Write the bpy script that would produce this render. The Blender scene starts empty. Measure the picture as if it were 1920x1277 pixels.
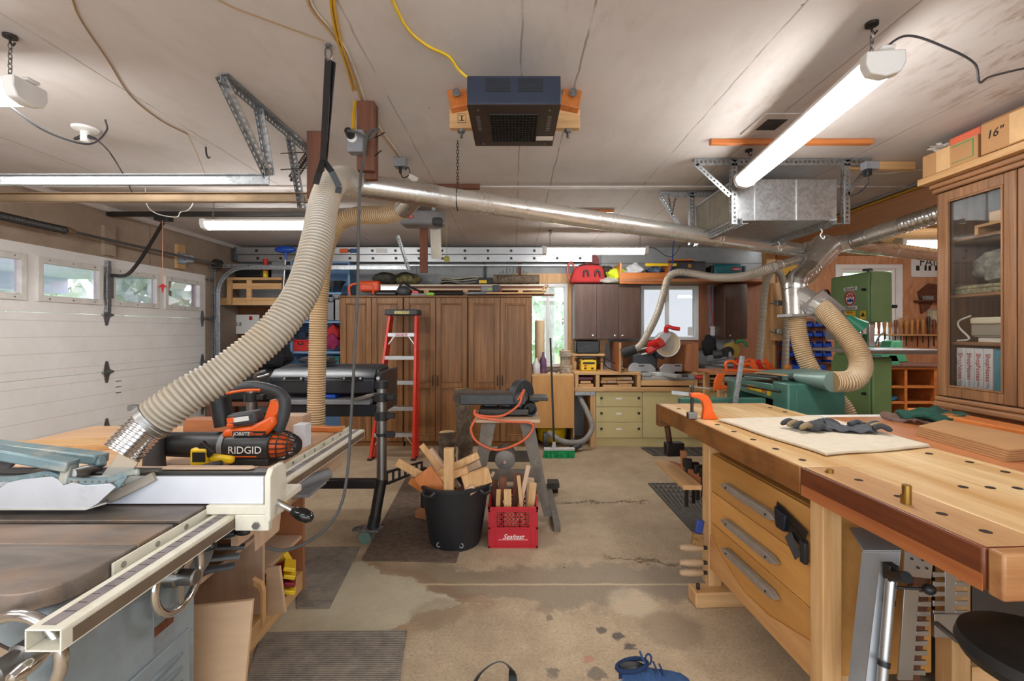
import bpy, math, random
from mathutils import Vector, Matrix, Euler
random.seed(7)
SC = bpy.context.scene
COL = SC.collection
# ---------------------------------------------------------------- camera, exposure, sky
W_, H_ = 1920, 1277
K, VX, VY, CZ = 853.33, 964.0, 620.0, 1.45
cam = bpy.data.cameras.new('camera'); cam.sensor_width = 36; cam.lens = 16.0
cam.shift_x = -(VX - W_/2)/W_; cam.shift_y = (VY - H_/2)/W_
cam.clip_start = .02
camo = bpy.data.objects.new('camera', cam); COL.objects.link(camo)
camo.location = (0, 0, CZ); camo.rotation_euler = (math.pi/2, 0, 0)
SC.camera = camo
SC.view_settings.view_transform = 'Standard'; SC.view_settings.look = 'None'
SC.view_settings.gamma = 1; SC.view_settings.use_curve_mapping = False
SC.view_settings.exposure = EXPO = 0.24
w = bpy.data.worlds.new('sky'); SC.world = w; w.use_nodes = True
bg = w.node_tree.nodes['Background']; bg.inputs[0].default_value = (.86, .93, 1, 1); bg.inputs[1].default_value = 3.2
SC.cycles.max_bounces = 7; SC.cycles.diffuse_bounces = 4; SC.cycles.glossy_bounces = 3
SC.cycles.transmission_bounces = 4; SC.cycles.transparent_max_bounces = 8
SC.cycles.caustics_reflective = False; SC.cycles.caustics_refractive = False
SC.cycles.sample_clamp_indirect = 4
LAMP = 36.0
# ---------------------------------------------------------------- placing helpers
def at(x, y, D): return Vector(((x-VX)/K*D, D, CZ-(y-VY)/K*D))
def atz(x, y, z): return at(x, y, K*(CZ-z)/(y-VY))
def atx(x, y, X): return at(x, y, K*X/(x-VX))
def R3(rx=0, ry=0, rz=0): return Euler((math.radians(rx), math.radians(ry), math.radians(rz))).to_matrix()
def frame(p, d, up=(0, 0, 1)):
    """4x4 with local z along d"""
    z = Vector(d).normalized(); u = Vector(up)
    if abs(z.dot(u.normalized())) > .98: u = Vector((0, 1, 0)) if abs(z.y) < .9 else Vector((1, 0, 0))
    x = u.cross(z).normalized(); y = z.cross(x)
    M = Matrix((x, y, z)).transposed().to_4x4(); M.translation = Vector(p); return M
def spline(pts, n=10):
    P = [Vector(p) for p in pts]; out = []
    for i in range(len(P)-1):
        a = P[i-1] if i else P[0]*2-P[1]; b, c = P[i], P[i+1]
        d = P[i+2] if i+2 < len(P) else P[-1]*2-P[-2]
        for k in range(n):
            t = k/n
            out.append(.5*((2*b)+(c-a)*t+(2*a-5*b+4*c-d)*t*t+(3*b-a-3*c+d)*t**3))
    out.append(P[-1]); return out
def resample(pts, step):
    P = [Vector(p) for p in pts]; out = [P[0].copy()]; acc = 0
    for a, b in zip(P, P[1:]):
        L = (b-a).length
        if L < 1e-9: continue
        t = step-acc
        while t <= L: out.append(a.lerp(b, t/L)); t += step
        acc = L-(t-step)
    return out
class MB:
    def __init__(s): s.v = []; s.f = []; s.mi = None
    def add(s, vs, fs, M=None):
        o = len(s.v)
        s.v += [(M @ Vector(p)) if M is not None else Vector(p) for p in vs]
        s.f += [tuple(i+o for i in f) for f in fs]; return s
    def box(s, c, d, R=None):
        x, y, z = d[0]/2, d[1]/2, d[2]/2
        vs = [Vector(p) for p in ((-x,-y,-z),(x,-y,-z),(x,y,-z),(-x,y,-z),(-x,-y,z),(x,-y,z),(x,y,z),(-x,y,z))]
        if R is not None: vs = [R @ v for v in vs]
        c = Vector(c)
        return s.add([v+c for v in vs], [(3,2,1,0),(4,5,6,7),(0,1,5,4),(1,2,6,5),(2,3,7,6),(3,0,4,7)])
    def bx(s, x0, x1, y0, y1, z0, z1): return s.box(((x0+x1)/2, (y0+y1)/2, (z0+z1)/2), (abs(x1-x0), abs(y1-y0), abs(z1-z0)))
    def bar(s, p0, p1, w, h, up=(0, 0, 1)):
        """w across, h along up"""
        p0, p1 = Vector(p0), Vector(p1); d = p1-p0; M = frame((p0+p1)/2, d, up)
        return s.box((p0+p1)/2, (w, h, d.length), M.to_3x3())
    def cyl(s, p0, p1, r, r2=None, n=16, cap=True):
        p0, p1 = Vector(p0), Vector(p1); r2 = r if r2 is None else r2
        M = frame(p0, p1-p0); L = (p1-p0).length
        vs = [(r*math.cos(2*math.pi*i/n), r*math.sin(2*math.pi*i/n), 0) for i in range(n)]
        vs += [(r2*math.cos(2*math.pi*i/n), r2*math.sin(2*math.pi*i/n), L) for i in range(n)]
        fs = [(i, (i+1) % n, n+(i+1) % n, n+i) for i in range(n)]
        if cap: fs += [tuple(range(n-1, -1, -1)), tuple(range(n, 2*n))]
        return s.add(vs, fs, M)
    def lathe(s, prof, c=(0, 0, 0), d=(0, 0, 1), n=24, M=None):
        M = M or frame(c, d); m = len(prof)
        vs = [(r*math.cos(2*math.pi*i/n), r*math.sin(2*math.pi*i/n), z) for r, z in prof for i in range(n)]
        fs = [(j*n+i, j*n+(i+1) % n, (j+1)*n+(i+1) % n, (j+1)*n+i) for j in range(m-1) for i in range(n)]
        if prof[0][0] > 1e-6: fs.append(tuple(range(n-1, -1, -1)))
        if prof[-1][0] > 1e-6: fs.append(tuple((m-1)*n+i for i in range(n)))
        return s.add(vs, fs, M)
    def tube(s, pts, r, n=8, cyc=False, flat=None, up=(0, 0, 1)):
        P = [Vector(p) for p in pts]; m = len(P); fl = flat or 1
        T = []
        for i in range(m):
            a = P[i-1] if (i or cyc) else P[i]; b = P[(i+1) % m] if (i < m-1 or cyc) else P[i]
            t = (b-a); T.append(t.normalized() if t.length > 1e-9 else Vector((0, 0, 1)))
        nx = frame((0, 0, 0), T[0], up).to_3x3().col[0]; vs = []
        for i in range(m):
            nx = nx-T[i]*nx.dot(T[i]); nx.normalize(); ny = T[i].cross(nx)
            rr = r[i] if isinstance(r, (list, tuple)) else r
            for k in range(n):
                a = 2*math.pi*k/n; vs.append(P[i]+nx*rr*math.cos(a)+ny*rr*fl*math.sin(a))
        q = m if cyc else m-1
        fs = [(i*n+k, i*n+(k+1) % n, ((i+1) % m)*n+(k+1) % n, ((i+1) % m)*n+k) for i in range(q) for k in range(n)]
        if not cyc: fs += [tuple(range(n-1, -1, -1)), tuple((m-1)*n+k for k in range(n))]
        return s.add(vs, fs)
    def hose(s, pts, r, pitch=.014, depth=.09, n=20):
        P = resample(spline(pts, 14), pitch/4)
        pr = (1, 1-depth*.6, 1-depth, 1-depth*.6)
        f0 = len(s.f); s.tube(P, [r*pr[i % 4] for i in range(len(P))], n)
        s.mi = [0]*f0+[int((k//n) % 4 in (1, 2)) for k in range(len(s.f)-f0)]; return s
    def prism(s, poly, h, M=None, hole=None):
        n = len(poly)
        vs = [(x, y, 0) for x, y in poly]+[(x, y, h) for x, y in poly]
        fs = [tuple(range(n-1, -1, -1)), tuple(range(n, 2*n))]+[(i, (i+1) % n, n+(i+1) % n, n+i) for i in range(n)]
        return s.add(vs, fs, M)
    def sheet(s, pts, t, nrm):
        """polygon of 3D points given thickness t along nrm"""
        nrm = Vector(nrm).normalized()*t; n = len(pts); P = [Vector(p) for p in pts]
        return s.add(P+[p+nrm for p in P], [tuple(range(n-1, -1, -1)), tuple(range(n, 2*n))]+[(i, (i+1) % n, n+(i+1) % n, n+i) for i in range(n)])
    def ball(s, c, r, n=14, m=9, R=None):
        if not isinstance(r, (tuple, list)): r = (r, r, r)
        vs = [(0, 0, -1)]; fs = []
        for j in range(1, m):
            a = -math.pi/2+math.pi*j/m
            vs += [(math.cos(a)*math.cos(2*math.pi*i/n), math.cos(a)*math.sin(2*math.pi*i/n), math.sin(a)) for i in range(n)]
        vs.append((0, 0, 1)); top = len(vs)-1
        for i in range(n):
            fs.append((0, 1+(i+1) % n, 1+i)); b = 1+(m-2)*n; fs.append((top, b+i, b+(i+1) % n))
            for j in range(m-2): fs.append((1+j*n+i, 1+j*n+(i+1) % n, 1+(j+1)*n+(i+1) % n, 1+(j+1)*n+i))
        c = Vector(c); out = []
        for v in vs:
            q = Vector((v[0]*r[0], v[1]*r[1], v[2]*r[2])); out.append((R @ q if R is not None else q)+c)
        return s.add(out, fs)
    def grid(s, f, nu, nv, t=0):
        """surface f(u,v)->point; thickness t adds a second skin below"""
        pts = [Vector(f(i/nu, j/nv)) for j in range(nv+1) for i in range(nu+1)]; w_ = nu+1
        fs = [(j*w_+i, j*w_+i+1, (j+1)*w_+i+1, (j+1)*w_+i) for j in range(nv) for i in range(nu)]
        if t:
            N = len(pts); lo = [p-Vector((0, 0, t)) for p in pts]
            fs2 = [tuple(i+N for i in reversed(q)) for q in fs]
            rim = [i for i in range(nu)]+[nu+j*w_ for j in range(nv)]+[nv*w_+nu-i for i in range(nu)]+[(nv-j)*w_ for j in range(nv)]
            fs3 = [(rim[k], rim[k]+N, rim[(k+1) % len(rim)]+N, rim[(k+1) % len(rim)]) for k in range(len(rim))]
            return s.add(pts+lo, fs+fs2+fs3)
        return s.add(pts, fs)
    def chain(s, p0, p1, link=.022, wire=.0016, sag=0):
        p0, p1 = Vector(p0), Vector(p1); L = (p1-p0).length; n = max(2, int(L/(link*.72)))
        pts = [p0.lerp(p1, i/n)-Vector((0, 0, sag*4*(i/n)*(1-i/n))) for i in range(n+1)]
        for i in range(n):
            c = (pts[i]+pts[i+1])/2; M = frame(c, pts[i+1]-pts[i])
            ring = []
            for k in range(10):
                a = 2*math.pi*k/10; u, v_ = math.cos(a)*link*.26, math.sin(a)*link*.5
                ring.append(M @ (Vector((u, 0, v_)) if i % 2 else Vector((0, u, v_))))
            s.tube(ring, wire, 5, cyc=True)
        return s
# ---------------------------------------------------------------- objects, parts
def pb(mb, x0, x1, y0, y1, D, dep):
    """box whose front face, at depth D, spans the given extent, dep deep"""
    a, b = at(x0, y1, D), at(x1, y0, D)
    return mb.bx(a.x, b.x, D, D+dep, a.z, b.z)
WM = {}
def _mesh(name, mb, org, m):
    me = bpy.data.meshes.new(name)
    me.from_pydata([tuple(v-org) for v in mb.v], [], mb.f); me.update()
    for q in (m if isinstance(m, tuple) else (m,)):
        if q is not None: me.materials.append(q)
    if isinstance(m, tuple) and mb.mi: me.polygons.foreach_set('material_index', mb.mi[:len(me.polygons)])
    me.polygons.foreach_set('use_smooth', [True]*len(me.polygons))
    me.set_sharp_from_angle(angle=math.radians(38))
    return me
def bbox(vs):
    return [min(v[i] for v in vs) for i in range(3)], [max(v[i] for v in vs) for i in range(3)]
def thing(name, label, cat, loc=(0, 0, 0), rz=0, group=None, R=None):
    o = bpy.data.objects.new(name, None); COL.objects.link(o); o.empty_display_size = .1
    o.location = loc
    if R is not None: o.rotation_euler = R.to_euler()
    else: o.rotation_euler = (0, 0, math.radians(rz))
    tag(o, label, cat, group)
    WM[o.name] = Matrix.Translation(Vector(loc)) @ (R.to_4x4() if R is not None else Matrix.Rotation(math.radians(rz), 4, 'Z'))
    return o
def tag(o, label=None, cat=None, group=None, kind=None):
    if label: o['label'] = label
    if cat: o['category'] = cat
    if group: o['group'] = group
    if kind: o['kind'] = kind
    return o
def part(par, name, mb, m, bevel=0, local=False, label=None, seg=2):
    """mesh under par; verts are in world space, or in par's own space with local=True"""
    PW = WM[par.name]
    mat_ = PW if local else Matrix.Identity(4)
    inv = PW.inverted()
    mb2 = MB(); mb2.v = [inv @ (mat_ @ v) for v in mb.v]; mb2.f = mb.f; mb2.mi = mb.mi
    lo, hi = bbox(mb2.v); org = Vector([(a+b)/2 for a, b in zip(lo, hi)])
    o = bpy.data.objects.new(name, _mesh(name, mb2, org, m)); COL.objects.link(o)
    o.parent = par; o.location = org
    WM[o.name] = PW @ Matrix.Translation(org)
    if bevel: bev(o, bevel, seg)
    if label: o['label'] = label
    return o
def bev(o, wd, seg=2):
    b = o.modifiers.new('edge', 'BEVEL'); b.width = wd; b.segments = seg; b.limit_method = 'ANGLE'; b.angle_limit = .6
def solo(name, label, cat, mb, m, bevel=0, group=None, kind=None, seg=2):
    lo, hi = bbox(mb.v); org = Vector(((lo[0]+hi[0])/2, (lo[1]+hi[1])/2, lo[2]))
    o = bpy.data.objects.new(name, _mesh(name, mb, org, m)); COL.objects.link(o); o.location = org
    WM[o.name] = Matrix.Translation(org)
    if bevel: bev(o, bevel, seg)
    return tag(o, label, cat, group, kind)
def struct(name, mb, m, bevel=0): return solo(name, None, None, mb, m, bevel, kind='structure')
def dup(root, loc, rz=0, label=None, group=None, R=None):
    r = root.copy(); COL.objects.link(r); r.location = loc
    r.rotation_euler = R.to_euler() if R is not None else (0, 0, math.radians(rz))
    if label: r['label'] = label
    if group: r['group'] = group
    WM[r.name] = Matrix.Translation(Vector(loc)) @ r.rotation_euler.to_matrix().to_4x4()
    for ch in list(root.children):
        c = ch.copy(); COL.objects.link(c); c.parent = r
        for g in list(ch.children):
            d = g.copy(); COL.objects.link(d); d.parent = c
    return r
def words(par, txt, p, size, m, face=(0, -1, 0), right=(1, 0, 0), ext=.0006, shear=0, name='lettering', w=None):
    """flat letters centred on world point p, reading along right, facing face"""
    cu = bpy.data.curves.new(name, 'FONT'); cu.body = txt; cu.size = size; cu.align_x = 'CENTER'; cu.align_y = 'CENTER'
    cu.extrude = ext; cu.shear = shear; cu.materials.append(m); cu.resolution_u = 3
    if w: cu.space_character = w
    tmp = bpy.data.objects.new('t', cu); COL.objects.link(tmp)
    me = bpy.data.meshes.new_from_object(tmp); bpy.data.objects.remove(tmp)
    o = bpy.data.objects.new(name, me); COL.objects.link(o)
    x = Vector(right).normalized(); z = Vector(face).normalized(); y = z.cross(x); x = y.cross(z)
    M = Matrix((x, y, z)).transposed().to_4x4(); M.translation = Vector(p)
    o.parent = par; o.matrix_local = WM[par.name].inverted() @ M
    return o
# ---------------------------------------------------------------- materials
def lin(h):
    h = h.lstrip('#'); c = [int(h[i:i+2], 16)/255 for i in (0, 2, 4)]
    return [x/12.92 if x <= .04045 else ((x+.055)/1.055)**2.4 for x in c]+[1]
def scale_c(c, k): return [min(1, x*k) for x in c[:3]]+[1]
class NT:
    def __init__(s, name):
        s.m = bpy.data.materials.new(name); s.m.use_nodes = True; s.t = s.m.node_tree
        s.b = s.t.nodes['Principled BSDF']; s.out = s.t.nodes['Material Output']
    def n(s, typ, ins=None, **kw):
        nd = s.t.nodes.new('ShaderNode'+typ)
        for k, v in kw.items(): setattr(nd, k, v)
        for k, v in (ins or {}).items(): s.put(nd.inputs[k], v)
        return nd
    def put(s, sock, v):
        if hasattr(v, 'is_linked') or isinstance(v, bpy.types.NodeSocket): s.t.links.new(v, sock)
        elif isinstance(v, bpy.types.Node): s.t.links.new(v.outputs[0], sock)
        else: sock.default_value = v
    def math(s, op, a, b=0, c=None, clamp=False):
        nd = s.n('Math', operation=op, use_clamp=clamp); s.put(nd.inputs[0], a); s.put(nd.inputs[1], b)
        if c is not None: s.put(nd.inputs[2], c)
        return nd.outputs[0]
    def mix(s, f, a, b, mode='MIX'):
        nd = s.n('Mix', data_type='RGBA', blend_type=mode); s.put(nd.inputs[0], f); s.put(nd.inputs[6], a); s.put(nd.inputs[7], b)
        return nd.outputs[2]
    def ramp(s, f, a, b):
        nd = s.n('MapRange', clamp=True); s.put(nd.inputs[0], f); nd.inputs[1].default_value = a; nd.inputs[2].default_value = b
        return nd.outputs[0]
    def noise(s, vec, scale, detail=4, rough=.55, dist=0):
        nd = s.n('TexNoise', {'Scale': scale, 'Detail': detail, 'Roughness': rough, 'Distortion': dist})
        if vec is not None: s.put(nd.inputs['Vector'], vec)
        return nd.outputs[0]
    def oc(s, sc=(1, 1, 1), rnd=True):
        tc = s.n('TexCoord').outputs['Object']; mp = s.n('Mapping'); s.put(mp.inputs[0], tc); mp.inputs['Scale'].default_value = sc
        if not rnd: return mp.outputs[0]
        oi = s.n('ObjectInfo').outputs['Random']; r = s.math('MULTIPLY', oi, 37.0)
        va = s.n('VectorMath', operation='ADD'); s.put(va.inputs[0], mp.outputs[0])
        cb = s.n('CombineXYZ', {0: r, 1: r, 2: r}); s.put(va.inputs[1], cb.outputs[0])
        return va.outputs[0]
    def base(s, v): s.put(s.b.inputs['Base Color'], v)
    def bump(s, h, st=.2, d=.002):
        b = s.n('Bump', {'Strength': st, 'Distance': d}); s.put(b.inputs['Height'], h); s.put(s.b.inputs['Normal'], b.outputs[0])
def plain(name, h, rough=.5, metal=0, var=.12, sc=9, bump=0, spec=None, rv=0, dirt=None):
    t = NT(name); c = lin(h); t.b.inputs['Roughness'].default_value = rough; t.b.inputs['Metallic'].default_value = metal
    if spec is not None: t.b.inputs['Specular IOR Level'].default_value = spec
    f = t.noise(t.oc(), sc, 5, .6)
    col = t.mix(t.ramp(f, .3, .7), scale_c(c, 1-var), scale_c(c, 1+var))
    if dirt:
        g = t.noise(t.oc(), sc*.6, 6, .65); col = t.mix(t.ramp(g, .52, .72), col, lin(dirt))
    t.base(col)
    if bump: t.bump(t.noise(t.oc(), sc*14, 3), bump, .001)
    return t.m
def wood(name, dark, light, axis=2, sc=22, rough=.55, rings=0, stretch=.06, con=(.32, .68), dirt=None, coat=0):
    t = NT(name); s = [1, 1, 1]; s[axis] = stretch
    v = t.oc(tuple(s)); a = t.noise(v, sc, 6, .6, .6); b = t.noise(v, sc*5, 3, .6)
    f = t.math('ADD', t.math('MULTIPLY', a, .75), t.math('MULTIPLY', b, .25))
    col = t.mix(t.ramp(f, *con), lin(dark), lin(light))
    big = t.noise(t.oc(), 2.2, 2); col = t.mix(t.math('MULTIPLY', t.ramp(big, .35, .7), .35), col, scale_c(lin(dark), 1.1))
    oi = t.n('ObjectInfo').outputs['Random']
    hs = t.n('HueSaturation', {'Value': t.math('ADD', t.math('MULTIPLY', oi, .24), .88)}); t.put(hs.inputs['Color'], col); col = hs.outputs[0]
    if dirt: col = t.mix(t.ramp(t.noise(t.oc(), 4, 6, .7), .5, .75), col, lin(dirt))
    t.base(col); t.b.inputs['Roughness'].default_value = rough
    if coat: t.b.inputs['Coat Weight'].default_value = coat; t.b.inputs['Coat Roughness'].default_value = .25
    t.bump(f, .15, .0015); return t.m
def metal(name, h, rough=.35, var=.15, sc=12, spangle=0, m=1):
    t = NT(name); c = lin(h); t.b.inputs['Metallic'].default_value = m
    if spangle:
        nd = t.n('TexVoronoi', {'Scale': spangle}); t.put(nd.inputs['Vector'], t.oc()); f = t.n('SeparateColor'); t.put(f.inputs[0], nd.outputs['Color']); f = f.outputs[0]
    else: f = t.noise(t.oc(), sc, 5, .6)
    t.base(t.mix(f, scale_c(c, 1-var), scale_c(c, 1+var)))
    t.put(t.b.inputs['Roughness'], t.math('ADD', t.math('MULTIPLY', t.noise(t.oc(), sc*1.7, 3), .25), rough-.1)); return t.m
def emit(name, col, st):
    t = NT(name); t.b.inputs['Base Color'].default_value = (1, 1, 1, 1)
    t.b.inputs['Emission Color'].default_value = col; t.b.inputs['Emission Strength'].default_value = st; return t.m
def glass(name, tint=(1, 1, 1, 1), refl=.12, rough=.02, haze=0):
    t = NT(name); tr = t.n('BsdfTransparent', {'Color': tint}); gl = t.n('BsdfGlossy', {'Roughness': rough})
    fr = t.n('LayerWeight', {'Blend': .25}).outputs['Fresnel']; mx = t.n('MixShader')
    t.put(mx.inputs[0], t.math('ADD', t.math('MULTIPLY', fr, .7), refl*.3)); t.put(mx.inputs[1], tr.outputs[0]); t.put(mx.inputs[2], gl.outputs[0]); o = mx
    if haze:
        df = t.n('BsdfDiffuse', {'Color': (.75, .74, .7, 1)}); m2 = t.n('MixShader', {0: haze}); t.put(m2.inputs[1], mx.outputs[0]); t.put(m2.inputs[2], df.outputs[0]); o = m2
    t.t.links.new(o.outputs[0], t.out.inputs[0]); return t.m
# woods by grain axis (0 x, 1 y, 2 z)
pine = [wood('pine_%s' % a, '#b98a55', '#e0b987', i) for i, a in enumerate('xyz')]
pale = [wood('pale_ply_%s' % a, '#b5957a', '#d5b79b', i, 14) for i, a in enumerate('xyz')]
oak = [wood('oak_%s' % a, '#65401f', '#a67544', i, 30, .45, stretch=.035) for i, a in enumerate('xyz')]
oakg = [wood('grey_oak_%s' % a, '#6a482f', '#a97a52', i, 30, .45, stretch=.035) for i, a in enumerate('xyz')]
orange_wood = [wood('amber_board_%s' % a, '#b0602a', '#d8894a', i, 20, .35) for i, a in enumerate('xyz')]
cherry = [wood('red_ply_%s' % a, '#8e5a3a', '#b5764e', i, 9, .55, stretch=.2) for i, a in enumerate('xyz')]
brownw = [wood('brown_lumber_%s' % a, '#4d2d1d', '#86523a', i, 18, .7) for i, a in enumerate('xyz')]
drawerw = [wood('drawer_ply_%s' % a, '#b8803e', '#d39c58', i, 8, .5, stretch=.15) for i, a in enumerate('xyz')]
galv = metal('galvanised_steel', '#a9adb0', .42, .18, spangle=60)
duct_m = metal('duct_steel', '#e2dfd8', .27, .1, 8, m=.8)
foil = metal('foil_tape', '#dcdcda', .28, .2, 40)
chrome = metal('chrome', '#d8d8d8', .15, .05)
steel = metal('worn_steel', '#8d8c8a', .38, .22, 14)
iron = metal('dark_iron', '#4a4745', .5, .3, 14)
alu = metal('aluminium', '#c6c8ca', .36, .08, 10)
brass = metal('brass', '#a98a48', .35, .25, 20)
black = plain('black_plastic', '#1b1c1e', .45, 0, .3, 12)
blackr = plain('black_rubber', '#232323', .75, 0, .3, 14, bump=.2)
dgrey = plain('dark_grey_plastic', '#3d3e41', .5, 0, .2, 12)
mgrey = plain('grey_plastic', '#85868a', .5, 0, .12, 12)
white = plain('white_plastic', '#e6e5e2', .4, 0, .05)
white_card = plain('white_card', '#e9e7e3', .8, 0, .04)
cream = plain('cream_paint', '#e2dece', .35, 0, .05, 20, dirt='#cdc6ac')
red = plain('red_plastic', '#c0241f', .4, 0, .15)
redf = plain('red_fibreglass', '#d8331f', .35, 0, .1)
orangep = plain('orange_plastic', '#e8611c', .4, 0, .1)
yellowp = plain('yellow_plastic', '#e8c11c', .4, 0, .1)
bluep = plain('blue_plastic', '#1546a8', .4, 0, .15)
teal = plain('teal_plastic', '#0f6a72', .45, 0, .15)
greenm = plain('green_machine_paint', '#447466', .35, 0, .12, 7)
greens = plain('green_saw_paint', '#7c9c66', .35, 0, .08, 5)
greenl = plain('green_lamp_paint', '#3fa07c', .35, 0, .08, 5)
bluegrey = plain('blue_grey_machine_paint', '#8b979c', .4, 0, .12, 7, dirt='#77787a')
bluearm = plain('teal_grey_casting', '#748b91', .38, .1, .15, 12, dirt='#b5b0a2')
hose_m = plain('clear_ribbed_hose', '#bdb4a6', .3, 0, .1, 8, dirt='#c4ad8c')
hose_t = plain('tan_ribbed_hose', '#cfb794', .35, 0, .1, 8)
hose_m = (hose_m, plain('hose_groove', '#978d7d', .4, 0, .15, 9))  # groove colours: brown spiral wire, plus crease shade painted between the ribs
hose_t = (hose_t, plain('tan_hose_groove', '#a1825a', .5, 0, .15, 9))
hose_g = plain('grey_ribbed_hose', '#8e8a84', .5, 0, .12, 10)
paper = plain('paper', '#d9d4c8', .85, 0, .05)
card = plain('cardboard', '#b08458', .85, 0, .08, 5)
cloth_g = plain('grey_cloth', '#3e4044', .95, 0, .25, 30, bump=.3)
cloth_b = plain('black_cloth', '#1d1d1f', .95, 0, .3, 20, bump=.3)
sage = plain('sage_paint', '#cbbb86', .5, 0, .05, 4)
ink = plain('black_ink', '#1b1a1a', .7)
inkr = plain('red_ink', '#b3302b', .7)
inkw = plain('white_ink', '#f0efec', .6, var=.02)
bark = plain('bark', '#6b5c4c', .9, 0, .45, 22, bump=.8)
# ================================================================ SETTING
H = 2.6
def floor_mat():
    t = NT('concrete_floor'); geo = t.n('NewGeometry').outputs['Position']; sp = t.n('SeparateXYZ'); t.put(sp.inputs[0], geo)
    X, Y = sp.outputs[0], sp.outputs[1]
    n1 = t.noise(geo, 1.3, 6, .65); n2 = t.noise(geo, 7, 6, .7); n3 = t.noise(geo, 75, 4, .8); n4 = t.noise(geo, 28, 4, .7)
    col = t.mix(t.ramp(n1, .3, .7), lin('#a28d72'), lin('#c4af92'))
    col = t.mix(t.math('MULTIPLY', t.ramp(n2, .45, .75), .6), col, lin('#9a866d'))
    col = t.mix(t.math('MULTIPLY', t.ramp(n3, .48, .68), .55), col, lin('#6e5e4b'))
    col = t.mix(t.math('MULTIPLY', t.ramp(n4, .55, .75), .35), col, lin('#e2d2b6'))
    wob = t.math('MULTIPLY', t.math('SUBTRACT', t.noise(geo, 2.4, 6, .7), .5), .7)
    # darker, smoother band along the slab joint
    d = t.math('ABSOLUTE', t.math('SUBTRACT', t.math('ADD', Y, wob), 2.62))
    band = t.math('MULTIPLY', t.math('SUBTRACT', 1, t.ramp(d, .16, .21)), t.ramp(X, -.75, -.35))
    col = t.mix(t.math('MULTIPLY', band, .62), col, lin('#776a5a'))
    # pale patched area
    px = t.math('ADD', t.math('ABSOLUTE', t.math('ADD', t.math('ADD', X, wob), .95)), t.math('MULTIPLY', t.math('ABSOLUTE', t.math('SUBTRACT', Y, 2.42)), 1.5))
    pm = t.math('SUBTRACT', 1, t.ramp(px, .66, .69))
    col = t.mix(t.math('MULTIPLY', pm, .75), col, t.mix(t.ramp(n2, .3, .7), lin('#ada48c'), lin('#c4bca4')))
    ring = t.math('MULTIPLY', t.ramp(px, .66, .68), t.math('SUBTRACT', 1, t.ramp(px, .78, .9)))
    col = t.mix(t.math('MULTIPLY', ring, .35), col, lin('#7a4f30'))
    # joint and cracks
    def line(expr, wd, c, k, mask=None):
        nonlocal col
        m = t.math('SUBTRACT', 1, t.ramp(t.math('ABSOLUTE', expr), wd*.5, wd)); m = t.math('MULTIPLY', m, k)
        if mask is not None: m = t.math('MULTIPLY', m, mask)
        col = t.mix(m, col, lin(c))
    w2 = t.math('MULTIPLY', t.math('SUBTRACT', t.noise(geo, 5, 6, .75), .5), .16)
    line(t.math('SUBTRACT', t.math('ADD', Y, t.math('MULTIPLY', w2, .2)), 2.6), .012, '#c4ae8c', .8, t.ramp(X, -.6, -.5))
    w3 = t.math('MULTIPLY', t.math('SUBTRACT', t.noise(geo, 3, 6, .8), .5), .5)
    line(t.math('SUBTRACT', t.math('ADD', Y, w3), 3.85), .02, '#54442f', .85, t.math('MULTIPLY', t.ramp(X, .3, .4), t.math('SUBTRACT', 1, t.ramp(X, 1.1, 1.2))))
    line(t.math('SUBTRACT', t.math('ADD', t.math('ADD', Y, w3), t.math('MULTIPLY', X, .35)), 3.15), .018, '#57432a', .8, t.math('MULTIPLY', t.ramp(X, .55, .62), t.math('SUBTRACT', 1, t.ramp(X, 1.2, 1.3))))
    # paint and oil spots
    v = t.n('TexVoronoi', {'Scale': 7.0}); t.put(v.inputs['Vector'], geo)
    spot = t.math('SUBTRACT', 1, t.ramp(t.math('ADD', v.outputs['Distance'], t.math('MULTIPLY', n4, .22)), .16, .2))
    spot = t.math('MULTIPLY', spot, t.ramp(t.noise(geo, 2.1, 2), .58, .62))
    col = t.mix(t.math('MULTIPLY', spot, .8), col, lin('#4a4744'))
    w4 = t.math('MULTIPLY', t.noise(geo, 16, 5, .75), .1)
    for qx, qy, rr, c, k in ((1128, 1182, .035, '#4b4744', .8), (1158, 1192, .04, '#474442', .85), (1180, 1212, .045, '#454140', .85), (1036, 1262, .045, '#57504a', .7), (1118, 1262, .055, '#57504a', .7), (1030, 1158, .03, '#57504a', .6), (1102, 1236, .035, '#b0635a', .5), (1022, 1140, .07, '#8a7660', .6), (1185, 1128, .2, '#cdbda2', .4), (820, 1150, .2, '#86735c', .5), (1260, 1180, .22, '#7d6c5a', .5), (1000, 1010, .25, '#8a7760', .5)):
        p = atz(qx, qy, 0); dd = t.math('SQRT', t.math('ADD', t.math('POWER', t.math('SUBTRACT', X, p.x), 2), t.math('POWER', t.math('SUBTRACT', Y, p.y), 2)))
        m = t.math('SUBTRACT', 1, t.ramp(t.math('ADD', dd, t.math('SUBTRACT', w4, .05)), rr*.55, rr*.75)); col = t.mix(t.math('MULTIPLY', m, k), col, lin(c))
    big = t.math('MULTIPLY', t.ramp(t.noise(geo, .8, 5, .7), .52, .72), .5); col = t.mix(big, col, lin('#86745e'))
    t.base(col); t.put(t.b.inputs['Roughness'], t.math('SUBTRACT', .72, t.math('MULTIPLY', band, .2)))
    t.bump(t.math('ADD', n3, t.math('MULTIPLY', n2, .5)), .35, .003); return t.m
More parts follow.
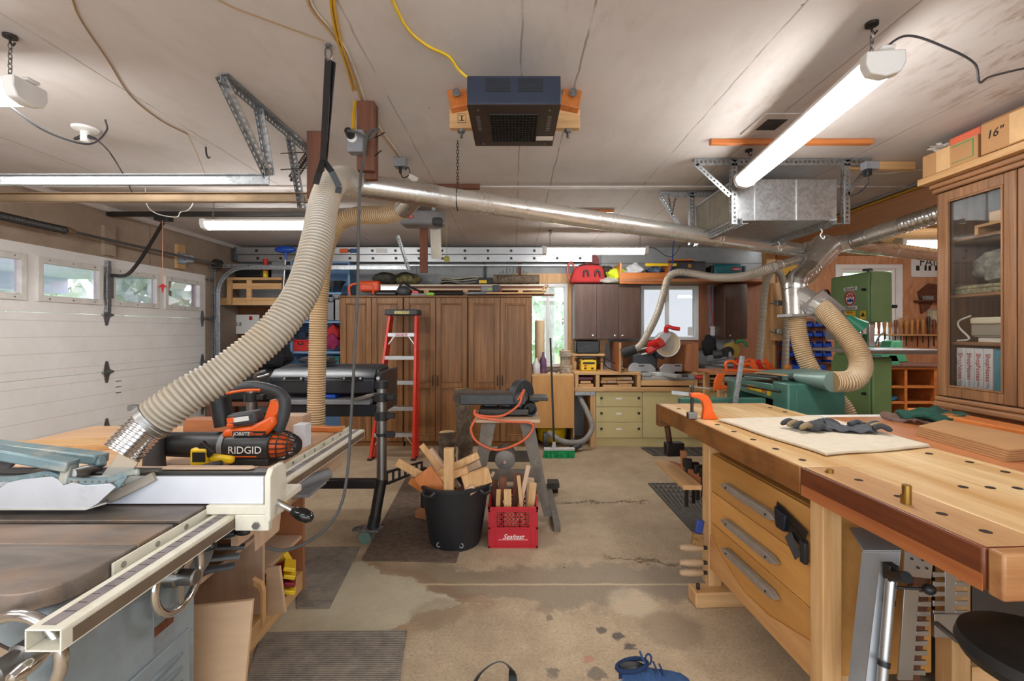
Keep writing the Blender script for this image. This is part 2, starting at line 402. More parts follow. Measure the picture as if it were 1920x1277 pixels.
def ceil_mat():
    t = NT('painted_ply_ceiling'); geo = t.n('NewGeometry').outputs['Position']; sp = t.n('SeparateXYZ'); t.put(sp.inputs[0], geo)
    X, Y = sp.outputs[0], sp.outputs[1]
    mp = t.n('Mapping'); t.put(mp.inputs[0], geo); mp.inputs['Scale'].default_value = (1, .3, 1)
    n1 = t.noise(geo, 1.1, 5, .6); n2 = t.noise(mp, 9, 5, .65)
    col = t.mix(t.ramp(n1, .3, .7), lin('#c5beb9'), lin('#d6d0cd'))
    col = t.mix(t.math('MULTIPLY', t.ramp(n2, .5, .8), .35), col, lin('#b2a79d'))
    for cx, cy, r, k in ((2.05, 1.7, .62, .8), (1.3, 2.25, .35, .3), (2.35, 2.1, .4, .6), (.3, 1.62, .3, .25)):
        d = t.math('SQRT', t.math('ADD', t.math('POWER', t.math('SUBTRACT', X, cx), 2), t.math('POWER', t.math('SUBTRACT', Y, cy), 2)))
        m = t.math('MULTIPLY', t.math('SUBTRACT', 1, t.ramp(d, r*.3, r)), t.ramp(t.noise(mp, 14, 6, .75), .5, .68))
        col = t.mix(t.math('MULTIPLY', m, k), col, lin('#85612f'))
    wv = t.math('MULTIPLY', t.math('SUBTRACT', t.noise(geo, 6, 3), .5), .02)
    for x0, k in ((-1.86, .55), (-.62, .4), (.03, .5), (.285, .6), (1.02, .5), (1.42, .45), (2.25, .5), (-3.05, .5)):
        m = t.math('SUBTRACT', 1, t.ramp(t.math('ABSOLUTE', t.math('SUBTRACT', t.math('ADD', X, wv), x0)), .002, .006))
        m = t.math('MULTIPLY', t.math('MULTIPLY', m, k), t.ramp(t.noise(geo, 3.1, 4), .35, .5)); col = t.mix(m, col, lin('#4f453d'))
    v = t.n('TexVoronoi', {'Scale': 4.3}); t.put(v.inputs['Vector'], geo)
    m = t.math('MULTIPLY', t.math('SUBTRACT', 1, t.ramp(v.outputs['Distance'], .018, .028)), t.ramp(t.noise(geo, 9, 2), .5, .55))
    col = t.mix(t.math('MULTIPLY', m, .7), col, lin('#5b4e45'))
    t.base(col); t.b.inputs['Roughness'].default_value = .8; t.bump(n2, .2, .002); return t.m
def board_wall(name, a, b, stain, sc=1.2, seams=()):
    t = NT(name); geo = t.n('NewGeometry').outputs['Position']; sp = t.n('SeparateXYZ'); t.put(sp.inputs[0], geo)
    col = t.mix(t.ramp(t.noise(geo, sc, 6, .65), .3, .7), lin(a), lin(b))
    col = t.mix(t.math('MULTIPLY', t.ramp(t.noise(geo, sc*6, 6, .7), .5, .75), .4), col, lin(stain))
    for ax, p in seams:
        m = t.math('SUBTRACT', 1, t.ramp(t.math('ABSOLUTE', t.math('SUBTRACT', sp.outputs[ax], p)), .002, .007)); col = t.mix(t.math('MULTIPLY', m, .7), col, lin('#3c3a38'))
    t.base(col); t.b.inputs['Roughness'].default_value = .8; t.bump(t.noise(geo, 40, 4), .15, .002); return t.m
def ply_wall(name, a, b, c, axis=2):
    t = NT(name); s = [1, 1, 1]; s[axis] = .22; geo = t.n('NewGeometry').outputs['Position']; mp = t.n('Mapping'); t.put(mp.inputs[0], geo); mp.inputs['Scale'].default_value = s
    f = t.noise(mp, 5, 5, .6, 1.2); wv = t.math('SINE', t.math('MULTIPLY', f, 30)); g = t.math('ADD', t.math('MULTIPLY', wv, .25), t.math('MULTIPLY', t.noise(mp, 40, 4), .6))
    col = t.mix(t.ramp(g, .1, .6), lin(a), lin(b)); col = t.mix(t.math('MULTIPLY', t.ramp(t.noise(geo, 1.5, 3), .45, .7), .5), col, lin(c))
    t.base(col); t.b.inputs['Roughness'].default_value = .6; return t.m
struct('floor', MB().bx(-4, 6.6, -2.4, 6.5, -.12, 0), floor_mat())
struct('ceiling', MB().bx(-4, 3.3, -2.4, 6.5, H, H+.08), ceil_mat())
tg = board_wall('pine_ceiling_boards', '#b5895c', '#c99d6c', '#9a6f45', 2, [(1, 2+.14*i) for i in range(31)])
struct('ceiling', MB().bx(3.42, 6.6, -2.4, 6.5, 2.48, 2.56), tg)
def wall_holes(a0, a1, z0, z1, t0, t1, holes, axis):
    mb = MB()
    def put(p0, p1, q0, q1):
        if p1-p0 > 1e-4 and q1-q0 > 1e-4:
            if axis == 'y': mb.bx(p0, p1, t0, t1, q0, q1)
            else: mb.bx(t0, t1, p0, p1, q0, q1)
    hs = sorted(holes); p = a0
    for h0, h1, b0, b1 in hs:
        put(p, h0, z0, z1); put(h0, h1, z0, b0); put(h0, h1, b1, z1); p = h1
    put(p, a1, z0, z1); return mb
YB = 6.3
WA = (.2, .74, .95, 2.1); WB = (1.75, 2.55, 1.32, 2.07); WC = (4.5, 5.26, 1.25, 2.3)
grey_wall = board_wall('grey_board_wall', '#8f9394', '#a9abaa', '#777672', 1.3, [(0, -2.6), (0, -1.35), (0, -.1), (0, 1.2), (2, 2.38)])
struct('wall_back', wall_holes(-3.95, 3.48, 0, H, YB, YB+.14, [WA, WB], 'y'), grey_wall)
orange_ply = ply_wall('orange_plywood', '#bb8159', '#cf9871', '#aa6e48')
struct('wall_annexe', wall_holes(3.48, 6.6, 0, 2.5, YB-.02, YB+.14, [WC], 'y'), orange_ply)
struct('wall_right', MB().bx(6.5, 6.62, -2.4, 6.3, 0, 2.5), orange_ply)
beige = board_wall('bare_ply_wall', '#94806e', '#ab9886', '#7d6958', 1.6, [(1, 3.1), (1, 4.75)])
DY0, DY1, DH = 2.88, 5.6, 2.13
struct('wall_left', wall_holes(-2.4, 6.3, 0, H, -3.97, -3.8, [(DY0, DY1, 0, DH)], 'x'), beige)
struct('wall_front', wall_holes(-3.97, 6.6, 0, H, -2.4, -2.25, [(-3.2, 2.4, 0, 2.3)], 'y'), beige)  # opening behind the camera, added to let sky light fill the room
# battens on the ceiling
tw = plain('painted_trim', '#cdc4be', .6)
struct('trim_1', MB().bx(-3.78, 3.2, 3.61, 3.67, H-.012, H-.001), tw)
struct('trim_2', MB().bx(-3.79, -3.74, 2.4, 6.29, H-.05, H-.001), tw, .004)
# ------- header beam and post
bm = wood('header_beam', '#a86f42', '#c98f5e', 1, 10, .5)
struct('trim_3', MB().bx(3.2, 3.42, -.5, 5.52, 2.31, H-.002), bm, .004)
pw = thing('wooden_post', 'built-up lumber post carrying the long header beam beside the hanging hose loop', 'post', (3.2, 5.6, 0))
part(pw, 'stud', MB().bx(3.06, 3.17, 5.52, 5.62, 0, H-.003), pine[2], .004)
part(pw, 'stud', MB().bx(3.172, 3.2, 5.54, 5.64, 0, 2.3), brownw[2], .003); part(pw, 'bearing_block', MB().bx(3.2, 3.4, 5.53, 5.66, 2.33, 2.47), pine[0], .003)
part(pw, 'nailing_block', MB().bx(3.1, 3.24, 5.45, 5.515, 1.33, 2.02), pine[2], .004, label='pale short block holding pipe clamps')
# ---------------------------------------------------------------- windows
wg = glass('window_glass', (.97, .99, 1, 1), .1)
scr = glass('window_glass_screened', (.56, .555, .56, 1), .05, haze=.15)
vinyl = plain('white_vinyl', '#e9e8e6', .4, 0, .03)
def win(n, wd, mull, g, casing=None, hm=None):
    x0, x1, z0, z1 = wd; f = .045; mb = MB()
    for a, b, c, d in ((x0, x0+f, z0, z1), (x1-f, x1, z0, z1), (x0+f, x1-f, z0, z0+f), (x0+f, x1-f, z1-f, z1)): mb.bx(a, b, YB-.015, YB+.1, c, d)
    o = struct('window_%d' % n, mb, vinyl, .003)
    for m in mull: part(o, 'mullion', MB().bx(m-.022, m+.022, YB+.02, YB+.07, z0+f, z1-f), vinyl, .003)
    if hm: part(o, 'muntin', MB().bx(x0+f, x1-f, YB+.03, YB+.06, hm-.018, hm+.018), vinyl, .003)
    part(o, 'pane', MB().bx(x0+f, x1-f, YB+.045, YB+.051, z0+f, z1-f), g); return o
w1 = win(1, WA, [.47], wg); w2_ = win(2, WB, [2.13], scr); w3_ = win(3, WC, [4.88], wg, hm=1.85)
part(w2_, 'sticker', MB().bx(2.42, 2.49, YB+.042, YB+.0445, 1.38, 1.5), white_card)
struct('trim_4', MB().bx(.745, .83, YB-.02, YB-.001, .93, 2.24).bx(.0, .745, YB-.02, YB-.001, 2.105, 2.24), pine[2])
struct('trim_5', MB().bx(2.555, 2.66, YB-.03, YB-.001, 1.2, 2.2).bx(1.7, 2.555, YB-.03, YB-.001, 1.2, 1.315), cherry[2])
struct('trim_6', MB().bx(4.42, 4.497, YB-.045, YB-.021, 1.2, 2.36).bx(5.263, 5.34, YB-.045, YB-.021, 1.2, 2.36).bx(4.497, 5.263, YB-.045, YB-.021, 2.303, 2.36), vinyl)
# ---------------------------------------------------------------- overhead garage door
def door_mat():
    t = NT('garage_door_panel'); geo = t.n('NewGeometry').outputs['Position']; sp = t.n('SeparateXYZ'); t.put(sp.inputs[0], geo)
    n = t.noise(geo, 3, 6, .7); col = t.mix(t.ramp(n, .3, .75), lin('#f0eeec'), lin('#e4e0da'))
    fr = t.math('FRACT', t.math('DIVIDE', sp.outputs[2], .1331)); m = t.math('SUBTRACT', 1, t.ramp(t.math('ABSOLUTE', t.math('SUBTRACT', fr, .5)), .012, .03))
    lowm = t.math('LESS_THAN', sp.outputs[2], 1.6)
    col = t.mix(t.math('MULTIPLY', t.math('MULTIPLY', m, lowm), .35), col, lin('#a8978a'))
    rb = t.math('MULTIPLY', t.ramp(t.noise(geo, 16, 5, .7), .6, .8), .35); col = t.mix(rb, col, lin('#c0a488'))
    t.base(col); t.b.inputs['Roughness'].default_value = .45; t.bump(t.noise(geo, 60, 3), .15, .001); return t.m
dm = door_mat(); XD = -3.8
gd = thing('door_1', None, None, (XD, (DY0+DY1)/2, 0)); tag(gd, kind='structure')
S = DH/4; gd_g = glass('door_lite_glass', (.97, .93, .98, 1), .12); dtrim = plain('lite_frame', '#dcd8d2', .5)
lites = [5.235, 4.575, 3.91, 3.25]
for i in range(3): part(gd, 'panel', MB().bx(XD-.045, XD, DY0, DY1, S*i+.002, S*(i+1)-.002), dm, .004)
part(gd, 'panel', wall_holes(DY0, DY1, 3*S+.002, DH, XD-.045, XD, [(c-.25, c+.25, 1.73, 2.0) for c in lites], 'x'), dm)
for c in lites:
    mb = MB()
    for a, b, z0, z1 in ((c-.29, c-.245, 1.685, 2.045), (c+.245, c+.29, 1.685, 2.045), (c-.245, c+.245, 1.685, 1.735), (c-.245, c+.245, 1.995, 2.045)): mb.bx(XD-.03, XD+.014, a, b, z0, z1)
    fr = part(gd, 'lite_frame', mb, dtrim, .004)
    part(fr, 'pane', MB().bx(XD-.03, XD-.024, c-.245, c+.245, 1.735, 1.995), gd_g)
    sm = MB()
    for q in (-.2, 0, .2):
        for z in (1.708, 2.022): sm.cyl((XD+.013, c+q, z), (XD+.017, c+q, z), .006, n=8)
    part(fr, 'screw', sm, steel)
def hinge(y, z):
    M = Matrix.Translation((XD, y, z)) @ Matrix(((0, 0, 1), (1, 0, 0), (0, 1, 0))).to_4x4()
    h = part(gd, 'hinge', MB().prism([(-.012, -.1), (.012, -.1), (.03, -.03), (.055, -.01), (.055, .01), (.03, .03), (.012, .1), (-.012, .1), (-.03, .03), (-.03, -.03)], .006, M)
             .cyl((XD+.012, y-.05, z), (XD+.012, y+.06, z), .011, n=10), galv)
    return h
for z in (S, 2*S, 3*S):
    for y in (DY0+.06, (DY0+DY1)/2, DY1-.06): hinge(y, z)
ym = (DY0+DY1)/2
part(gd, 'strut', MB().bx(XD, XD+.03, ym-.02, ym+.02, 1.62, 2.1).bx(XD+.03, XD+.04, ym-.035, ym+.035, 1.75, 1.98), galv, .002)
part(gd, 'warning_label', MB().bx(XD+.0005, XD+.0015, ym+.1, ym+.16, .85, .97), white_card)
lm = MB()
for z in (.855, .91, .965): lm.bx(XD+.0016, XD+.002, ym+.1, ym+.16, z-.004, z+.004)
part(gd, 'lettering', lm, ink)
for z in (S, 2*S, 3*S, 2.08):
    part(gd, 'roller', MB().cyl((XD+.02, DY1-.03, z), (XD+.02, DY1+.05, z), .006, n=8).cyl((XD+.02, DY1+.03, z), (XD+.02, DY1+.05, z), .022, n=12), steel)
# ---------------------------------------------------------------- outdoors, seen through the panes
lawn = plain('lawn', '#8fae6a', .95, 0, .25, 3)
struct('outside_ground', MB().bx(-30, 30, 6.6, 34, -.3, -.15), lawn)
struct('outside_driveway', MB().bx(-30, -4.1, -20, 6.6, -.3, -.14), plain('driveway', '#c4c2be', .9))  # unseen pale driveway, added so its bounce light stays neutral
cp = plain('carport_soffit', '#d0d2f0', .7, 0, .03)
struct('outside_carport', MB().bx(-7.6, -4.0, -1, 7.5, 2.3, 2.42).bx(-7.6, -7.35, -1, 7.5, 2.05, 2.3), cp)
for i, y in enumerate((2.2, 5.9)):
    solo('carport_post', 'pale carport post outside the garage door windows, ' + ('near the middle' if i == 0 else 'beyond the last pane'), 'post', MB().bx(-7.55, -7.38, y, y+.16, -.15, 2.3), cp)
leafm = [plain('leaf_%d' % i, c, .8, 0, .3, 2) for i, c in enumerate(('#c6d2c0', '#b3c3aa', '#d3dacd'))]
leafp = plain('hazy_leaf', '#d4dcd2', .8, 0, .25, 2)  # greyed leaf colour, so its bounce puts no green on the soffit
def bush(p, r, h, n, m, label):
    rg = random.Random(int(p[0]*13+p[1]*7)); mb = MB()
    for _ in range(n):
        a, b, q = rg.uniform(0, 6.28), rg.uniform(-1, 1), rg.uniform(.55, 1)
        c = Vector((math.cos(a)*math.sqrt(1-b*b)*r*q, math.sin(a)*math.sqrt(1-b*b)*r*q, h*.55+b*h*.45*q))+Vector(p)
        R = R3(rg.uniform(0, 180), rg.uniform(0, 180), rg.uniform(0, 360)); s = r*rg.uniform(.1, .2)
        mb.add([c+R @ Vector(v) for v in ((-s, 0, 0), (0, -s*.5, .1*s), (s, 0, 0), (0, s*.5, .1*s))], [(0, 1, 2, 3)])
    t = thing('tree', label, 'tree', p); part(t, 'foliage', mb, m)
    part(t, 'trunk', MB().cyl(Vector(p), Vector(p)+Vector((0, 0, h*.7)), .11, .05, 10), bark)
bush((.1, 10.6, -.15), 1.5, 4.4, 420, leafm[2], 'pale leafy tree outside the narrow window beside the wardrobes')
bush((1.6, 14.6, -.15), 1.6, 5.0, 420, leafm[1], 'darker leafy tree further off outside the narrow window')
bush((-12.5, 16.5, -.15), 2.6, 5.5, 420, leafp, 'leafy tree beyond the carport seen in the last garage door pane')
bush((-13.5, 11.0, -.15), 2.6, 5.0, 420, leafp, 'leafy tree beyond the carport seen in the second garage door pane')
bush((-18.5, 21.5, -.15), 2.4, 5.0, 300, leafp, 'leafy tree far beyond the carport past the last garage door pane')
solo('bare_tree', 'bare pale tree trunk close outside the narrow window', 'tree', MB().cyl((.63, 8.6, -.15), (.68, 8.6, 4), .13, .1, 12), plain('pale_bark', '#a9a69e', .9, 0, .3, 12))
# ================================================================ LAMPS
lens_m = emit('led_lens', (1, .985, .96, 1), LAMP)
def lamp(p0, p1, label, chain=True, group='LED shop lights', cordpts=None, hook=True):
    p0, p1 = Vector(p0), Vector(p1); c = (p0+p1)/2; d = p1-p0; L = d.length
    x = d.normalized(); y = Vector((0, 0, 1)).cross(x).normalized(); z = x.cross(y)
    R = Matrix((x, y, z)).transposed()
    t = thing('shop_light', label, 'ceiling light', c, group=group, R=R)
    prof = [(-.058, .02), (-.058, -.004), (-.047, -.024), (-.026, -.036), (0, -.04), (.026, -.036), (.047, -.024), (.058, -.004), (.058, .02)]
    M = Matrix(((0, 0, 1, -L/2+.035), (1, 0, 0, 0), (0, 1, 0, 0), (0, 0, 0, 1)))
    part(t, 'lens', MB().prism(prof, L-.07, M), lens_m, local=True)
    part(t, 'housing', MB().box((0, 0, .029), (L-.07, .126, .018)), white, .004, local=True)
    for s in (-1, 1):
        mb = MB(); pr = [(-.064, .044), (-.066, 0), (-.05, -.034), (0, -.047), (.05, -.034), (.066, 0), (.064, .044)]
        mb.prism(pr, .045, Matrix(((0, 0, 1, s*(L/2-.02)-.0225), (1, 0, 0, 0), (0, 1, 0, 0), (0, 0, 0, 1))))
        mb.box((s*(L/2-.0), 0, .05), (.03, .05, .012)); e = part(t, 'end_cap', mb, white, .008, local=True, seg=3)
        q = c+x*s*(L/2-.08); top = Vector((q.x, q.y, H-.035))
        if chain:
            part(t, 'chain', MB().chain(q+Vector((0, 0, .06)), top, .026, .002).tube([q+y*.03+Vector((0, 0, .04)), q+Vector((0, 0, .062)), q-y*.03+Vector((0, 0, .04))], .0015, 5), steel)
            part(t, 'ceiling_hook', MB().cyl((q.x, q.y, H-.012), (q.x, q.y, H-.001), .022, n=14).tube([(q.x, q.y, H-.012), (q.x, q.y, H-.03), (q.x+.012, q.y, H-.042), (q.x+.02, q.y, H-.03)], .004, 6), iron)
    if cordpts: part(t, 'cord', MB().tube(spline(cordpts, 8), .0042, 6), dgrey)
    return t
lamp((1.325, 1.62, 2.405), (1.50, 2.97, 2.42), 'long LED shop light hanging in front of the galvanised air filter box', cordpts=[(1.31, 1.63, 2.45), (1.4, 1.62, 2.5), (1.58, 1.66, 2.48), (1.74, 1.72, 2.46), (1.78, 1.74, 2.4), (1.84, 1.75, 2.43), (2.1, 1.8, 2.5), (2.4, 1.9, 2.55)])
lamp((-1.88, 1.77, 2.37), (-3.1, 1.77, 2.37), 'LED shop light cut off at the photo edge, above the ceiling lampholder', cordpts=[(-2.0, 1.8, 2.34), (-1.95, 1.9, 2.28), (-1.87, 2.0, 2.27), (-1.9, 2.12, 2.38), (-1.94, 2.16, 2.45)])
lamp((-2.69, 3.95, 2.365), (-1.52, 3.95, 2.365), 'LED shop light behind the thick slanting hose')
lamp((.33, 5.2, 2.36), (1.52, 5.2, 2.36), 'LED shop light over the workbench by the brown wall cabinets', cordpts=[(1.5, 5.2, 2.4), (1.62, 5.25, 2.4), (1.8, 5.4, 2.34), (1.93, 5.5, 2.36), (2.05, 5.6, 2.5)])
lamp((3.75, 4.45, 2.3), (4.95, 4.45, 2.3), 'LED shop light in the annexe beyond the header beam', chain=False)
lamp((-1.6, -.6, 2.37), (-.4, -.6, 2.37), 'LED shop light behind the camera over the aisle')  # unseen lamp added as fill from behind
lamp((.7, -.6, 2.37), (1.9, -.6, 2.37), 'LED shop light behind the camera on the bench side')  # second unseen lamp added as fill
lamp((-3.1, .1, 2.37), (-1.9, .1, 2.37), 'LED shop light behind the camera near the beige door wall')  # unseen lamp added to brighten the garage door
lamp((4.0, 1.4, 2.3), (5.2, 1.4, 2.3), 'LED shop light in the annexe behind the glazed cabinet', chain=False)
# plug-in lampholder
t = thing('lampholder', 'white ceiling lampholder with two plugs near the pale garage door', 'lampholder', atz(160, 240, H))
c = atz(160, 240, H)
part(t, 'rose', MB().lathe([(.0, 0), (.062, 0), (.058, .012), (.03, .02), (0, .02)], c-Vector((0, 0, .001)), (0, 0, -1)), white)
part(t, 'socket', MB().lathe([(.022, .02), (.022, .075), (.018, .08), (0, .08)], c, (0, 0, -1)), white)
for s in (-1, 1): part(t, 'plug', MB().cyl(c+Vector((s*.02, 0, -.05)), c+Vector((s*.062, 0, -.062)), .012, .007, 8), black)
solo('extension_lead', 'thin black cord running from the lampholder towards the door tracks', 'cord', MB().tube(spline([c+Vector((.06, 0, -.06)), at(205, 285, 2.45), at(232, 328, 2.62), at(250, 365, 2.8)], 8), .004, 6), black)
# ================================================================ HEATER
hx0, hx1, hy0, hy1, hz0, hz1 = -.184, .182, 1.775, 2.17, 2.33, 2.445
t = thing('ceiling_heater', 'navy and brown ceiling fan heater with a black wire grille', 'heater', (0, 1.97, 2.33))
navy = plain('navy_enamel', '#2b3344', .4, .2, .08); brn = plain('brown_enamel', '#39302e', .45, .2, .1)
part(t, 'casing', MB().bx(hx0, hx1, hy0, hy1, hz0+.004, hz1), navy, .004)
gx0, gx1, gy0, gy1 = hx0+.085, hx1-.085, hy0+.075, hy1-.06
pl = MB()
for a, b, c_, d in ((hx0, hx1, hy0, gy0), (hx0, hx1, gy1, hy1), (hx0, gx0, gy0, gy1), (gx1, hx1, gy0, gy1)): pl.bx(a, b, c_, d, hz0, hz0+.004)
part(t, 'face_plate', pl, brn)
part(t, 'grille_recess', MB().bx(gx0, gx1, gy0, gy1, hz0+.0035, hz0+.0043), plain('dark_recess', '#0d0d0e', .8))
g = MB()
for i in range(14): x = gx0+(gx1-gx0)*i/13; g.bx(x-.0016, x+.0016, gy0, gy1, hz0-.006, hz0-.002)
for i in range(12): y = gy0+(gy1-gy0)*i/11; g.bx(gx0, gx1, y-.0016, y+.0016, hz0-.004, hz0)
part(t, 'grille', g, iron)
lv = MB()
for s in (-1, 1):
    for i in range(9): lv.box((s*.064, hy0-.0006, hz0+.052+i*.0062), (.098, .0012, .003))
part(t, 'louvre', lv, black)
mk = MB()
for s in (hx0+.035, hx1-.035):
    for i in range(8): mk.bx(s-.008, s+.008, gy0+.02+i*.018, gy0+.026+i*.018, hz0-.0006, hz0-.0002)
part(t, 'label_print', mk, mgrey)
part(t, 'rating_label', MB().bx(hx1-.082, hx1-.004, gy1-.05, gy1-.005, hz0-.0008, hz0-.0003), white_card)
sc_ = MB()
for x in (hx0+.04, hx1-.04):
    for y in (hy0+.04, hy1-.03): sc_.cyl((x, y, hz0-.003), (x, y, hz0), .006, n=8)
part(t, 'screw', sc_, steel)
t = thing('heater_bracket', 'orange-brown lumber cross bracket bolted up behind the ceiling heater', 'bracket', (0, 2.2, 2.42))
part(t, 'crosspiece', MB().bx(-.31, .315, 2.175, 2.215, 2.42, 2.51), pine[0], .003)
for s, x in ((-1, -.255), (1, .26)):
    part(t, 'hanger_block', MB().bar((x+s*.02, 2.19, H-.002), (x, 2.16, 2.5), .09, .042, (0, 1, 0)), orange_wood[2], .003)
    part(t, 'bolt', MB().cyl((x+s*.015, 2.135, 2.565), (x+s*.015, 2.115, 2.565), .012, n=6).cyl((x+s*.015, 2.125, 2.565), (x+s*.015, 2.13, 2.565), .02, n=14), steel)
    part(t, 'bolt', MB().cyl((x, 2.195, 2.42), (x, 2.195, 2.38), .008, n=8).cyl((x, 2.195, 2.42), (x, 2.195, 2.405), .018, n=6), steel)
st = MB()
for a, b, c_, d in ((-.02, .02, .02, .022), (-.02, .02, -.022, -.02), (-.02, -.018, -.02, .02), (.018, .02, -.02, .02), (-.012, .012, .01, .013), (-.003, .003, -.01, .012), (-.012, .012, -.012, -.009)): st.bx(-.25+a, -.25+b, 2.1742, 2.1748, 2.465+c, 2.465+d) if 0 else st.bx(-.25+a, -.25+b, 2.1742, 2.1748, 2.465+c_, 2.465+d)
part(t, 'grade_stamp', st, ink)
# ================================================================ CEILING CABLES
def cable(name, label, pts, r, m, z=H-.004, n=8):
    if len(pts[0]) == 2 and pts[0][1] < 0:
        a, b = atz(*pts[0], z), atz(*pts[1], z); pts = [a+(a-b).normalized()*1.8, a+(a-b).normalized()*.8]+list(pts)
    return solo(name, label, 'cable', MB().tube(spline([p if isinstance(p, Vector) else (atz(p[0], p[1], z) if len(p) == 2 else Vector(p)) for p in pts], n), r, 6), m)
ycab = plain('yellow_cable', '#c99a1e', .5, 0, .1); tcab = plain('tan_cable', '#b99a72', .6, 0, .1); strg = plain('string', '#9c7a4c', .9)
cable('power_cable', 'yellow cable stapled to the ceiling running down to the grey switch box', [(618, -40), (622, 20), (634, 80), (648, 120), (659, 160), at(664, 185, 2.27), at(662, 215, 2.26), at(661, 242, 2.23)], .005, ycab)
cable('power_cable', 'second yellow cable beside the first, ending at the lumber post block', [(624, -40), (628, 20), (640, 80), (655, 125), (665, 158), at(668, 185, 2.275), at(665, 215, 2.265), at(663, 242, 2.235)], .005, ycab)
cable('power_cable', 'bright yellow cable looping across the ceiling to the heater', [(722, -40), (740, 10), (765, 55), (800, 85), (840, 105), at(858, 128, 1.95), at(872, 142, 1.97), at(882, 146, 1.98)], .006, yellowp)
cable('electric_cable', 'tan cable along the ceiling to the outlet box above the foil duct', [(560, -40), (585, 20), (620, 62), (645, 100), (665, 150), (682, 200), (705, 240), (728, 270), (748, 296)], .005, tcab, H-.003)
cable('electric_cable', 'pale cable twin along the ceiling beside the tan one', [(566, -42), (591, 18), (626, 60), (651, 97), (671, 147), (688, 197), (711, 238), (733, 268), (751, 294)], .004, plain('pale_cable', '#cfc2ad', .6), H-.003)
cable('pull_string', 'brown string sagging across the ceiling over the garage door tracks', [(125, -30), (150, 35), (200, 110), (245, 180), (300, 225), (352, 252)], .0028, strg)
cable('pull_string', 'thin string hanging from the ceiling tie towards the door track', [(352, 252), at(368, 285, 2.75), at(385, 328, 2.8)], .0018, strg)
cable('pull_string', 'thin string stretched to the hook that carries the black hose strap', [(380, -15), (440, 15), (520, 45), (608, 77)], .002, strg)
solo('ceiling_hook', 'small black screw hook in the ceiling near the strings', 'hook', MB().tube(spline([atz(386, 276, H-.001), at(387, 288, 2.83), at(390, 296, 2.83), at(394, 294, 2.83)], 6), .005, 6), black)
wht = plain('white_cord', '#dedbd3', .5)
cable('electric_cable', 'white cord drooping behind the lower door track', [at(272, 350, 3.62), at(276, 385, 3.6), at(295, 401, 3.7), at(330, 407, 3.7), at(338, 398, 3.75), at(352, 394, 3.75), at(362, 380, 3.75), at(366, 358, 3.75)], .004, wht)
# ---- lumber on the ceiling
def stick(name, label, p0, p1, w_, h_, m, cat='lumber', up=(0, 0, 1)):
    return solo(name, label, cat, MB().bar(p0, p1, w_, h_, up), m, .003)
t = thing('ceiling_post', 'rough brown lumber drop post with a grey switch box and cords', 'post', atz(668, 195, H))
part(t, 'stud', MB().bx(-.785, -.70, 2.27, 2.31, 2.25, H-.002), brownw[2], .003); part(t, 'stud', MB().bx(-.76, -.70, 2.312, 2.35, 2.22, H-.002), brownw[2], .003)
b = part(t, 'switch_box', MB().bx(-.815, -.735, 2.21, 2.268, 2.32, 2.43), mgrey, .006)
part(b, 'receptacle', MB().cyl((-.785, 2.2, 2.385), (-.785, 2.22, 2.385), .024, n=16), white)
part(b, 'plug', MB().cyl((-.79, 2.16, 2.4), (-.79, 2.2, 2.395), .017, .022, 12), black)
part(t, 'nail', MB().cyl((-.7, 2.29, 2.33), (-.66, 2.26, 2.345), .003, n=6).cyl((-.7, 2.29, 2.42), (-.64, 2.25, 2.43), .003, n=6), iron)
solo('power_lead', 'long grey power cord dangling from the switch box to the table saw', 'cord', MB().tube(spline([(-.79, 2.16, 2.4), (-.74, 2.15, 2.385), (-.69, 2.16, 2.36), (-.66, 2.16, 2.39), (-.65, 2.17, 2.41), (-.69, 2.15, 2.38),
    at(682, 300, 2.12), at(675, 345, 2.08), at(672, 450, 2.05), at(670, 560, 2.02), at(664, 680, 2.0), at(658, 790, 1.98), at(652, 880, 1.95), at(640, 945, 1.92), at(612, 990, 1.86), at(570, 1020, 1.8), at(530, 1032, 1.76), at(500, 1026, 1.74)], 10), .0065, 8), plain('cord_grey', '#4b4a48', .6, 0, .15))
solo('lumber_hanger', 'brown lumber plank hanging from the ceiling behind the black hose strap', 'lumber', MB().bar(atz(592, 248, H), at(592, 374, 2.66), .088, .04, (0, 1, 0)), brownw[2], .003)
for lab, y, x0, x1 in (('upper', 288, 526, 577), ('lower', 318, 526, 577)): solo('nail', lab+' long rusty nail sticking out of the brown hanging plank', 'nail', MB().cyl(at(x0, y, 2.6), at(x1+6, y-3, 2.65), .0028, n=6), iron)
stick('lumber_strip', 'reddish lumber strip screwed to the ceiling above the foil duct', (-.86, 3.58, H-.02), (-.27, 3.58, H-.02), .04, .036, brownw[0])
stick('lumber_strip', 'narrow orange lumber strip on the ceiling above the far end of the long duct', (.41, 4.35, H-.012), (.95, 4.35, H-.012), .04, .022, orange_wood[0])
stick('lumber_strip', 'orange lumber strip on the ceiling over the far end of the hanging shop light', (1.18, 2.74, H-.016), (2.15, 2.74, H-.016), .035, .03, orange_wood[0])
stick('lumber_strip', 'orange lumber strip on the ceiling meeting the end of the slotted steel rail', (2.24, 3.1, H-.03), (2.72, 3.1, H-.03), .04, .055, pine[0])
t = thing('ceiling_vent', 'square framed ceiling hatch with a dark smudge beside the hanging shop light', 'vent', atz(1447, 232, H))
c = atz(1447, 232, H); part(t, 'frame', MB().bx(c.x-.11, c.x+.11, c.y-.13, c.y+.13, H-.008, H-.001), tw, .002)
part(t, 'smudge', MB().bx(c.x-.06, c.x+.05, c.y-.07, c.y+.06, H-.0095, H-.0082), plain('soot', '#3e3834', .9, 0, .5, 20))  # mottled dark patch on the framed panel
c = atz(751, 297, H)
t = thing('outlet_box', 'small grey ceiling outlet box with a plug and paper tag above the foil duct', 'outlet', c)
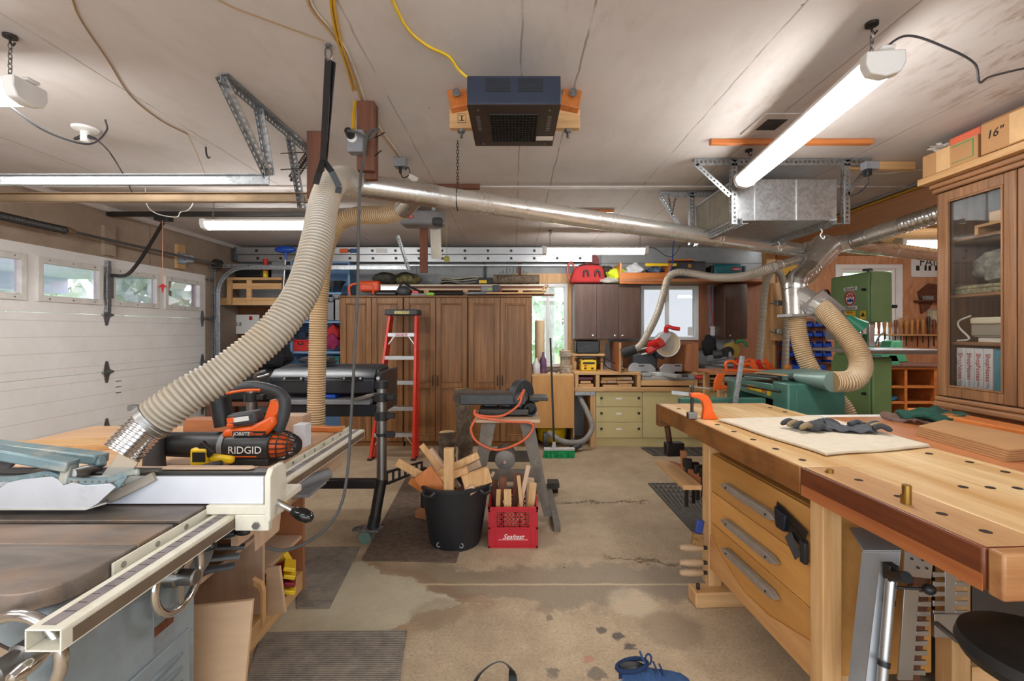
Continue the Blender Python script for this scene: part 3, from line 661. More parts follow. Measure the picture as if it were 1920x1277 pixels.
part(t, 'box', MB().bx(c.x-.04, c.x+.04, c.y-.03, c.y+.04, H-.06, H-.001), mgrey, .004)
part(t, 'plug', MB().cyl(c+Vector((0, 0, -.06)), c+Vector((.0, -.005, -.1)), .014, .009, 10), black)
part(t, 'cord', MB().tube(spline([c+Vector((0, -.005, -.1)), c+Vector((.02, 0, -.13)), c+Vector((.06, .01, -.1)), c+Vector((.05, 0, -.06)), c+Vector((.03, 0, -.08))], 6), .004, 6), black)
part(t, 'paper_tag', MB().sheet([c+Vector(v) for v in ((.06, 0, -.1), (.12, 0, -.13), (.1, .01, -.17), (.05, 0, -.13))], .001, (0, 1, 0)), paper)
# strap holding the hose
hk = atz(616, 84, H)
t = thing('hanging_strap', 'black webbing strap on a ceiling snap hook holding up the thick hose', 'strap', hk)
part(t, 'snap_hook', MB().tube([hk+Vector((.014*math.cos(a*.63), 0, -.035+.028*math.sin(a*.63))) for a in range(10)], .004, 6, cyc=True).cyl(hk, hk-Vector((0, 0, .012)), .012, n=10), steel)
# ================================================================ TRACKS, SLOTTED ANGLE, OPENER
def slotted(mb, p0, p1, w_=.034, side=(0, 0, 1), t=.003, pitch=.03):
    """L-section with real slots; one flange along side, the other across it"""
    p0, p1 = Vector(p0), Vector(p1); d = (p1-p0).normalized(); L = (p1-p0).length
    u = Vector(side); u = (u-d*u.dot(d)).normalized(); v_ = d.cross(u)
    R = lambda a: Matrix((a, d.cross(a), d)).transposed()
    for a, n_ in ((u, v_), (v_, u)):
        Rm = Matrix((a, n_ if d.dot(a.cross(n_)) > 0 else -n_, d)).transposed(); c = (p0+p1)/2
        for o in (.15, .85): mb.box(c+a*w_*o, (w_*.32, t, L), Rm)
        k = int(L/pitch)
        for i in range(k+1): mb.box(p0+d*min(L-.008, max(.008, i*pitch))+a*w_*.5, (w_*.42, t, .014), Rm)
    return mb
TX = -1.31
t = thing('track_hanger', 'perforated steel angle frame dropping from the ceiling to the garage door tracks', 'bracket', (TX, 2.4, H))
part(t, 'ceiling_angle', slotted(MB(), (TX, 2.03, H-.004), (TX, 3.05, H-.004), side=(1, 0, 0)), galv)
part(t, 'hanger', slotted(MB(), at(410, 142, 2.05), at(500, 330, 2.36), side=(1, 0, 0)), galv)
part(t, 'hanger', slotted(MB(), at(480, 196, 2.34), at(503, 330, 2.36), side=(1, 0, 0)), galv)
part(t, 'hanger', slotted(MB(), at(540, 258, 2.74), at(563, 394, 2.66), side=(1, 0, 0)), galv)
part(t, 'hanger', slotted(MB(), at(578, 292, 2.95), at(545, 340, 2.7), side=(1, 0, 0)), steel)
def track(name, label, y, z, x0, x1, m, curve=True):
    t = thing(name, label, 'door track', (x1, y, z))
    mb = MB()
    for dz, dy, sy, sz in ((0, .0, .004, .052), (.026, -.012, .024, .004), (-.026, -.012, .024, .004)): mb.bx(x0, x1, y+dy-sy/2, y+dy+sy/2, z+dz-sz/2, z+dz+sz/2)
    part(t, 'rail', mb, m, .001); return t
rusty = metal('rust_patched_steel', '#a08a70', .55, .4, 5)
track('door_track', 'bright galvanised horizontal door track, upper of the pair above the pale garage door', 2.38, 2.235, -3.5, TX+.03, galv)
track('door_track', 'rust-patched lower horizontal door track ending at the brown plank', 2.68, 2.23, -3.5, -1.2, rusty)
t = track('door_track', 'far galvanised door track curving up beside the garage door', 5.66, 2.235, -3.35, -1.3, galv)
cv = [(-3.35, 5.66, 2.235)]+[(-3.35-.33*math.sin(a), 5.66, 1.905+.33*math.cos(a)) for a in [i*math.pi/16 for i in range(9)]]+[(-3.68, 5.66, .02)]
mb = MB()
for a, b in zip(cv, cv[1:]): mb.bar(a, b, .006 if 0 else .05, .006, (0, 1, 0)); mb.bar(Vector(a)+Vector((0, -.02, 0)), Vector(b)+Vector((0, -.02, 0)), .006, .03, (0, 1, 0))
part(t, 'curved_rail', mb, galv)
part(t, 'jamb_angle', slotted(MB(), (-3.79, 5.7, .02), (-3.79, 5.7, 2.3), .05, (1, 0, 0)), galv)
part(t, 'flag_bracket', slotted(MB(), (-3.78, 5.64, 2.23), (-3.3, 5.64, 2.23), .04), galv)
solo('track_hanger', 'slotted steel strap slanting down to the end of the far door track', 'bracket', slotted(MB(), (-1.42, 5.5, H-.004), (-1.31, 5.62, 2.19), side=(1, 0, 0)), galv)
# torsion shaft
t = thing('torsion_shaft', 'galvanised torsion spring shaft on the wall above the garage door', 'shaft', (-3.67, 4.24, 2.27))
part(t, 'shaft', MB().cyl((-3.67, 2.5, 2.27), (-3.67, 5.8, 2.27), .014, n=12), steel)
sp_ = [(-3.67+.028*math.cos(i*.9), 2.45+i*.0016*.9, 2.27+.028*math.sin(i*.9)) for i in range(900)]
part(t, 'spring', MB().tube(sp_[:880], .004, 5), iron)
part(t, 'winding_cone', MB().lathe([(.02, 0), (.036, 0), (.036, .03), (.024, .07), (.02, .07)], (-3.67, 3.72, 2.27), (0, 1, 0)), rusty)
for y in (4.24, 5.15): part(t, 'wall_block', MB().bx(-3.797, -3.76, y-.06, y+.06, 2.15, 2.42), pine[2] if y > 5 else beige)
for y in (5.15,): part(t, 'bearing_plate', MB().bx(-3.76, -3.755, y-.07, y+.07, 2.2, 2.33).bx(-3.76, -3.66, y+.05, y+.055, 2.23, 2.31), galv)
part(t, 'cable_drum', MB().lathe([(.02, 0), (.062, 0), (.058, .03), (.062, .055), (.03, .06), (.02, .06)], (-3.67, 5.6, 2.27), (0, 1, 0)), iron)
# opener
t = thing('garage_door_opener', 'grey ceiling garage door opener with a drive rail to the door', 'door opener', (-.83, 4.24, 2.4))
part(t, 'drive_rail', MB().bx(-3.78, -1.0, 4.215, 4.265, 2.515, 2.555), iron, .003)
part(t, 'motor_housing', MB().grid(lambda u, v: (0, 0, 0), 1, 1) if 0 else MB().prism([(-1.04, -.09), (-1.0, -.11), (-.72, -.11), (-.65, -.07), (-.63, 0), (-.65, .07), (-.72, .11), (-1.0, .11), (-1.04, .09)], .13, Matrix.Translation((0, 4.2, 2.41))), mgrey, .03, seg=3)
part(t, 'light_cover', MB().bx(-.74, -.645, 4.08, 4.2, 2.4, 2.47), dgrey, .02)
bd = part(t, 'badge', MB().bx(-.985, -.905, 4.087, 4.0895, 2.46, 2.49), red)
words(t, 'GENIE', (-.945, 4.085, 2.475), .022, inkw)
part(t, 'mounting_strap', MB().bx(-1.0, -.97, 4.15, 4.2, 2.53, H-.002), galv); part(t, 'mounting_strap', MB().bx(-.75, -.72, 4.15, 4.2, 2.53, H-.002), galv)
part(t, 'trolley', MB().bx(-3.33, -3.2, 4.2, 4.28, 2.47, 2.515), black, .006)
arm = spline([(-3.27, 4.24, 2.46), (-3.4, 4.24, 2.24), (-3.52, 4.24, 2.06), (-3.62, 4.24, 1.965), (-3.76, 4.24, 1.965)], 5)
mb = MB()
for a, b in zip(arm, arm[1:]): mb.bar(a, b, .03, .01, (0, 1, 0))
part(t, 'door_arm', mb, iron)
part(t, 'pull_cord', MB().cyl((-3.26, 4.22, 2.47), (-3.26, 4.22, 1.87), .003, n=6), plain('pull_cord', '#d49a78', .7))
part(t, 'pull_handle', MB().prism([(-.045, -.01), (-.02, .012), (0, .025), (.02, .012), (.045, -.01), (.012, -.008), (0, -.06), (-.012, -.008)], .012, Matrix(((1, 0, 0, -3.26), (0, 0, 1, 4.215), (0, 1, 0, 1.86), (0, 0, 0, 1)))), red, .003)
solo('lumber_hanger', 'short dark board hanging below the garage door opener in front of the long ladder', 'lumber', MB().bar((-.86, 4.33, H-.002), (-.86, 4.33, 2.0), .075, .02, (0, 1, 0)), brownw[2], .006)
solo('filter_bag', 'off-white cloth bag hanging beside the dark board under the opener', 'bag', MB().grid(lambda u, v: (-.80+.1*u+.012*v, 4.33+.025*math.sin(u*3.14), 2.42-.28*v), 6, 8, .004), plain('canvas', '#d6d1c4', .9, 0, .08, 8, bump=.2), .002)
solo('tennis_ball', 'greenish parking ball hanging on a string in front of the long ladder', 'ball', MB().ball((-.66, 4.45, 2.15), .033).cyl((-.66, 4.45, 2.18), (-.66, 4.45, H-.001), .0018, n=5), plain('tennis_felt', '#b5b56c', .95))
# ================================================================ DUCTS AND HOSES
R5 = .062
def pipe(mb, p0, p1, r=R5, rings=()):
    p0, p1 = Vector(p0), Vector(p1); mb.cyl(p0, p1, r, n=24, cap=True)
    for q in rings:
        a = p0.lerp(p1, q); d = (p1-p0).normalized(); mb.cyl(a-d*.006, a+d*.006, r+.003, n=24)
    return mb
A = at(655, 344, 2.5); B = at(1500, 470, 4.0)
t = thing('dust_duct', 'long bright sheet-metal dust duct crossing under the ceiling', 'duct', (A+B)/2)
part(t, 'pipe', pipe(MB(), A.lerp(B, .1), B, R5, (.12, .13, .4, .41, .7, .71)), duct_m)
part(t, 'foil_wrap', pipe(MB(), A.lerp(B, -.0), A.lerp(B, .13), R5+.004, (.2, .45, .75)), foil)
sp3 = at(756, 392, 2.82); part(t, 'branch', MB().cyl(A.lerp(B, .1), sp3, R5, .06, 20), foil)
for q in (.165,):
    p = A.lerp(B, q); part(t, 'chain', MB().chain(p+Vector((0, 0, R5)), Vector((p.x, p.y, H-.002)), .026, .0022).tube([p+Vector((math.cos(a*.52)*.0, math.sin(a*.52)*.066, math.cos(a*.52)*.066)) for a in range(12)], .004, 5, cyc=True), iron)
p = A.lerp(B, .02); part(t, 'chain', MB().chain(p+Vector((0, 0, R5)), Vector((p.x, p.y, H-.002)), .026, .0022), steel)
hp = [at(285, 790, 1.56), at(345, 745, 1.6), at(430, 692, 1.68), at(515, 620, 1.78), at(567, 545, 1.88), at(594, 455, 2.0), at(606, 388, 2.14), at(620, 350, 2.28), at(640, 336, 2.4), A.lerp(B, .012)]
t = thing('dust_hose', 'thick pale ribbed dust hose slanting down to the table saw guard', 'hose', hp[0])
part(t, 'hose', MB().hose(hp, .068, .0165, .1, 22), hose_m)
cl = (Vector(hp[1])-Vector(hp[0])).normalized(); q0 = at(228, 850, 1.5); q1 = at(288, 787, 1.565)
part(t, 'metal_collar', MB().tube([q0.lerp(q1, i/40) for i in range(41)], [.056+.003*(i % 4 < 2) for i in range(41)], 22), chrome)
part(t, 'hose_clamp', MB().cyl(q1-cl*.02, q1+cl*.004, .07, n=24).box(q1+Vector((-.05, -.02, .045)), (.03, .02, .02)), steel)
# strap loop around the hose top
hs = thing('dummy', None, None) if 0 else None
sl = [t_ for t_ in bpy.data.objects if t_.name.startswith('hanging_strap')][0]
sp0 = hk+Vector((0, 0, -.06)); sp1 = at(606, 300, 2.12)
sb = MB(); sb.bar(sp0, sp1, .03, .006, (0, 1, 0)); sb.bar(sp0+Vector((.012, .01, 0)), at(608, 300, 2.14), .03, .006, (0, 1, 0))
lp = [sp1, at(598, 325, 2.07), at(592, 345, 2.06)]; rp = [sp1, at(622, 322, 2.1), at(636, 350, 2.12), at(634, 362, 2.12)]
for q in (lp, rp):
    for a, b in zip(q, q[1:]): sb.bar(a, b, .028, .006, (0, 1, 0))
part(sl, 'webbing', sb, black)
t = thing('dust_hose', 'tan ribbed hose dropping straight down behind the table saw', 'hose', at(596, 700, 2.97))
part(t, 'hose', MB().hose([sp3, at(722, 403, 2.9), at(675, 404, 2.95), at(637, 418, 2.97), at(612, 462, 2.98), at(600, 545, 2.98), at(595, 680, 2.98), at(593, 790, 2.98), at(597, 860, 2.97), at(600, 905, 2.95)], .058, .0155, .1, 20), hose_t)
# right-hand run
C0, C1, C2 = at(1512, 470, 4.0), at(1590, 455, 3.92), at(1770, 397, 3.28)
t = thing('dust_duct', 'foil-taped duct run with branches under the header beam', 'duct', C1)
part(t, 'pipe', pipe(MB(), C0, C1, .075, (.2, .8)), duct_m); part(t, 'elbow', pipe(MB(), C1, C1.lerp(C2, .25), R5+.004, (.3, .8)), foil)
part(t, 'pipe', pipe(MB(), C1.lerp(C2, .2), C1.lerp(C2, .62), R5, (.5,)), duct_m)
part(t, 'elbow', MB().tube([C1.lerp(C2, .6+.4*i/24) for i in range(25)], [R5+.006*(i % 4 < 2) for i in range(25)], 20), foil)
C3 = at(1790, 482, 4.35); part(t, 'pipe', pipe(MB(), at(1622, 463, 4.1), C3, R5, (.0, .3)), duct_m)
part(t, 'elbow', MB().cyl(at(1590, 458, 4.0), at(1628, 464, 4.1), .07, .064, 20), foil)
y0, y1, y2 = at(1548, 462, 3.95), at(1512, 512, 3.8), at(1492, 545, 3.72)
part(t, 'wye', MB().cyl(y0, y1, .12, .075, 24), duct_m)
part(t, 'elbow', MB().tube(spline([y1+(y0-y1)*.2, y1, at(1496, 525, 3.74), y2], 6), [.084, .086, .082]*6+[.08], 22), foil)
part(t, 'small_branch', pipe(MB(), at(1508, 484, 3.9), at(1452, 500, 3.75), .034, (.05, .8)), duct_m)
yb0, yb1 = y2, at(1494, 594, 3.66); yb2 = at(1541, 577, 3.55)
part(t, 'wye', MB().cyl(yb0, yb1, .079, .072, 24).cyl(yb0+Vector((0, 0, -.02)), yb2, .079, .075, 24), duct_m)
part(t, 'blast_gate', MB().box(yb1+Vector((0, 0, .01)), (.2, .2, .02)).box(yb2, (.22, .02, .2), R3(30, 40, 0)), alu)
t = thing('dust_hose', 'tan hose from the wye curving down behind the green planer', 'hose', yb1)
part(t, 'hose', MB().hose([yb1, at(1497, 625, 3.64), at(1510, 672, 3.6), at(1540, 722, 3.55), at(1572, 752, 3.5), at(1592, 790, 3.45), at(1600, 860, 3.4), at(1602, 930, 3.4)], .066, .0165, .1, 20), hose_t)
t = thing('dust_hose', 'tan hose looping from the wye round to the green planer hood', 'hose', yb2)
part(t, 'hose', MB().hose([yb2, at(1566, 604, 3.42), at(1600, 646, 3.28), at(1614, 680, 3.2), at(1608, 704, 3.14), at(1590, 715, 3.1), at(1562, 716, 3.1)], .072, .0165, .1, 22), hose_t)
t = thing('vacuum_hose', 'slim ribbed hose swagged along the shelf and down to the mitre saw', 'hose', at(1255, 520, 5.2))
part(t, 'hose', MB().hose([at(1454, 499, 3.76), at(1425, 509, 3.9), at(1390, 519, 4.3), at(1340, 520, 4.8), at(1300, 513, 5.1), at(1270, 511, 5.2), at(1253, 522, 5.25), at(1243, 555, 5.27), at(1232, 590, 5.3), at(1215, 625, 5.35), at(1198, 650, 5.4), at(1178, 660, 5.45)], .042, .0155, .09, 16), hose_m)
part(t, 'cuff', MB().cyl(at(1192, 654, 5.42), at(1166, 664, 5.45), .06, .062, 20), blackr)
t = thing('vacuum_hose', 'ribbed hose looped over the lumber post block', 'hose', at(1450, 508, 5.35))
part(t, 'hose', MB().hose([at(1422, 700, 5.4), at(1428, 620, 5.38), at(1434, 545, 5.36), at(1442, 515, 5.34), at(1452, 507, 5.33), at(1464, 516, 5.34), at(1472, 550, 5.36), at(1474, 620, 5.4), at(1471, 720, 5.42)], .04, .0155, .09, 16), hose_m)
# ================================================================ HANGING AIR FILTER BOX
fx0, fx1, fy0, fy1, fz0, fz1 = 1.48, 2.17, 3.06, 3.72, 2.19, 2.47
t = thing('air_filter_box', 'galvanised sheet-metal air filter box slung on slotted angle', 'air filter', ((fx0+fx1)/2, 3.4, fz0))
part(t, 'casing', MB().bx(fx0+.03, fx1, fy0, fy1, fz0, fz1), galv, .003)
sm = MB()
for x in (1.62, 1.9): sm.bx(x-.004, x+.004, fy0-.006, fy0, fz0, fz1)
part(t, 'seam', sm, alu)
fl = MB()
for i in range(30): y = fy0+.02+(fy1-fy0-.04)*i/29; fl.bx(fx0+.012, fx0+.03, y-.006, y+.006, fz0+.015, fz1-.015)
part(t, 'filter_pleats', fl, plain('filter_media', '#a39c8b', .9, 0, .15))
fm = MB()
for a, b, c_, d in ((fy0, fy0+.015, fz0, fz1), (fy1-.015, fy1, fz0, fz1), (fy0, fy1, fz0, fz0+.015), (fy0, fy1, fz1-.015, fz1)): fm.bx(fx0+.0, fx0+.03, a, b, c_, d)
part(t, 'filter_frame', fm, alu)
t = thing('slotted_angle_frame', 'slotted steel angle cradle carrying the galvanised air filter box', 'bracket', (1.8, 3.4, 2.18))
for y in (3.03, 3.75):
    part(t, 'ceiling_rail', slotted(MB(), (1.2, y, H-.005), (2.38, y, H-.005), .045, (0, 0, -1)), galv)
    for s, x, xe in ((1, 1.45, 1.22), (-1, 2.2, 2.36)):
        part(t, 'upright', slotted(MB(), (x, y, fz0-.03), (x, y, H-.01), .036, (1, 0, 0)), galv)
        part(t, 'brace', slotted(MB(), (xe, y, H-.03), (x, y, 2.36 if y < 3.4 else 2.2), .03, (0, 0, -1)), galv)
for x in (1.5, 2.12): part(t, 'bearer', slotted(MB(), (x, 2.99, fz0-.036), (x, 3.8, fz0-.036), .036, (0, 0, 1)), galv)
for x, y in ((2.12, 3.15), (2.1, 3.62)): part(t, 's_hook', MB().tube(spline([(x, y, 2.16), (x+.012, y, 2.135), (x, y, 2.115), (x+.004, y, 2.1), (x+.022, y, 2.085), (x+.03, y, 2.105)], 5), .004, 6), white)
part(t, 'chain', MB().chain((1.27, 3.75, H-.03), (1.3, 3.75, 2.4), .026, .002).chain((1.3, 3.75, 2.4), (1.33, 3.75, H-.05), .026, .002), iron)
b = thing('outlet_box', 'grey outlet box with black plug under the slotted rail end', 'outlet', (2.32, 3.0, 2.5))
part(b, 'box', MB().bx(2.28, 2.37, 2.95, 3.0, 2.5, 2.55), mgrey, .003); part(b, 'plug', MB().bx(2.285, 2.315, 2.94, 2.98, 2.455, 2.5), black, .004)
part(b, 'cord', MB().tube(spline([(2.3, 2.96, 2.455), (2.3, 2.97, 2.4), (2.27, 3.0, 2.36), (2.22, 3.05, 2.34)], 6), .005, 6), black)
cable('electric_cable', 'white cable clipped to the ceiling past the slotted rail', [(1605, 322), (1650, 326), (1690, 322), (1730, 318), (1790, 316)], .004, wht)
cable('electric_cable', 'yellow cable along the top of the header beam', [(3.18, 4.6, 2.57), (3.17, 3.8, 2.575), (3.17, 3.0, 2.57), (3.17, 2.0, 2.575)], .008, ycab)
cable('electric_cable', 'grey cable along the top of the header beam', [(3.13, 4.6, 2.59), (3.12, 3.8, 2.588), (3.12, 3.0, 2.59), (3.12, 2.0, 2.588)], .008, mgrey)
# ================================================================ BACK WALL: LADDER RACK, SHELVES, WARDROBES
t = thing('extension_ladder', 'long aluminium extension ladder stored sideways along the top of the grey wall', 'ladder', (-1.4, 6.12, 2.37))
for z0, x1, y in ((2.475, 1.02, 6.1), (2.378, 1.05, 6.13)):
    mb = MB().bx(-3.72, x1, y, y+.03, z0+.008, z0+.082).bx(-3.72, x1, y-.014, y, z0, z0+.01).bx(-3.72, x1, y-.014, y, z0+.08, z0+.09)
    r = part(t, 'rail', mb, alu)
    rm = MB()
    for i in range(15): x = -3.45+.31*i; rm.bx(x-.016, x+.016, y-.012, y+.001, z0+.03, z0+.06).cyl((x, y-.02, z0+.045), (x, y+.001, z0+.045), .012, n=8)
    part(r, 'rung_end', rm, iron)
part(t, 'end_shoe', MB().bx(-3.78, -3.72, 6.08, 6.18, 2.38, 2.57), dgrey, .01)
lb = part(t, 'warning_label', MB().bx(-2.34, -2.22, 6.097, 6.0995, 2.49, 2.55), plain('label_orange', '#d8602c', .6)); part(t, 'warning_label', MB().bx(-2.2, -2.11, 6.097, 6.0995, 2.49, 2.55), plain('label_navy', '#2a4a78', .6)); part(t, 'warning_label', MB().bx(-1.85, -1.7, 6.097, 6.0995, 2.49, 2.55), white_card)
for x in (-2.9, -.4, .08): solo('ladder_bracket', 'dark bracket on the grey wall under the stored ladder, ' + {-2.9: 'by the corner shelf', -.4: 'above the wardrobes', .08: 'beside the narrow window'}[x], 'bracket', MB().bar((x, 6.295, 2.05), (x, 6.27, 2.37), .035, .02, (0, 1, 0)).bar((x, 6.29, 2.365), (x, 6.1, 2.365), .035, .02), brownw[2] if x > 0 else iron, .003)
solo('hanging_rail', 'thin pale rail running along the wall below the stored ladder', 'rail', MB().bx(-3.0, .95, 6.2, 6.22, 2.33, 2.35), alu)
# timber bracket shelf in the corner
t = thing('corner_shelf', 'pale two-by-four framed shelf in the corner beside the garage door', 'shelf', (-3.2, 6.0, 1.8))
part(t, 'shelf_board', pb(MB(), 425, 528, 520, 525, 5.9, .38), pine[0], .003)
part(t, 'frame', pb(pb(pb(MB(), 432, 528, 531, 542, 5.88, .04), 402, 528, 558, 572, 5.88, .04), 462, 471, 525, 572, 5.87, .03), pine[0], .003)
part(t, 'frame', pb(MB(), 425, 433, 525, 572, 5.84, .04), pine[2], .003); part(t, 'frame', pb(MB(), 434, 440, 525, 572, 6.2, .04), pine[2], .003)
solo('strand_board', 'rust-brown strand board panel on the corner wall under the pale shelf', 'panel', pb(MB(), 412, 505, 573, 660, 6.26, .03), plain('strand_board', '#6b4226', .8, 0, .35, 30), .002)
t = thing('sale_sign', 'white card sign with a small red square and the figures 3,8', 'sign', at(468, 625, 6.2))
part(t, 'card', pb(MB(), 439, 486, 590, 626, 6.22, .006), white_card); part(t, 'red_square', pb(MB(), 467, 473, 593, 600, 6.217, .002), red)
words(t, '3,8', at(447, 608, 6.216), .07, ink)
solo('storage_case', 'flat black case lying on the corner shelf', 'case', pb(MB(), 440, 492, 497, 520, 6.0, .25), black, .02)
t = thing('spray_can', 'red-capped yellow spray can on the corner shelf', 'spray can', at(498, 520, 5.95))
c = at(498, 520, 5.95); part(t, 'can', MB().lathe([(.03, 0), (.033, .005), (.033, .14), (.022, .165), (0, .165)], c, n=18), yellowp); part(t, 'band', MB().cyl(c+Vector((0, 0, .08)), c+Vector((0, 0, .145)), .0335, n=18), red)
part(t, 'cap', MB().cyl(c+Vector((0, 0, .15)), c+Vector((0, 0, .24)), .033, .03, 18), red)
solo('storage_box', 'grey lidded box on the corner shelf behind the thick hose', 'box', pb(MB(), 508, 532, 490, 520, 5.98, .22), mgrey, .012)
def pole_tool(name, label, a, b, r, m, tips):
    t = thing(name, label, 'brush' if 'brush' in name or 'duster' in name else 'squeegee', b); part(t, 'pole', MB().cyl(a, b, r, n=10), m)
    for nm, mb, mm in tips: part(t, nm, mb, mm, .004)
    return t
pole_tool('ceiling_duster', 'blue oval dusting brush on a pale pole leaning by the slanting hose', at(536, 473, 5.7), at(525, 640, 5.75), .011, alu,
    [('brush_head', MB().ball(at(535, 468, 5.7), (.14, .05, .045)), bluep), ('socket', MB().cyl(at(536, 473, 5.69), at(537, 487, 5.69), .018, .012), bluep), ('grip', MB().cyl(at(526, 640, 5.75), at(524, 658, 5.75), .018), bluep)])
pole_tool('window_squeegee', 'blue squeegee with a pale pole standing beside the garage door track', at(403, 556, 5.75), at(407, 662, 5.78), .012, alu,
    [('head', pb(MB(), 399, 409, 554, 564, 5.74, .04), bluep), ('grip', MB().cyl(at(404, 564, 5.74), at(405, 597, 5.74), .02), bluep), ('grip', MB().cyl(at(406, 640, 5.77), at(407, 662, 5.77), .02), bluep)])
# blue shelf rack
blues = plain('light_blue_paint', '#6f93b8', .6, 0, .08)
t = thing('blue_shelf_unit', 'light blue open shelf rack between the wardrobes and the corner', 'shelf unit', (-2.6, 6.0, 0))
for y in (550, 604, 661, 715): part(t, 'shelf', pb(MB(), 545, 640, y-2, y+2, 5.82, .45), blues, .002)
part(t, 'side_panel', pb(MB(), 544, 548, 490, 838, 5.82, .45), blues, .002); part(t, 'side_panel', pb(MB(), 652, 656, 490, 560, 6.0, .27), blues, .002)
part(t, 'back_panel', pb(MB(), 548, 652, 492, 838, 6.27, .02), plain('blue_back_panel', '#5c7fa3', .6)); part(t, 'top_rail', pb(MB(), 544, 656, 490, 494, 5.99, .27), blues, .002)
for n_, lab, x0, x1, y0, y1, m in (('storage_bin', 'pale grey bin on the blue shelf above the red tool case', 549, 578, 573, 601, plain('pale_bin', '#a9abae', .5)), ('storage_bin', 'grey bin on the blue shelf on the wardrobe side of the hanging hose', 611, 630, 557, 601, mgrey),
        ('storage_bin', 'light grey bin squeezed against the wardrobe side', 624, 637, 552, 601, plain('light_bin', '#9a9892', .6)), ('tool_case', 'red metal tool case on the lower blue shelf', 548, 578, 637, 659, red),
        ('power_tool_case', 'teal tool case on the bottom blue shelf beside the wardrobe', 612, 636, 668, 692, teal), ('power_tool_case', 'blue-green tool case high on the blue shelf', 553, 577, 556, 571, bluep)):
    t = thing(n_, lab, 'box', at((x0+x1)/2, y1, 5.9)); part(t, 'body', pb(MB(), x0, x1, y0+3, y1, 5.86, .3), m, .01); part(t, 'lid', pb(MB(), x0-1, x1+1, y0, y0+3, 5.85, .32), m, .006)
    part(t, 'handle', MB().tube(spline([at((x0+x1)/2-4, y0+5, 5.86), at((x0+x1)/2-4, y0+8, 5.83), at((x0+x1)/2+4, y0+8, 5.83), at((x0+x1)/2+4, y0+5, 5.86)], 4), .006, 6), black)
def soft(c, r, seed=0, k=.12):
    mb = MB().ball(c, r, 22, 14); rg = random.Random(seed); ph = [rg.uniform(0, 6) for _ in range(6)]; c = Vector(c)
    for v in mb.v:
        d = v-c; q = Vector((d.x/r[0], d.y/r[1], d.z/r[2])); f = 1+k*(math.sin(5*q.x+ph[0])*math.sin(4*q.z+ph[1])+.6*math.sin(9*q.z+7*q.x+ph[2])+.5*math.sin(11*q.y+ph[3]))
        v.x, v.y, v.z = c.x+d.x*f, c.y+d.y*f, max(c.z-r[2]*.92, c.z+d.z*f)
    return mb
mag = plain('magenta_cloth', '#8a2450', .9, 0, .2, 12); redc = plain('red_cloth', '#b02a30', .9, 0, .2, 12)
solo('cloth_bag', 'red cloth bag on the blue shelf beside the wardrobe', 'bag', soft(at(625, 628, 5.95), (.09, .1, .14), 1), redc)
solo('cloth_bag', 'maroon cloth bag hanging low on the blue shelf beside the wardrobe', 'bag', soft(at(622, 641, 5.83), (.09, .05, .1), 2), mag)
def funnel(x, y, lab, m):
    c = at(x, y, 5.95); solo('funnel', lab, 'funnel', MB().lathe([(.01, 0), (.014, .05), (.075, .13), (.08, .145), (.07, .13), (.012, .05)], c, n=18), m)
funnel(623, 548, 'dark funnel on the upper blue shelf', dgrey); funnel(637, 548, 'black funnel with red rim beside the dark one on the upper blue shelf', black)
solo('garden_can', 'teal plastic jug on the upper blue shelf behind the funnels', 'jug', MB().lathe([(.05, 0), (.055, .01), (.055, .1), (.02, .14), (.02, .16), (0, .16)], at(614, 548, 6.05), n=16), teal)
solo('power_cord_coil', 'black coiled cord above the red tool case', 'cord', MB().tube([at(565, 627, 5.9)+Vector((.08*math.cos(i*.5), .03*math.sin(i*.33), .04*math.sin(i*.5))) for i in range(40)], .007, 6), black)
# soft goods heaped in the corner
solo('duffel_bag', 'big black duffel bag heaped in the corner under the corner shelf', 'bag', soft(at(495, 668, 5.75), (.36, .22, .17), 4, .08), cloth_b)
solo('rubble_bag', 'grey and tan cloth bundle on top of the black duffel', 'bag', soft(at(528, 630, 5.8), (.14, .12, .1), 5, .15), plain('taupe_cloth', '#6f675c', .95, 0, .25, 12))
solo('equipment_case', 'long black equipment case under the black duffel in the corner', 'case', MB().bx(-3.55, -2.7, 5.3, 5.8, .62, .98), black, .04)
t = thing('storage_table', 'dark low stand under the black case in the corner', 'table', (-3.1, 5.55, 0)); part(t, 'top', MB().bx(-3.6, -2.65, 5.28, 5.82, .57, .62), brownw[0], .003)
for x in (-3.55, -2.7):
    for y in (5.33, 5.77): part(t, 'leg', MB().bx(x-.03, x+.03, y-.03, y+.03, 0, .57), brownw[2])
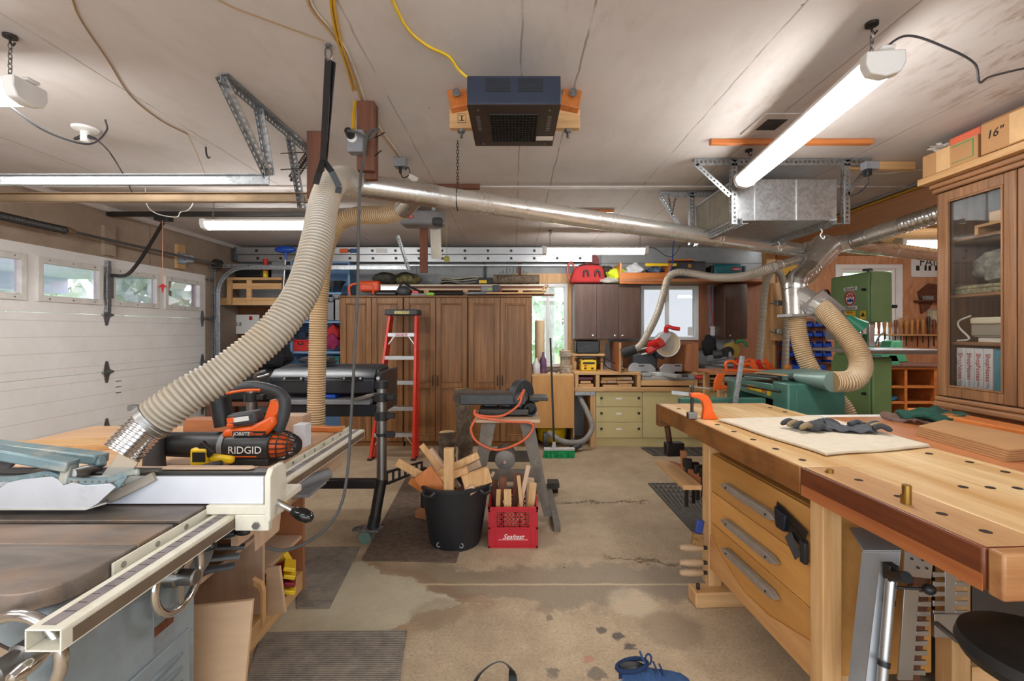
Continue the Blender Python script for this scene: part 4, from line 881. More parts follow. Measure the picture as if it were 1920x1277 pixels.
# ---------------------------------------------------------------- wardrobes
def wardrobe(i, x0, x1):
    lab = ('tall oak double-door wardrobe against the blue shelf rack, behind the red stepladder', 'middle oak double-door wardrobe, with the red stepladder overlapping one edge', 'tall oak double-door wardrobe beside the narrow window, behind the sander')[i]
    D = 5.675; z1 = 1.87; t = thing('wardrobe', lab, 'wardrobe', ((x0+x1)/2, D, 0), group=None)
    part(t, 'carcass', MB().bx(x0, x1, D+.022, 6.25, .06, z1), oak[2], .003)
    part(t, 'plinth', MB().bx(x0+.01, x1-.01, D+.04, D+.06, 0, .06), oak[0]); part(t, 'cornice', MB().bx(x0-.002, x1+.002, D-.005, 6.25, z1, z1+.018), oak[0], .004)
    xm = (x0+x1)/2
    for s, a, b in ((-1, x0+.006, xm-.003), (1, xm+.003, x1-.006)):
        d = part(t, 'door', MB().bx(a, b, D+.004, D+.02, .07, z1-.01), oak[2], .002)
        fm = MB(); w_ = .065; zs = (.07, .77, .81, z1-.01)
        fm.bx(a, a+w_, D-.006, D+.004, .07, z1-.01).bx(b-w_, b, D-.006, D+.004, .07, z1-.01)
        for q0, q1 in ((.07, .145), (.735, .8), (z1-.085, z1-.01)): fm.bx(a+w_, b-w_, D-.006, D+.004, q0, q1)
        part(d, 'door_frame', fm, oak[2], .006)
        tr = MB()
        for q0, q1 in ((.145, .735), (.8, z1-.085)):
            for k, (aa, bb, cc, dd) in enumerate(((a+w_, a+w_+.014, q0, q1), (b-w_-.014, b-w_, q0, q1), (a+w_, b-w_, q0, q0+.014), (a+w_, b-w_, q1-.014, q1))): tr.bx(aa, bb, D-.009, D+.004, cc, dd)
        part(d, 'panel_moulding', tr, oak[2], .005)
        hx = xm+s*.03; hz = .83; pts = spline([(hx, D-.006, hz-.06), (hx, D-.03, hz-.05), (hx, D-.034, hz), (hx, D-.03, hz+.05), (hx, D-.006, hz+.06)], 5)
        part(d, 'handle', MB().tube(pts, .006, 8), iron)
    return t
xs = [-2.175, -1.378, -.576, .228]
for i in range(3): wardrobe(i, xs[i], xs[i+1]-.004)
WT = 1.889
# lumber and tools on the wardrobes
rg = random.Random(3)
def plank(lab, x0, x1, y, z, w_, h_, m, dz=0): return solo('plank', lab, 'plank', MB().bar((x0, y, z+h_/2), (x1, y+rg.uniform(-.02, .02), z+h_/2+dz), w_, h_), m, .002, 'planks stacked on the wardrobes')
PL = [('longest board of the stack above the wardrobes, at the bottom', -1.2, .42, 6.02, WT, .14, .03, pine[0]), ('pale board in the second layer above the wardrobes', -1.35, .36, 5.86, WT, .12, .025, pale[0]),
      ('brown board at the wall side of the stack above the wardrobes', -1.4, .3, 6.17, WT, .13, .04, cherry[0]), ('thin board resting on the bottom board above the wardrobes', -1.5, .4, 6.0, WT+.031, .16, .02, pine[0]),
      ('dark board in the middle of the stack above the wardrobes', -1.3, .35, 5.85, WT+.026, .1, .03, brownw[0]), ('light board near the top of the stack above the wardrobes', -1.7, .43, 6.05, WT+.052, .2, .022, pale[0]),
      ('white-edged top board of the stack above the wardrobes', -1.9, .39, 5.9, WT+.058, .12, .02, plain('white_lumber', '#dccfb8', .6)), ('reddish top board by the wall above the wardrobes', -1.85, .45, 6.08, WT+.076, .18, .02, cherry[0]),
      ('short offcut sticking out past the wardrobe end by the window', -.1, .5, 5.74, WT, .08, .02, brownw[0]), ('wide pale offcut on the last wardrobe near the window', -.35, .38, 5.72, WT+.021, .1, .02, pine[0])]
for i, a in enumerate(PL): plank(*(a if i > 7 else a[:4]+(a[4]+.075,)+a[5:]))
for x, lab in ((-1.12, 'first lumber bearer under the plank stack, towards the stepladder'), (-.62, 'middle lumber bearer under the plank stack above the wardrobes'), (.08, 'lumber bearer under the plank stack at the window end')): solo('lumber_bearer', lab, 'lumber', MB().bx(x-.03, x+.03, 5.8, 6.24, WT+.0005, WT+.0745), pine[1], .002)
for x in (-1.25, .16 if 0 else -.2): solo('clamp_block', 'small red clamp block in front of the plank stack, ' + ('over the middle doors' if x < -1 else 'nearer the window'), 'clamp', MB().bx(x-.045, x+.045, 5.75, 5.8, WT+.0, WT+.07) if x < -1 else MB().bx(x-.045, x+.045, 5.74, 5.79, WT+.042, WT+.105), red, .008)
ZT = WT+.173
solo('tool_bag', 'black bag with yellow-green trim on the planks above the wardrobes', 'bag', soft((-1.7, 6.02, ZT+.07), (.17, .12, .09), 8, .06), plain('bag_camouflage', '#3a3a30', .9, 0, .9, 16))
t = thing('net_bag', 'black and yellow mesh sports bag on the planks above the wardrobes', 'bag', (-1.4, 6.05, ZT)); part(t, 'body', soft((-1.42, 6.05, ZT+.07), (.18, .12, .085), 9, .05), plain('olive_bag', '#6c6440', .9, 0, .6, 24)); part(t, 'strap', MB().tube([(-1.42+.11*math.cos(a*.33), 5.92, ZT+.07+.07*math.sin(a*.33)) for a in range(10)], .012, 6), black)
for k in range(3): solo('rolled_sheet', ('lowest', 'middle', 'topmost')[k]+' of the grey sheets stacked on the planks above the wardrobes', 'sheet', MB().grid(lambda u, v: (-.98+.48*u+.02*k, 5.95+.2*v, ZT+.03+k*.03+.012*math.sin(u*7+k)), 16, 2, .018), plain('grey_sheet_%d' % k, ('#77736a', '#8c877c', '#a09a8c')[k], .8), .003)
t = thing('tool_box', 'small black box with yellow label on the planks above the wardrobes', 'box', (-.5, 6.0, ZT)); part(t, 'body', MB().bx(-.66, -.28, 5.98, 6.12, ZT, ZT+.085), black, .006); part(t, 'label', MB().bx(-.46, -.36, 5.976, 5.979, ZT+.01, ZT+.05), yellowp)
solo('firewood_bundle', 'brown bark bundle under a net on the planks above the wardrobes', 'bundle', MB().hose([(-.27, 6.03, ZT+.065), (.1, 6.02, ZT+.068), (.33, 6.03, ZT+.065)], .063, .03, .05, 14), bark)
nm_ = MB()
for i in range(9):
    a = -.22+i*.045; nm_.tube([(a, 5.96, ZT+.06), (a+.03, 5.99, ZT+.16+.06*math.sin(i*.4)), (a+.04, 6.06, ZT+.15)], .0025, 4)
solo('netting', 'black mesh net draped over the bark bundle above the wardrobes', 'net', nm_, black, kind='stuff')
t = thing('chainsaw', 'orange chainsaw with looped handle on the first wardrobe', 'chainsaw', (-2.0, 5.85, WT)); part(t, 'body', MB().bx(-1.98, -1.72, 5.8, 5.98, WT+.06, WT+.2), plain('saw_orange', '#d84a24', .45), .03, seg=3)
part(t, 'handle', MB().tube(spline([(-2.1, 5.82, WT+.015), (-2.1, 5.8, WT+.12), (-2.02, 5.8, WT+.16), (-1.86, 5.8, WT+.16), (-1.8, 5.8, WT+.12), (-1.8, 5.82, WT+.03)], 5), .014, 8), orangep); part(t, 'guide_bar', MB().bx(-1.72, -1.2, 5.85, 5.86, WT+.08, WT+.14), alu, .004)
t = thing('hedge_trimmer', 'black and grey hedge trimmer lying behind the chainsaw handle', 'trimmer', (-1.55, 5.78, WT)); part(t, 'body', MB().bx(-1.75, -1.48, 5.72, 5.8, WT, WT+.06), black, .02); part(t, 'motor', soft((-1.4, 5.76, WT+.06), (.09, .05, .065), 3, .05), dgrey); part(t, 'grip', MB().tube(spline([(-1.46, 5.76, WT+.1), (-1.4, 5.75, WT+.17), (-1.33, 5.76, WT+.12), (-1.2, 5.76, WT+.06)], 5), .014, 8), black); part(t, 'blade', MB().bx(-1.3, -1.02, 5.74, 5.78, WT+.004, WT+.03), mgrey)
t = thing('pole_trimmer', 'battery pole trimmer with grey-green head lying along the wardrobe tops', 'trimmer', (-.6, 5.71, WT)); part(t, 'shaft', MB().cyl((-1.0, 5.71, WT+.028), (-.3, 5.71, WT+.034), .014, n=10), black); part(t, 'collar', MB().cyl((-.62, 5.71, WT+.03), (-.32, 5.71, WT+.034), .018, n=10), mgrey)
part(t, 'motor', MB().bx(-.42, -.24, 5.68, 5.735, WT+.041, WT+.12), mgrey, .02); part(t, 'battery', MB().bx(-.27, -.17, 5.675, 5.735, WT+.043, WT+.13), dgrey, .012); part(t, 'trim_stripe', MB().bx(-.33, -.28, 5.677, 5.68, WT+.07, WT+.09), plain('lime_green', '#8dc63f', .4)); part(t, 'clip', MB().bx(-1.1, -1.0, 5.69, 5.73, WT, WT+.04), plain('lime_green2', '#8dc63f', .4), .01)
# ---------------------------------------------------------------- window corner
solo('cardboard_tube', 'tall cardboard tube standing on the plywood ledge by the narrow window', 'tube', MB().lathe([(.062, 0), (.062, .62), (.055, .62), (.055, .02), (0, .02)], at(1012, 690, 5.95), n=20), plain('tube_card', '#d3b892', .8, 0, .05))
PZ = .905
t = thing('plywood_locker', 'tall blank plywood locker panel in front of the narrow window', 'cabinet', (.48, 5.75, 0))
part(t, 'top', MB().bx(.22, .745, 5.66, 6.28, PZ-.02, PZ), pine[0], .003); part(t, 'front_panel', MB().bx(.235, .74, 5.62, 5.64, .245, PZ-.015), wood('birch_front', '#c98f4e', '#e0aa66', 2, 9, .5, stretch=.15), .003); part(t, 'side_panel', MB().bx(.225, .24, 5.645, 6.28, .0, PZ-.02), pine[2]); part(t, 'side_panel', MB().bx(.73, .745, 5.645, 6.28, .0, PZ-.02), pine[2])
solo('spray_bottle', 'white plastic bottle with purple label on the ledge by the cardboard tube', 'bottle', MB().lathe([(.045, 0), (.05, .01), (.05, .12), (.02, .17), (.02, .2), (0, .2)], (.28, 5.75, PZ), n=16), plain('milky_plastic', '#d6d3d6', .4))
solo('spray_bottle', 'dark green-topped bottle beside the white one on the ledge', 'bottle', MB().lathe([(.04, 0), (.042, .01), (.042, .17), (.015, .22), (.015, .27), (0, .27)], (.375, 5.85, PZ), n=16), plain('purple_label', '#6a4a6e', .5, 0, .5, 14))
birch = plain('birch_bark', '#a89a86', .9, 0, .45, 16, bump=.4); cut = plain('cut_wood', '#c8a878', .8, 0, .15, 20)
for i, (x, z, r, h_, lab) in enumerate(((.66, PZ, .085, .1, 'lower birch log round on the ledge beside the window'), (.65, PZ+.101, .065, .12, 'upper birch log round stacked on the lower one'), (.655, PZ+.222, .08, .07, 'thin birch disc on top of the log stack'))):
    t = thing('log_round', lab, 'log', (x, 5.8, z)); part(t, 'bark', MB().hose([(x, 5.8, z), (x, 5.8, z+h_*.5), (x, 5.8, z+h_)], r, .03, .04, 18), birch); part(t, 'cut_face', MB().cyl((x, 5.8, z+h_-.004), (x, 5.8, z+h_+.0005), r*.93, n=18), cut)
solo('tree_branch', 'knobbly grey branch offcut lying on the ledge in front of the window', 'branch', MB().tube(spline([(.40, 5.72, PZ+.03), (.46, 5.74, PZ+.05), (.53, 5.72, PZ+.035), (.57, 5.74, PZ+.06)], 5), [.02+.006*math.sin(i*2) for i in range(16)], 8), bark)
# yellow vacuum under the locker
t = thing('shop_vacuum', 'yellow shop vacuum with grey hose half hidden under the plywood locker', 'vacuum cleaner', (.62, 5.5, 0))
part(t, 'tank', MB().lathe([(.15, .02), (.18, .05), (.19, .2), (.16, .23), (0, .24)], (.485, 5.9, 0), n=24), yellowp); part(t, 'wheel', MB().cyl((.36, 5.62, .1), (.42, 5.62, .1), .1, n=20), dgrey); part(t, 'wheel', MB().cyl((.7, 5.65, .06), (.75, 5.65, .06), .06, n=16), dgrey)
part(t, 'hose', MB().hose([(.42, 5.58, .2), (.55, 5.5, .13), (.7, 5.48, .1), (.85, 5.5, .13), (.95, 5.55, .27), (.9, 5.62, .45), (.84, 5.7, .58), (.83, 5.8, .62)], .034, .014, .08, 14), hose_g)
part(t, 'hose_end', MB().cyl((.69, 5.42, .035), (.8, 5.47, .08), .034, .03, 14), dgrey)
# ================================================================ WORKBENCH WITH SAGE DRAWERS
D = 5.675
t = thing('base_cabinet', 'sage green base cabinet with three labelled drawers and doors along the back wall', 'cabinet', (2.0, D, 0))
part(t, 'carcass', MB().bx(1.018, 3.3, D+.02, 6.27, .1, .69), sage, .003); part(t, 'plinth', MB().bx(1.018, 3.3, D+.03, 6.2, 0, .1), sage); part(t, 'end_post', MB().bx(.95, 1.015, D-.005, 6.2, 0, .69), pine[2], .003)
for i, (z0, z1) in enumerate(((.5, .682), (.31, .495), (.115, .305))):
    d = part(t, 'drawer', MB().bx(1.022, 1.598, D, D+.02, z0, z1), sage, .003)
    for x in (1.085, 1.55): part(d, 'knob', MB().lathe([(.008, 0), (.008, .012), (.017, .02), (.014, .032), (0, .035)], (x, D, (z0+z1)/2+.02), (0, -1, 0), 14), iron)
    part(d, 'label_holder', MB().bx(1.27, 1.34, D-.003, D, (z0+z1)/2, (z0+z1)/2+.024), white_card)
for x0, x1 in ((1.602, 2.175), (2.18, 2.74), (2.745, 3.29)):
    d = part(t, 'door', MB().bx(x0, x1, D, D+.02, .115, .682), sage, .003); part(d, 'knob', MB().lathe([(.008, 0), (.008, .012), (.017, .02), (.014, .032), (0, .035)], (x1-.05, D, .61), (0, -1, 0), 14), iron)
t = thing('workbench', 'pine workbench top with cubbyholes of offcuts above the sage drawers', 'workbench', (1.9, D, .69))
part(t, 'deck', MB().bx(.75, 3.3, D-.02, 6.28, .692, .745), pine[0], .003); part(t, 'bench_top', MB().bx(.75, 1.575, D-.02, 6.28, .9, .93), pine[0], .003); part(t, 'bench_top', MB().bx(2.26, 3.3, D-.02, 6.28, .9, .93), pine[0], .003)
for x in (.755, 1.018, 1.53, 2.24): part(t, 'divider', MB().bx(x, x+.045, D-.018, 6.2, .746, .899), pine[2], .003)
part(t, 'back_panel', MB().bx(.8, 3.3, 6.2, 6.22, .746, .899), brownw[0]); part(t, 'saw_bay_front', MB().bx(1.58, 2.235, D-.015, D+.02, .765, .83), pine[0], .003); part(t, 'saw_bay_deck', MB().bx(1.58, 2.235, D+.021, 6.2, .8, .825), pine[0])
part(t, 'steel_strap', MB().bx(.76, 1.01, D-.012, D+.02, .645, .69), galv)
def offcuts(x0, x1, z0, z1, n, seed, where, mats):
    rg = random.Random(seed); rows = []; z = z0; k = 0
    while k < n:
        x = x0+rg.uniform(0, .03); top = 0
        while x < x1-.05 and k < n:
            w_ = min(rg.uniform(.07, .2), x1-x); h_ = rg.uniform(.025, .042); top = max(top, h_)
            if z+h_ > z1: k = n; break
            solo('wood_offcut', 'short wood offcut stacked in '+where, 'wood offcut', MB().bx(x, x+w_, D+rg.uniform(.0, .03), D+.25, z, z+h_), mats[rg.randrange(len(mats))], .002, 'offcuts in '+where); k += 1
            x += w_+.004
        z += .044
offcuts(.805, 1.0, .746, .89, 8, 1, 'the narrow cubbyhole by the plywood locker', [plain('purpleheart', '#7d4a5c', .6, 0, .15), pine[0], brownw[0]])
offcuts(1.08, 1.5, .746, .89, 9, 2, 'the cubbyhole below the yellow battery charger', [pine[0], pale[0], pine[1]])
offcuts(2.3, 2.8, .746, .885, 11, 3, 'the cubbyhole under the older mitre saw', [pine[0], brownw[0], cherry[0]])
# speaker shelf and charger
t = thing('speaker_shelf', 'little wooden shelf under the brown wall cabinets carrying a black speaker', 'shelf', (1.0, 6.1, .93)); part(t, 'board', MB().bx(.77, 1.19, 5.95, 6.28, 1.12, 1.145), pine[0], .003)
for x in (.79, 1.14): part(t, 'leg', MB().bx(x, x+.03, 6.0, 6.25, .931, 1.119), pine[2])
part(t, 'back_panel', MB().bx(.76, 1.29, 6.27, 6.29, .93, 1.33), pine[0])
t = thing('loudspeaker', 'black loudspeaker on the little shelf under the brown wall cabinets', 'speaker', (1.0, 6.0, 1.146)); part(t, 'cabinet', MB().bx(.81, 1.13, 5.97, 6.2, 1.146, 1.32), black, .03, seg=3); part(t, 'grille_cloth', MB().bx(.83, 1.11, 5.966, 5.969, 1.16, 1.305), cloth_g)
t = thing('battery_charger', 'yellow battery charger with dials on the bench under the speaker', 'charger', (1.0, 5.85, .93)); part(t, 'body', MB().bx(.86, 1.06, 5.85, 6.0, .93, 1.07), yellowp, .012); part(t, 'handle', MB().tube([(.88, 5.86, 1.07), (.9, 5.86, 1.1), (1.02, 5.86, 1.1), (1.04, 5.86, 1.07)], .008, 6), black)
part(t, 'meter', MB().bx(.885, 1.035, 5.845, 5.849, 1.02, 1.045), black); part(t, 'switch', MB().bx(.9, .93, 5.845, 5.849, .955, .975), black); part(t, 'switch', MB().bx(.99, 1.02, 5.845, 5.849, .955, .975), black); part(t, 'red_button', MB().bx(.9, .935, 5.845, 5.849, .99, 1.008), red)
part(t, 'cable', MB().tube(spline([(1.06, 5.9, 1.0), (1.14, 5.88, 1.05), (1.2, 5.9, .98), (1.3, 5.86, .94), (1.42, 5.9, .945)], 6), .008, 6), black); part(t, 'cable', MB().tube(spline([(.86, 5.95, 1.02), (.8, 5.93, 1.08), (.95, 5.94, 1.11), (1.15, 5.93, 1.1), (1.3, 5.92, 1.03), (1.44, 5.9, .98)], 6), .007, 6), black)
solo('wood_sample', 'grey tapered board leaning on the wall beside the speaker shelf', 'board', MB().sheet([(1.22, 6.2, .931), (1.34, 6.2, .931), (1.36, 6.26, 1.2), (1.26, 6.26, 1.29)], .02, (0, -1, 0)), mgrey)
solo('wood_wedge', 'pale tapered board leaning beside the mitre saw hood', 'board', MB().sheet([(1.38, 6.1, .931), (1.46, 6.1, .931), (1.44, 6.2, 1.27), (1.4, 6.2, 1.27)], .02, (0, -1, 0)), plain('pale_board', '#bdb6a4', .7))
# saw hood + saws
t = thing('saw_hood', 'open reddish plywood dust hood round the mitre saw', 'dust hood', (1.9, 6.0, .826)); mb = MB().bx(1.315, 1.33, 5.62, 6.27, .931, 1.3); part(t, 'side_panel', mb, cherry[2], .002)
part(t, 'side_panel', MB().bx(2.262, 2.277, 5.62, 6.27, .931, 1.3), cherry[2], .002); part(t, 'back_panel', MB().bx(1.33, 2.262, 6.255, 6.27, .93, 1.3), cherry[0], .002); part(t, 'edge_strip', MB().bx(1.3, 1.315, 5.61, 5.64, .931, 1.3), pine[2])
part(t, 'wing_panel', MB().sheet([(1.94, 6.2, .931), (2.26, 5.75, .931), (2.26, 5.75, 1.28), (1.94, 6.2, 1.24)], .012, (0, 1, 0)), cherry[2])
sx, sy, sz = 1.92, 5.72, .826
t = thing('mitre_saw', 'red and grey sliding mitre saw under the plywood hood', 'mitre saw', (sx, sy, sz))
part(t, 'base', MB().bx(1.6, 2.22, sy-.02, 6.1, sz, sz+.05).bx(1.6, 1.72, sy-.03, sy+.25, sz+.05, sz+.09), plain('cast_grey', '#a9aaa8', .45, .3, .08), .01)
part(t, 'turntable', MB().cyl((1.88, sy+.2, sz+.05), (1.88, sy+.2, sz+.1), .2, n=32).bar((1.9, sy+.05, sz+.07), (2.0, sy-.2, sz+.07), .09, .04), plain('table_grey', '#b4b5b2', .4, .4, .08), .006)
part(t, 'mitre_arm', MB().bar((1.95, sy-.06, sz+.055), (2.2, sy-.2, sz+.055), .1, .06), mgrey, .015); part(t, 'mitre_knob', MB().cyl((2.2, sy-.2, sz+.06), (2.27, sy-.24, sz+.06), .025, n=12), red); part(t, 'mitre_grip', MB().cyl((2.27, sy-.24, sz+.06), (2.33, sy-.26, sz+.06), .018, n=12), black); part(t, 'mitre_scale', MB().box((2.07, sy-.19, sz+.075), (.08, .01, .03), R3(0, 0, -29)), black)
fz = sz+.1
def fencep(x0, x1, sl):
    p = [(x0, fz), (x1, fz), (x1, fz+.1), (x0+.06, fz+.1), (x0, fz+.04)] if sl > 0 else [(x0, fz), (x1, fz), (x1, fz+.04), (x1-.06, fz+.1), (x0, fz+.1)]
    return MB().prism(p, .03, Matrix(((1, 0, 0, 0), (0, 0, 1, sy+.1), (0, 1, 0, 0), (0, 0, 0, 1))))
part(t, 'fence', fencep(1.575, 1.81, -1), alu, .004); part(t, 'fence', fencep(1.86, 2.15, 1), alu, .004)
for x in (1.63, 2.09): part(t, 'fence_badge', MB().bx(x-.035, x+.035, sy+.097, sy+.0995, fz+.065, fz+.085), dgrey)
bc = at(1250, 645, sy+.1); part(t, 'blade_guard', MB().cyl(bc+Vector((0, -.03, 0)), bc+Vector((0, .05, 0)), .158, n=36), plain('amber_guard', '#c9b696', .25, 0, .1)); part(t, 'guard_rim', MB().tube([bc+Vector((.158*math.cos(a*.2), -.032, .158*math.sin(a*.2))) for a in range(32)], .008, 6, cyc=True), plain('guard_white', '#d8d8e0', .3)); part(t, 'blade', MB().cyl(bc+Vector((-.01, -.035, 0)), bc+Vector((-.01, -.031, 0)), .1, n=36), plain('blade_steel', '#b9b3a8', .3, .6))
part(t, 'upper_guard', MB().prism([(-.22, -.06), (-.03, .0), (.06, .12), (.0, .18), (-.1, .14), (-.2, .03)], .09, Matrix(((1, 0, 0, bc.x), (0, 0, 1, bc.y-.06), (0, 1, 0, bc.z), (0, 0, 0, 1)))), plain('guard_grey', '#b2b2b0', .4, .2), .015)
part(t, 'motor', MB().cyl(bc+Vector((-.2, .02, -.02)), bc+Vector((-.12, -.12, .03)), .055, n=18), red); part(t, 'saw_arm', MB().bar(bc+Vector((-.26, .0, -.1)), bc+Vector((-.05, -.06, .03)), .07, .09), red, .02); part(t, 'trigger_handle', MB().tube(spline([bc+Vector((-.03, -.05, .15)), bc+Vector((-.02, -.07, .22)), bc+Vector((.06, -.09, .2)), bc+Vector((.13, -.1, .19))], 5), .026, 10), red)
part(t, 'slide_rail', MB().cyl(bc+Vector((-.38, .1, -.17)), bc+Vector((-.1, .0, -.08)), .02, n=12).cyl(bc+Vector((-.38, .14, -.1)), bc+Vector((-.1, .04, -.02)), .02, n=12), steel); part(t, 'pivot_housing', MB().bx(bc.x-.42, bc.x-.1, bc.y+.05, bc.y+.2, fz, bc.z-.12), dgrey, .03); part(t, 'dust_boot', MB().prism([(-.12, -.03), (.03, -.1), (.02, -.2), (-.1, -.18)], .08, Matrix(((1, 0, 0, bc.x-.05), (0, 0, 1, bc.y-.02), (0, 1, 0, bc.z), (0, 0, 0, 1)))), black, .02)
part(t, 'bevel_plate', MB().cyl((1.545, sy+.1, fz+.03), (1.545, sy+.14, fz+.03), .085, n=24), alu)
# second saw
t = thing('mitre_saw', 'dark older mitre saw with brass-coloured guard at the wall behind the orange clamps', 'mitre saw', (2.75, 5.9, .93)); b2 = at(1373, 657, 5.75)
part(t, 'base', MB().bx(2.42, 3.0, 5.75, 6.15, .931, 1.0).cyl((2.7, 5.85, 1.0), (2.7, 5.85, 1.03), .18, n=28), mgrey, .008); part(t, 'guard', MB().cyl(b2, b2+Vector((0, .05, 0)), .1, n=28), plain('brass_guard', '#b59a4e', .4, .2, .15)); part(t, 'blade_cover', MB().cyl(b2+Vector((-.05, -.01, -.02)), b2+Vector((-.05, .04, -.02)), .07, n=20), black); part(t, 'motor', MB().cyl(b2+Vector((-.2, .1, -.06)), b2+Vector((-.06, .05, -.04)), .055, n=16), dgrey); part(t, 'arm', MB().bar(b2+Vector((-.25, .2, -.13)), b2+Vector((.0, .0, -.05)), .08, .09), mgrey, .02); part(t, 'handle', MB().tube(spline([b2+Vector((.03, -.02, .1)), b2+Vector((.12, -.04, .12)), b2+Vector((.16, -.05, .04))], 5), .02, 8), plain('green_grip', '#2d7a4a', .5)); part(t, 'dust_bag', soft(at(1330, 650, 6.0), (.09, .09, .15), 12, .1), cloth_b)
# ---------------------------------------------------------------- wall cabinets and shelf
dk = wood('dark_laminate', '#3e2b23', '#63483b', 2, 14, .35, stretch=.08); dks = plain('laminate_side', '#8d8a88', .5)
def wallcab(lab, x0, x1, n, sides):
    D = 5.95; t = thing('wall_cabinet', lab, 'cabinet', ((x0+x1)/2, 6.1, 1.34)); part(t, 'carcass', MB().bx(x0, x1, D+.02, 6.29, 1.34, 2.06), sides, .002)
    w_ = (x1-x0)/n
    for i in range(n):
        d = part(t, 'door', MB().bx(x0+i*w_+.002, x0+(i+1)*w_-.002, D, D+.018, 1.342, 2.058), dk, .002)
        kx = x0+(i+1)*w_-.05 if (i != n-1 or n == 1) else x0+i*w_+.05
        if n == 1: kx = x0+.06
        part(d, 'knob', MB().lathe([(.007, 0), (.007, .012), (.016, .02), (.013, .03), (0, .032)], (kx, D, 1.385), (0, -1, 0), 14), chrome)
    return t
wallcab('dark brown three-door wall cabinet between the two back windows', .79, 1.65, 3, dks); wallcab('dark brown single wall cabinet at the end of the back wall by the hoses', 2.755, 3.05, 1, dk)
solo('plywood_board', 'reddish plywood panel on the back wall beside the single dark cabinet', 'panel', MB().bx(3.06, 3.44, 6.27, 6.297, 1.0, 2.1), cherry[2])
solo('long_shelf', 'long reddish wood shelf above the window and dark cabinets', 'shelf', MB().bx(1.38, 3.4, 5.85, 6.29, 2.08, 2.12), cherry[0], .003)
t = thing('wooden_tray', 'open orange wooden box of tools on the long shelf over the window', 'tray', (1.75, 6.0, 2.12)); part(t, 'front', pb(MB(), 1162, 1256, 511, 532, 5.86, .02), orange_wood[0], .002); part(t, 'end', MB().bx(1.36, 1.385, 5.86, 6.2, 2.121, 2.32), orange_wood[1], .002); part(t, 'end', MB().bx(1.99, 2.015, 5.86, 6.2, 2.121, 2.32), orange_wood[1], .002); part(t, 'back', MB().bx(1.385, 1.99, 6.18, 6.2, 2.121, 2.25), orange_wood[0])
solo('spirit_level', 'yellow spirit level lying on the wooden tool tray', 'level', MB().bx(1.7, 2.1, 5.88, 5.91, 2.285, 2.32), yellowp, .003)
solo('plastic_bundle', 'crumpled clear plastic in the wooden tool tray', 'bag', soft((1.57, 5.98, 2.24), (.13, .08, .08), 21, .2), plain('clear_bag', '#c9cbcd', .3))
solo('tool_roll', 'blue and grey tool jumble at the end of the wooden tool tray', 'tools', soft((1.88, 6.05, 2.23), (.1, .08, .07), 22, .25), plain('jumble', '#4b5c78', .6, 0, .8, 22))
RZ = 2.08
t = thing('tool_bag', 'red canvas tool bag with black handles on the three-door wall cabinet', 'bag', (.98, 6.05, RZ)); mb = MB().prism([(-.25, 0), (.22, 0), (.2, .19), (.14, .24), (-.12, .24), (-.19, .17)], .2, Matrix(((1, 0, 0, .98), (0, 0, 1, 5.97), (0, 1, 0, RZ), (0, 0, 0, 1)))); part(t, 'body', mb, plain('red_canvas', '#a62a2a', .85, 0, .12, 12, bump=.2), .03, seg=3)
for x in (.94, 1.09): part(t, 'handle', MB().tube(spline([(x-.03, 5.96, RZ+.08), (x-.02, 5.95, RZ+.15), (x+.02, 5.95, RZ+.15), (x+.035, 5.96, RZ+.08)], 5), .012, 6), black)
part(t, 'piping', MB().tube(spline([(.84, 5.965, RZ+.22), (.98, 5.96, RZ+.245), (1.12, 5.965, RZ+.235)], 5), .008, 6), black)
solo('air_hose_coil', 'pink and red coiled hose on the wall beside the red tool bag', 'hose', MB().tube([(.76+.045*math.cos(i*.4), 6.1+.01*math.sin(i), RZ+.17+.12*math.sin(i*.4)) for i in range(48)], .012, 6), plain('pink_hose', '#c05a4e', .5))
solo('grinder_wheel', 'dark red wheel hanging on the wall above the red tool bag', 'wheel', MB().lathe([(.02, 0), (.1, 0), (.105, .015), (.1, .03), (.02, .03)], (1.06, 6.25, 2.4), (0, -1, 0)), plain('dark_red', '#7d2a28', .5))
solo('safety_vest', 'high-visibility yellow vest bundle on the wall cabinet beside the red bag', 'vest', soft((1.37, 6.05, RZ+.09), (.13, .11, .1), 15, .18), plain('hi_vis', '#c4d42a', .8, 0, .3, 14)); solo('work_gloves', 'dark and orange glove bundle behind the yellow vest', 'gloves', soft((1.25, 6.18, RZ+.12), (.1, .07, .12), 16, .2), plain('dark_glove', '#3c3530', .9, 0, .7, 14)); solo('rag_heap', 'crumpled grey rags on the wall cabinet in front of the vest', 'rags', soft((1.27, 5.97, RZ+.03), (.12, .03, .035), 17, .2), plain('rag_grey', '#a39e93', .95))
t = thing('storage_case', 'dark grey plastic case with an orange lid board on the long shelf', 'case', (2.3, 6.05, 2.121)); part(t, 'body', MB().bx(2.05, 2.52, 5.97, 6.25, 2.121, 2.36), dgrey, .015); part(t, 'latch', MB().cyl((2.3, 5.96, 2.3), (2.3, 5.97, 2.3), .025, n=14), brass)
solo('lid_board', 'orange oval board lying on the dark grey case', 'board', MB().prism([(2.02, 5.95), (2.3, 5.9), (2.38, 5.96), (2.3, 6.05), (2.05, 6.06)], .02, Matrix.Translation((0, 0, 2.361))), orange_wood[0])
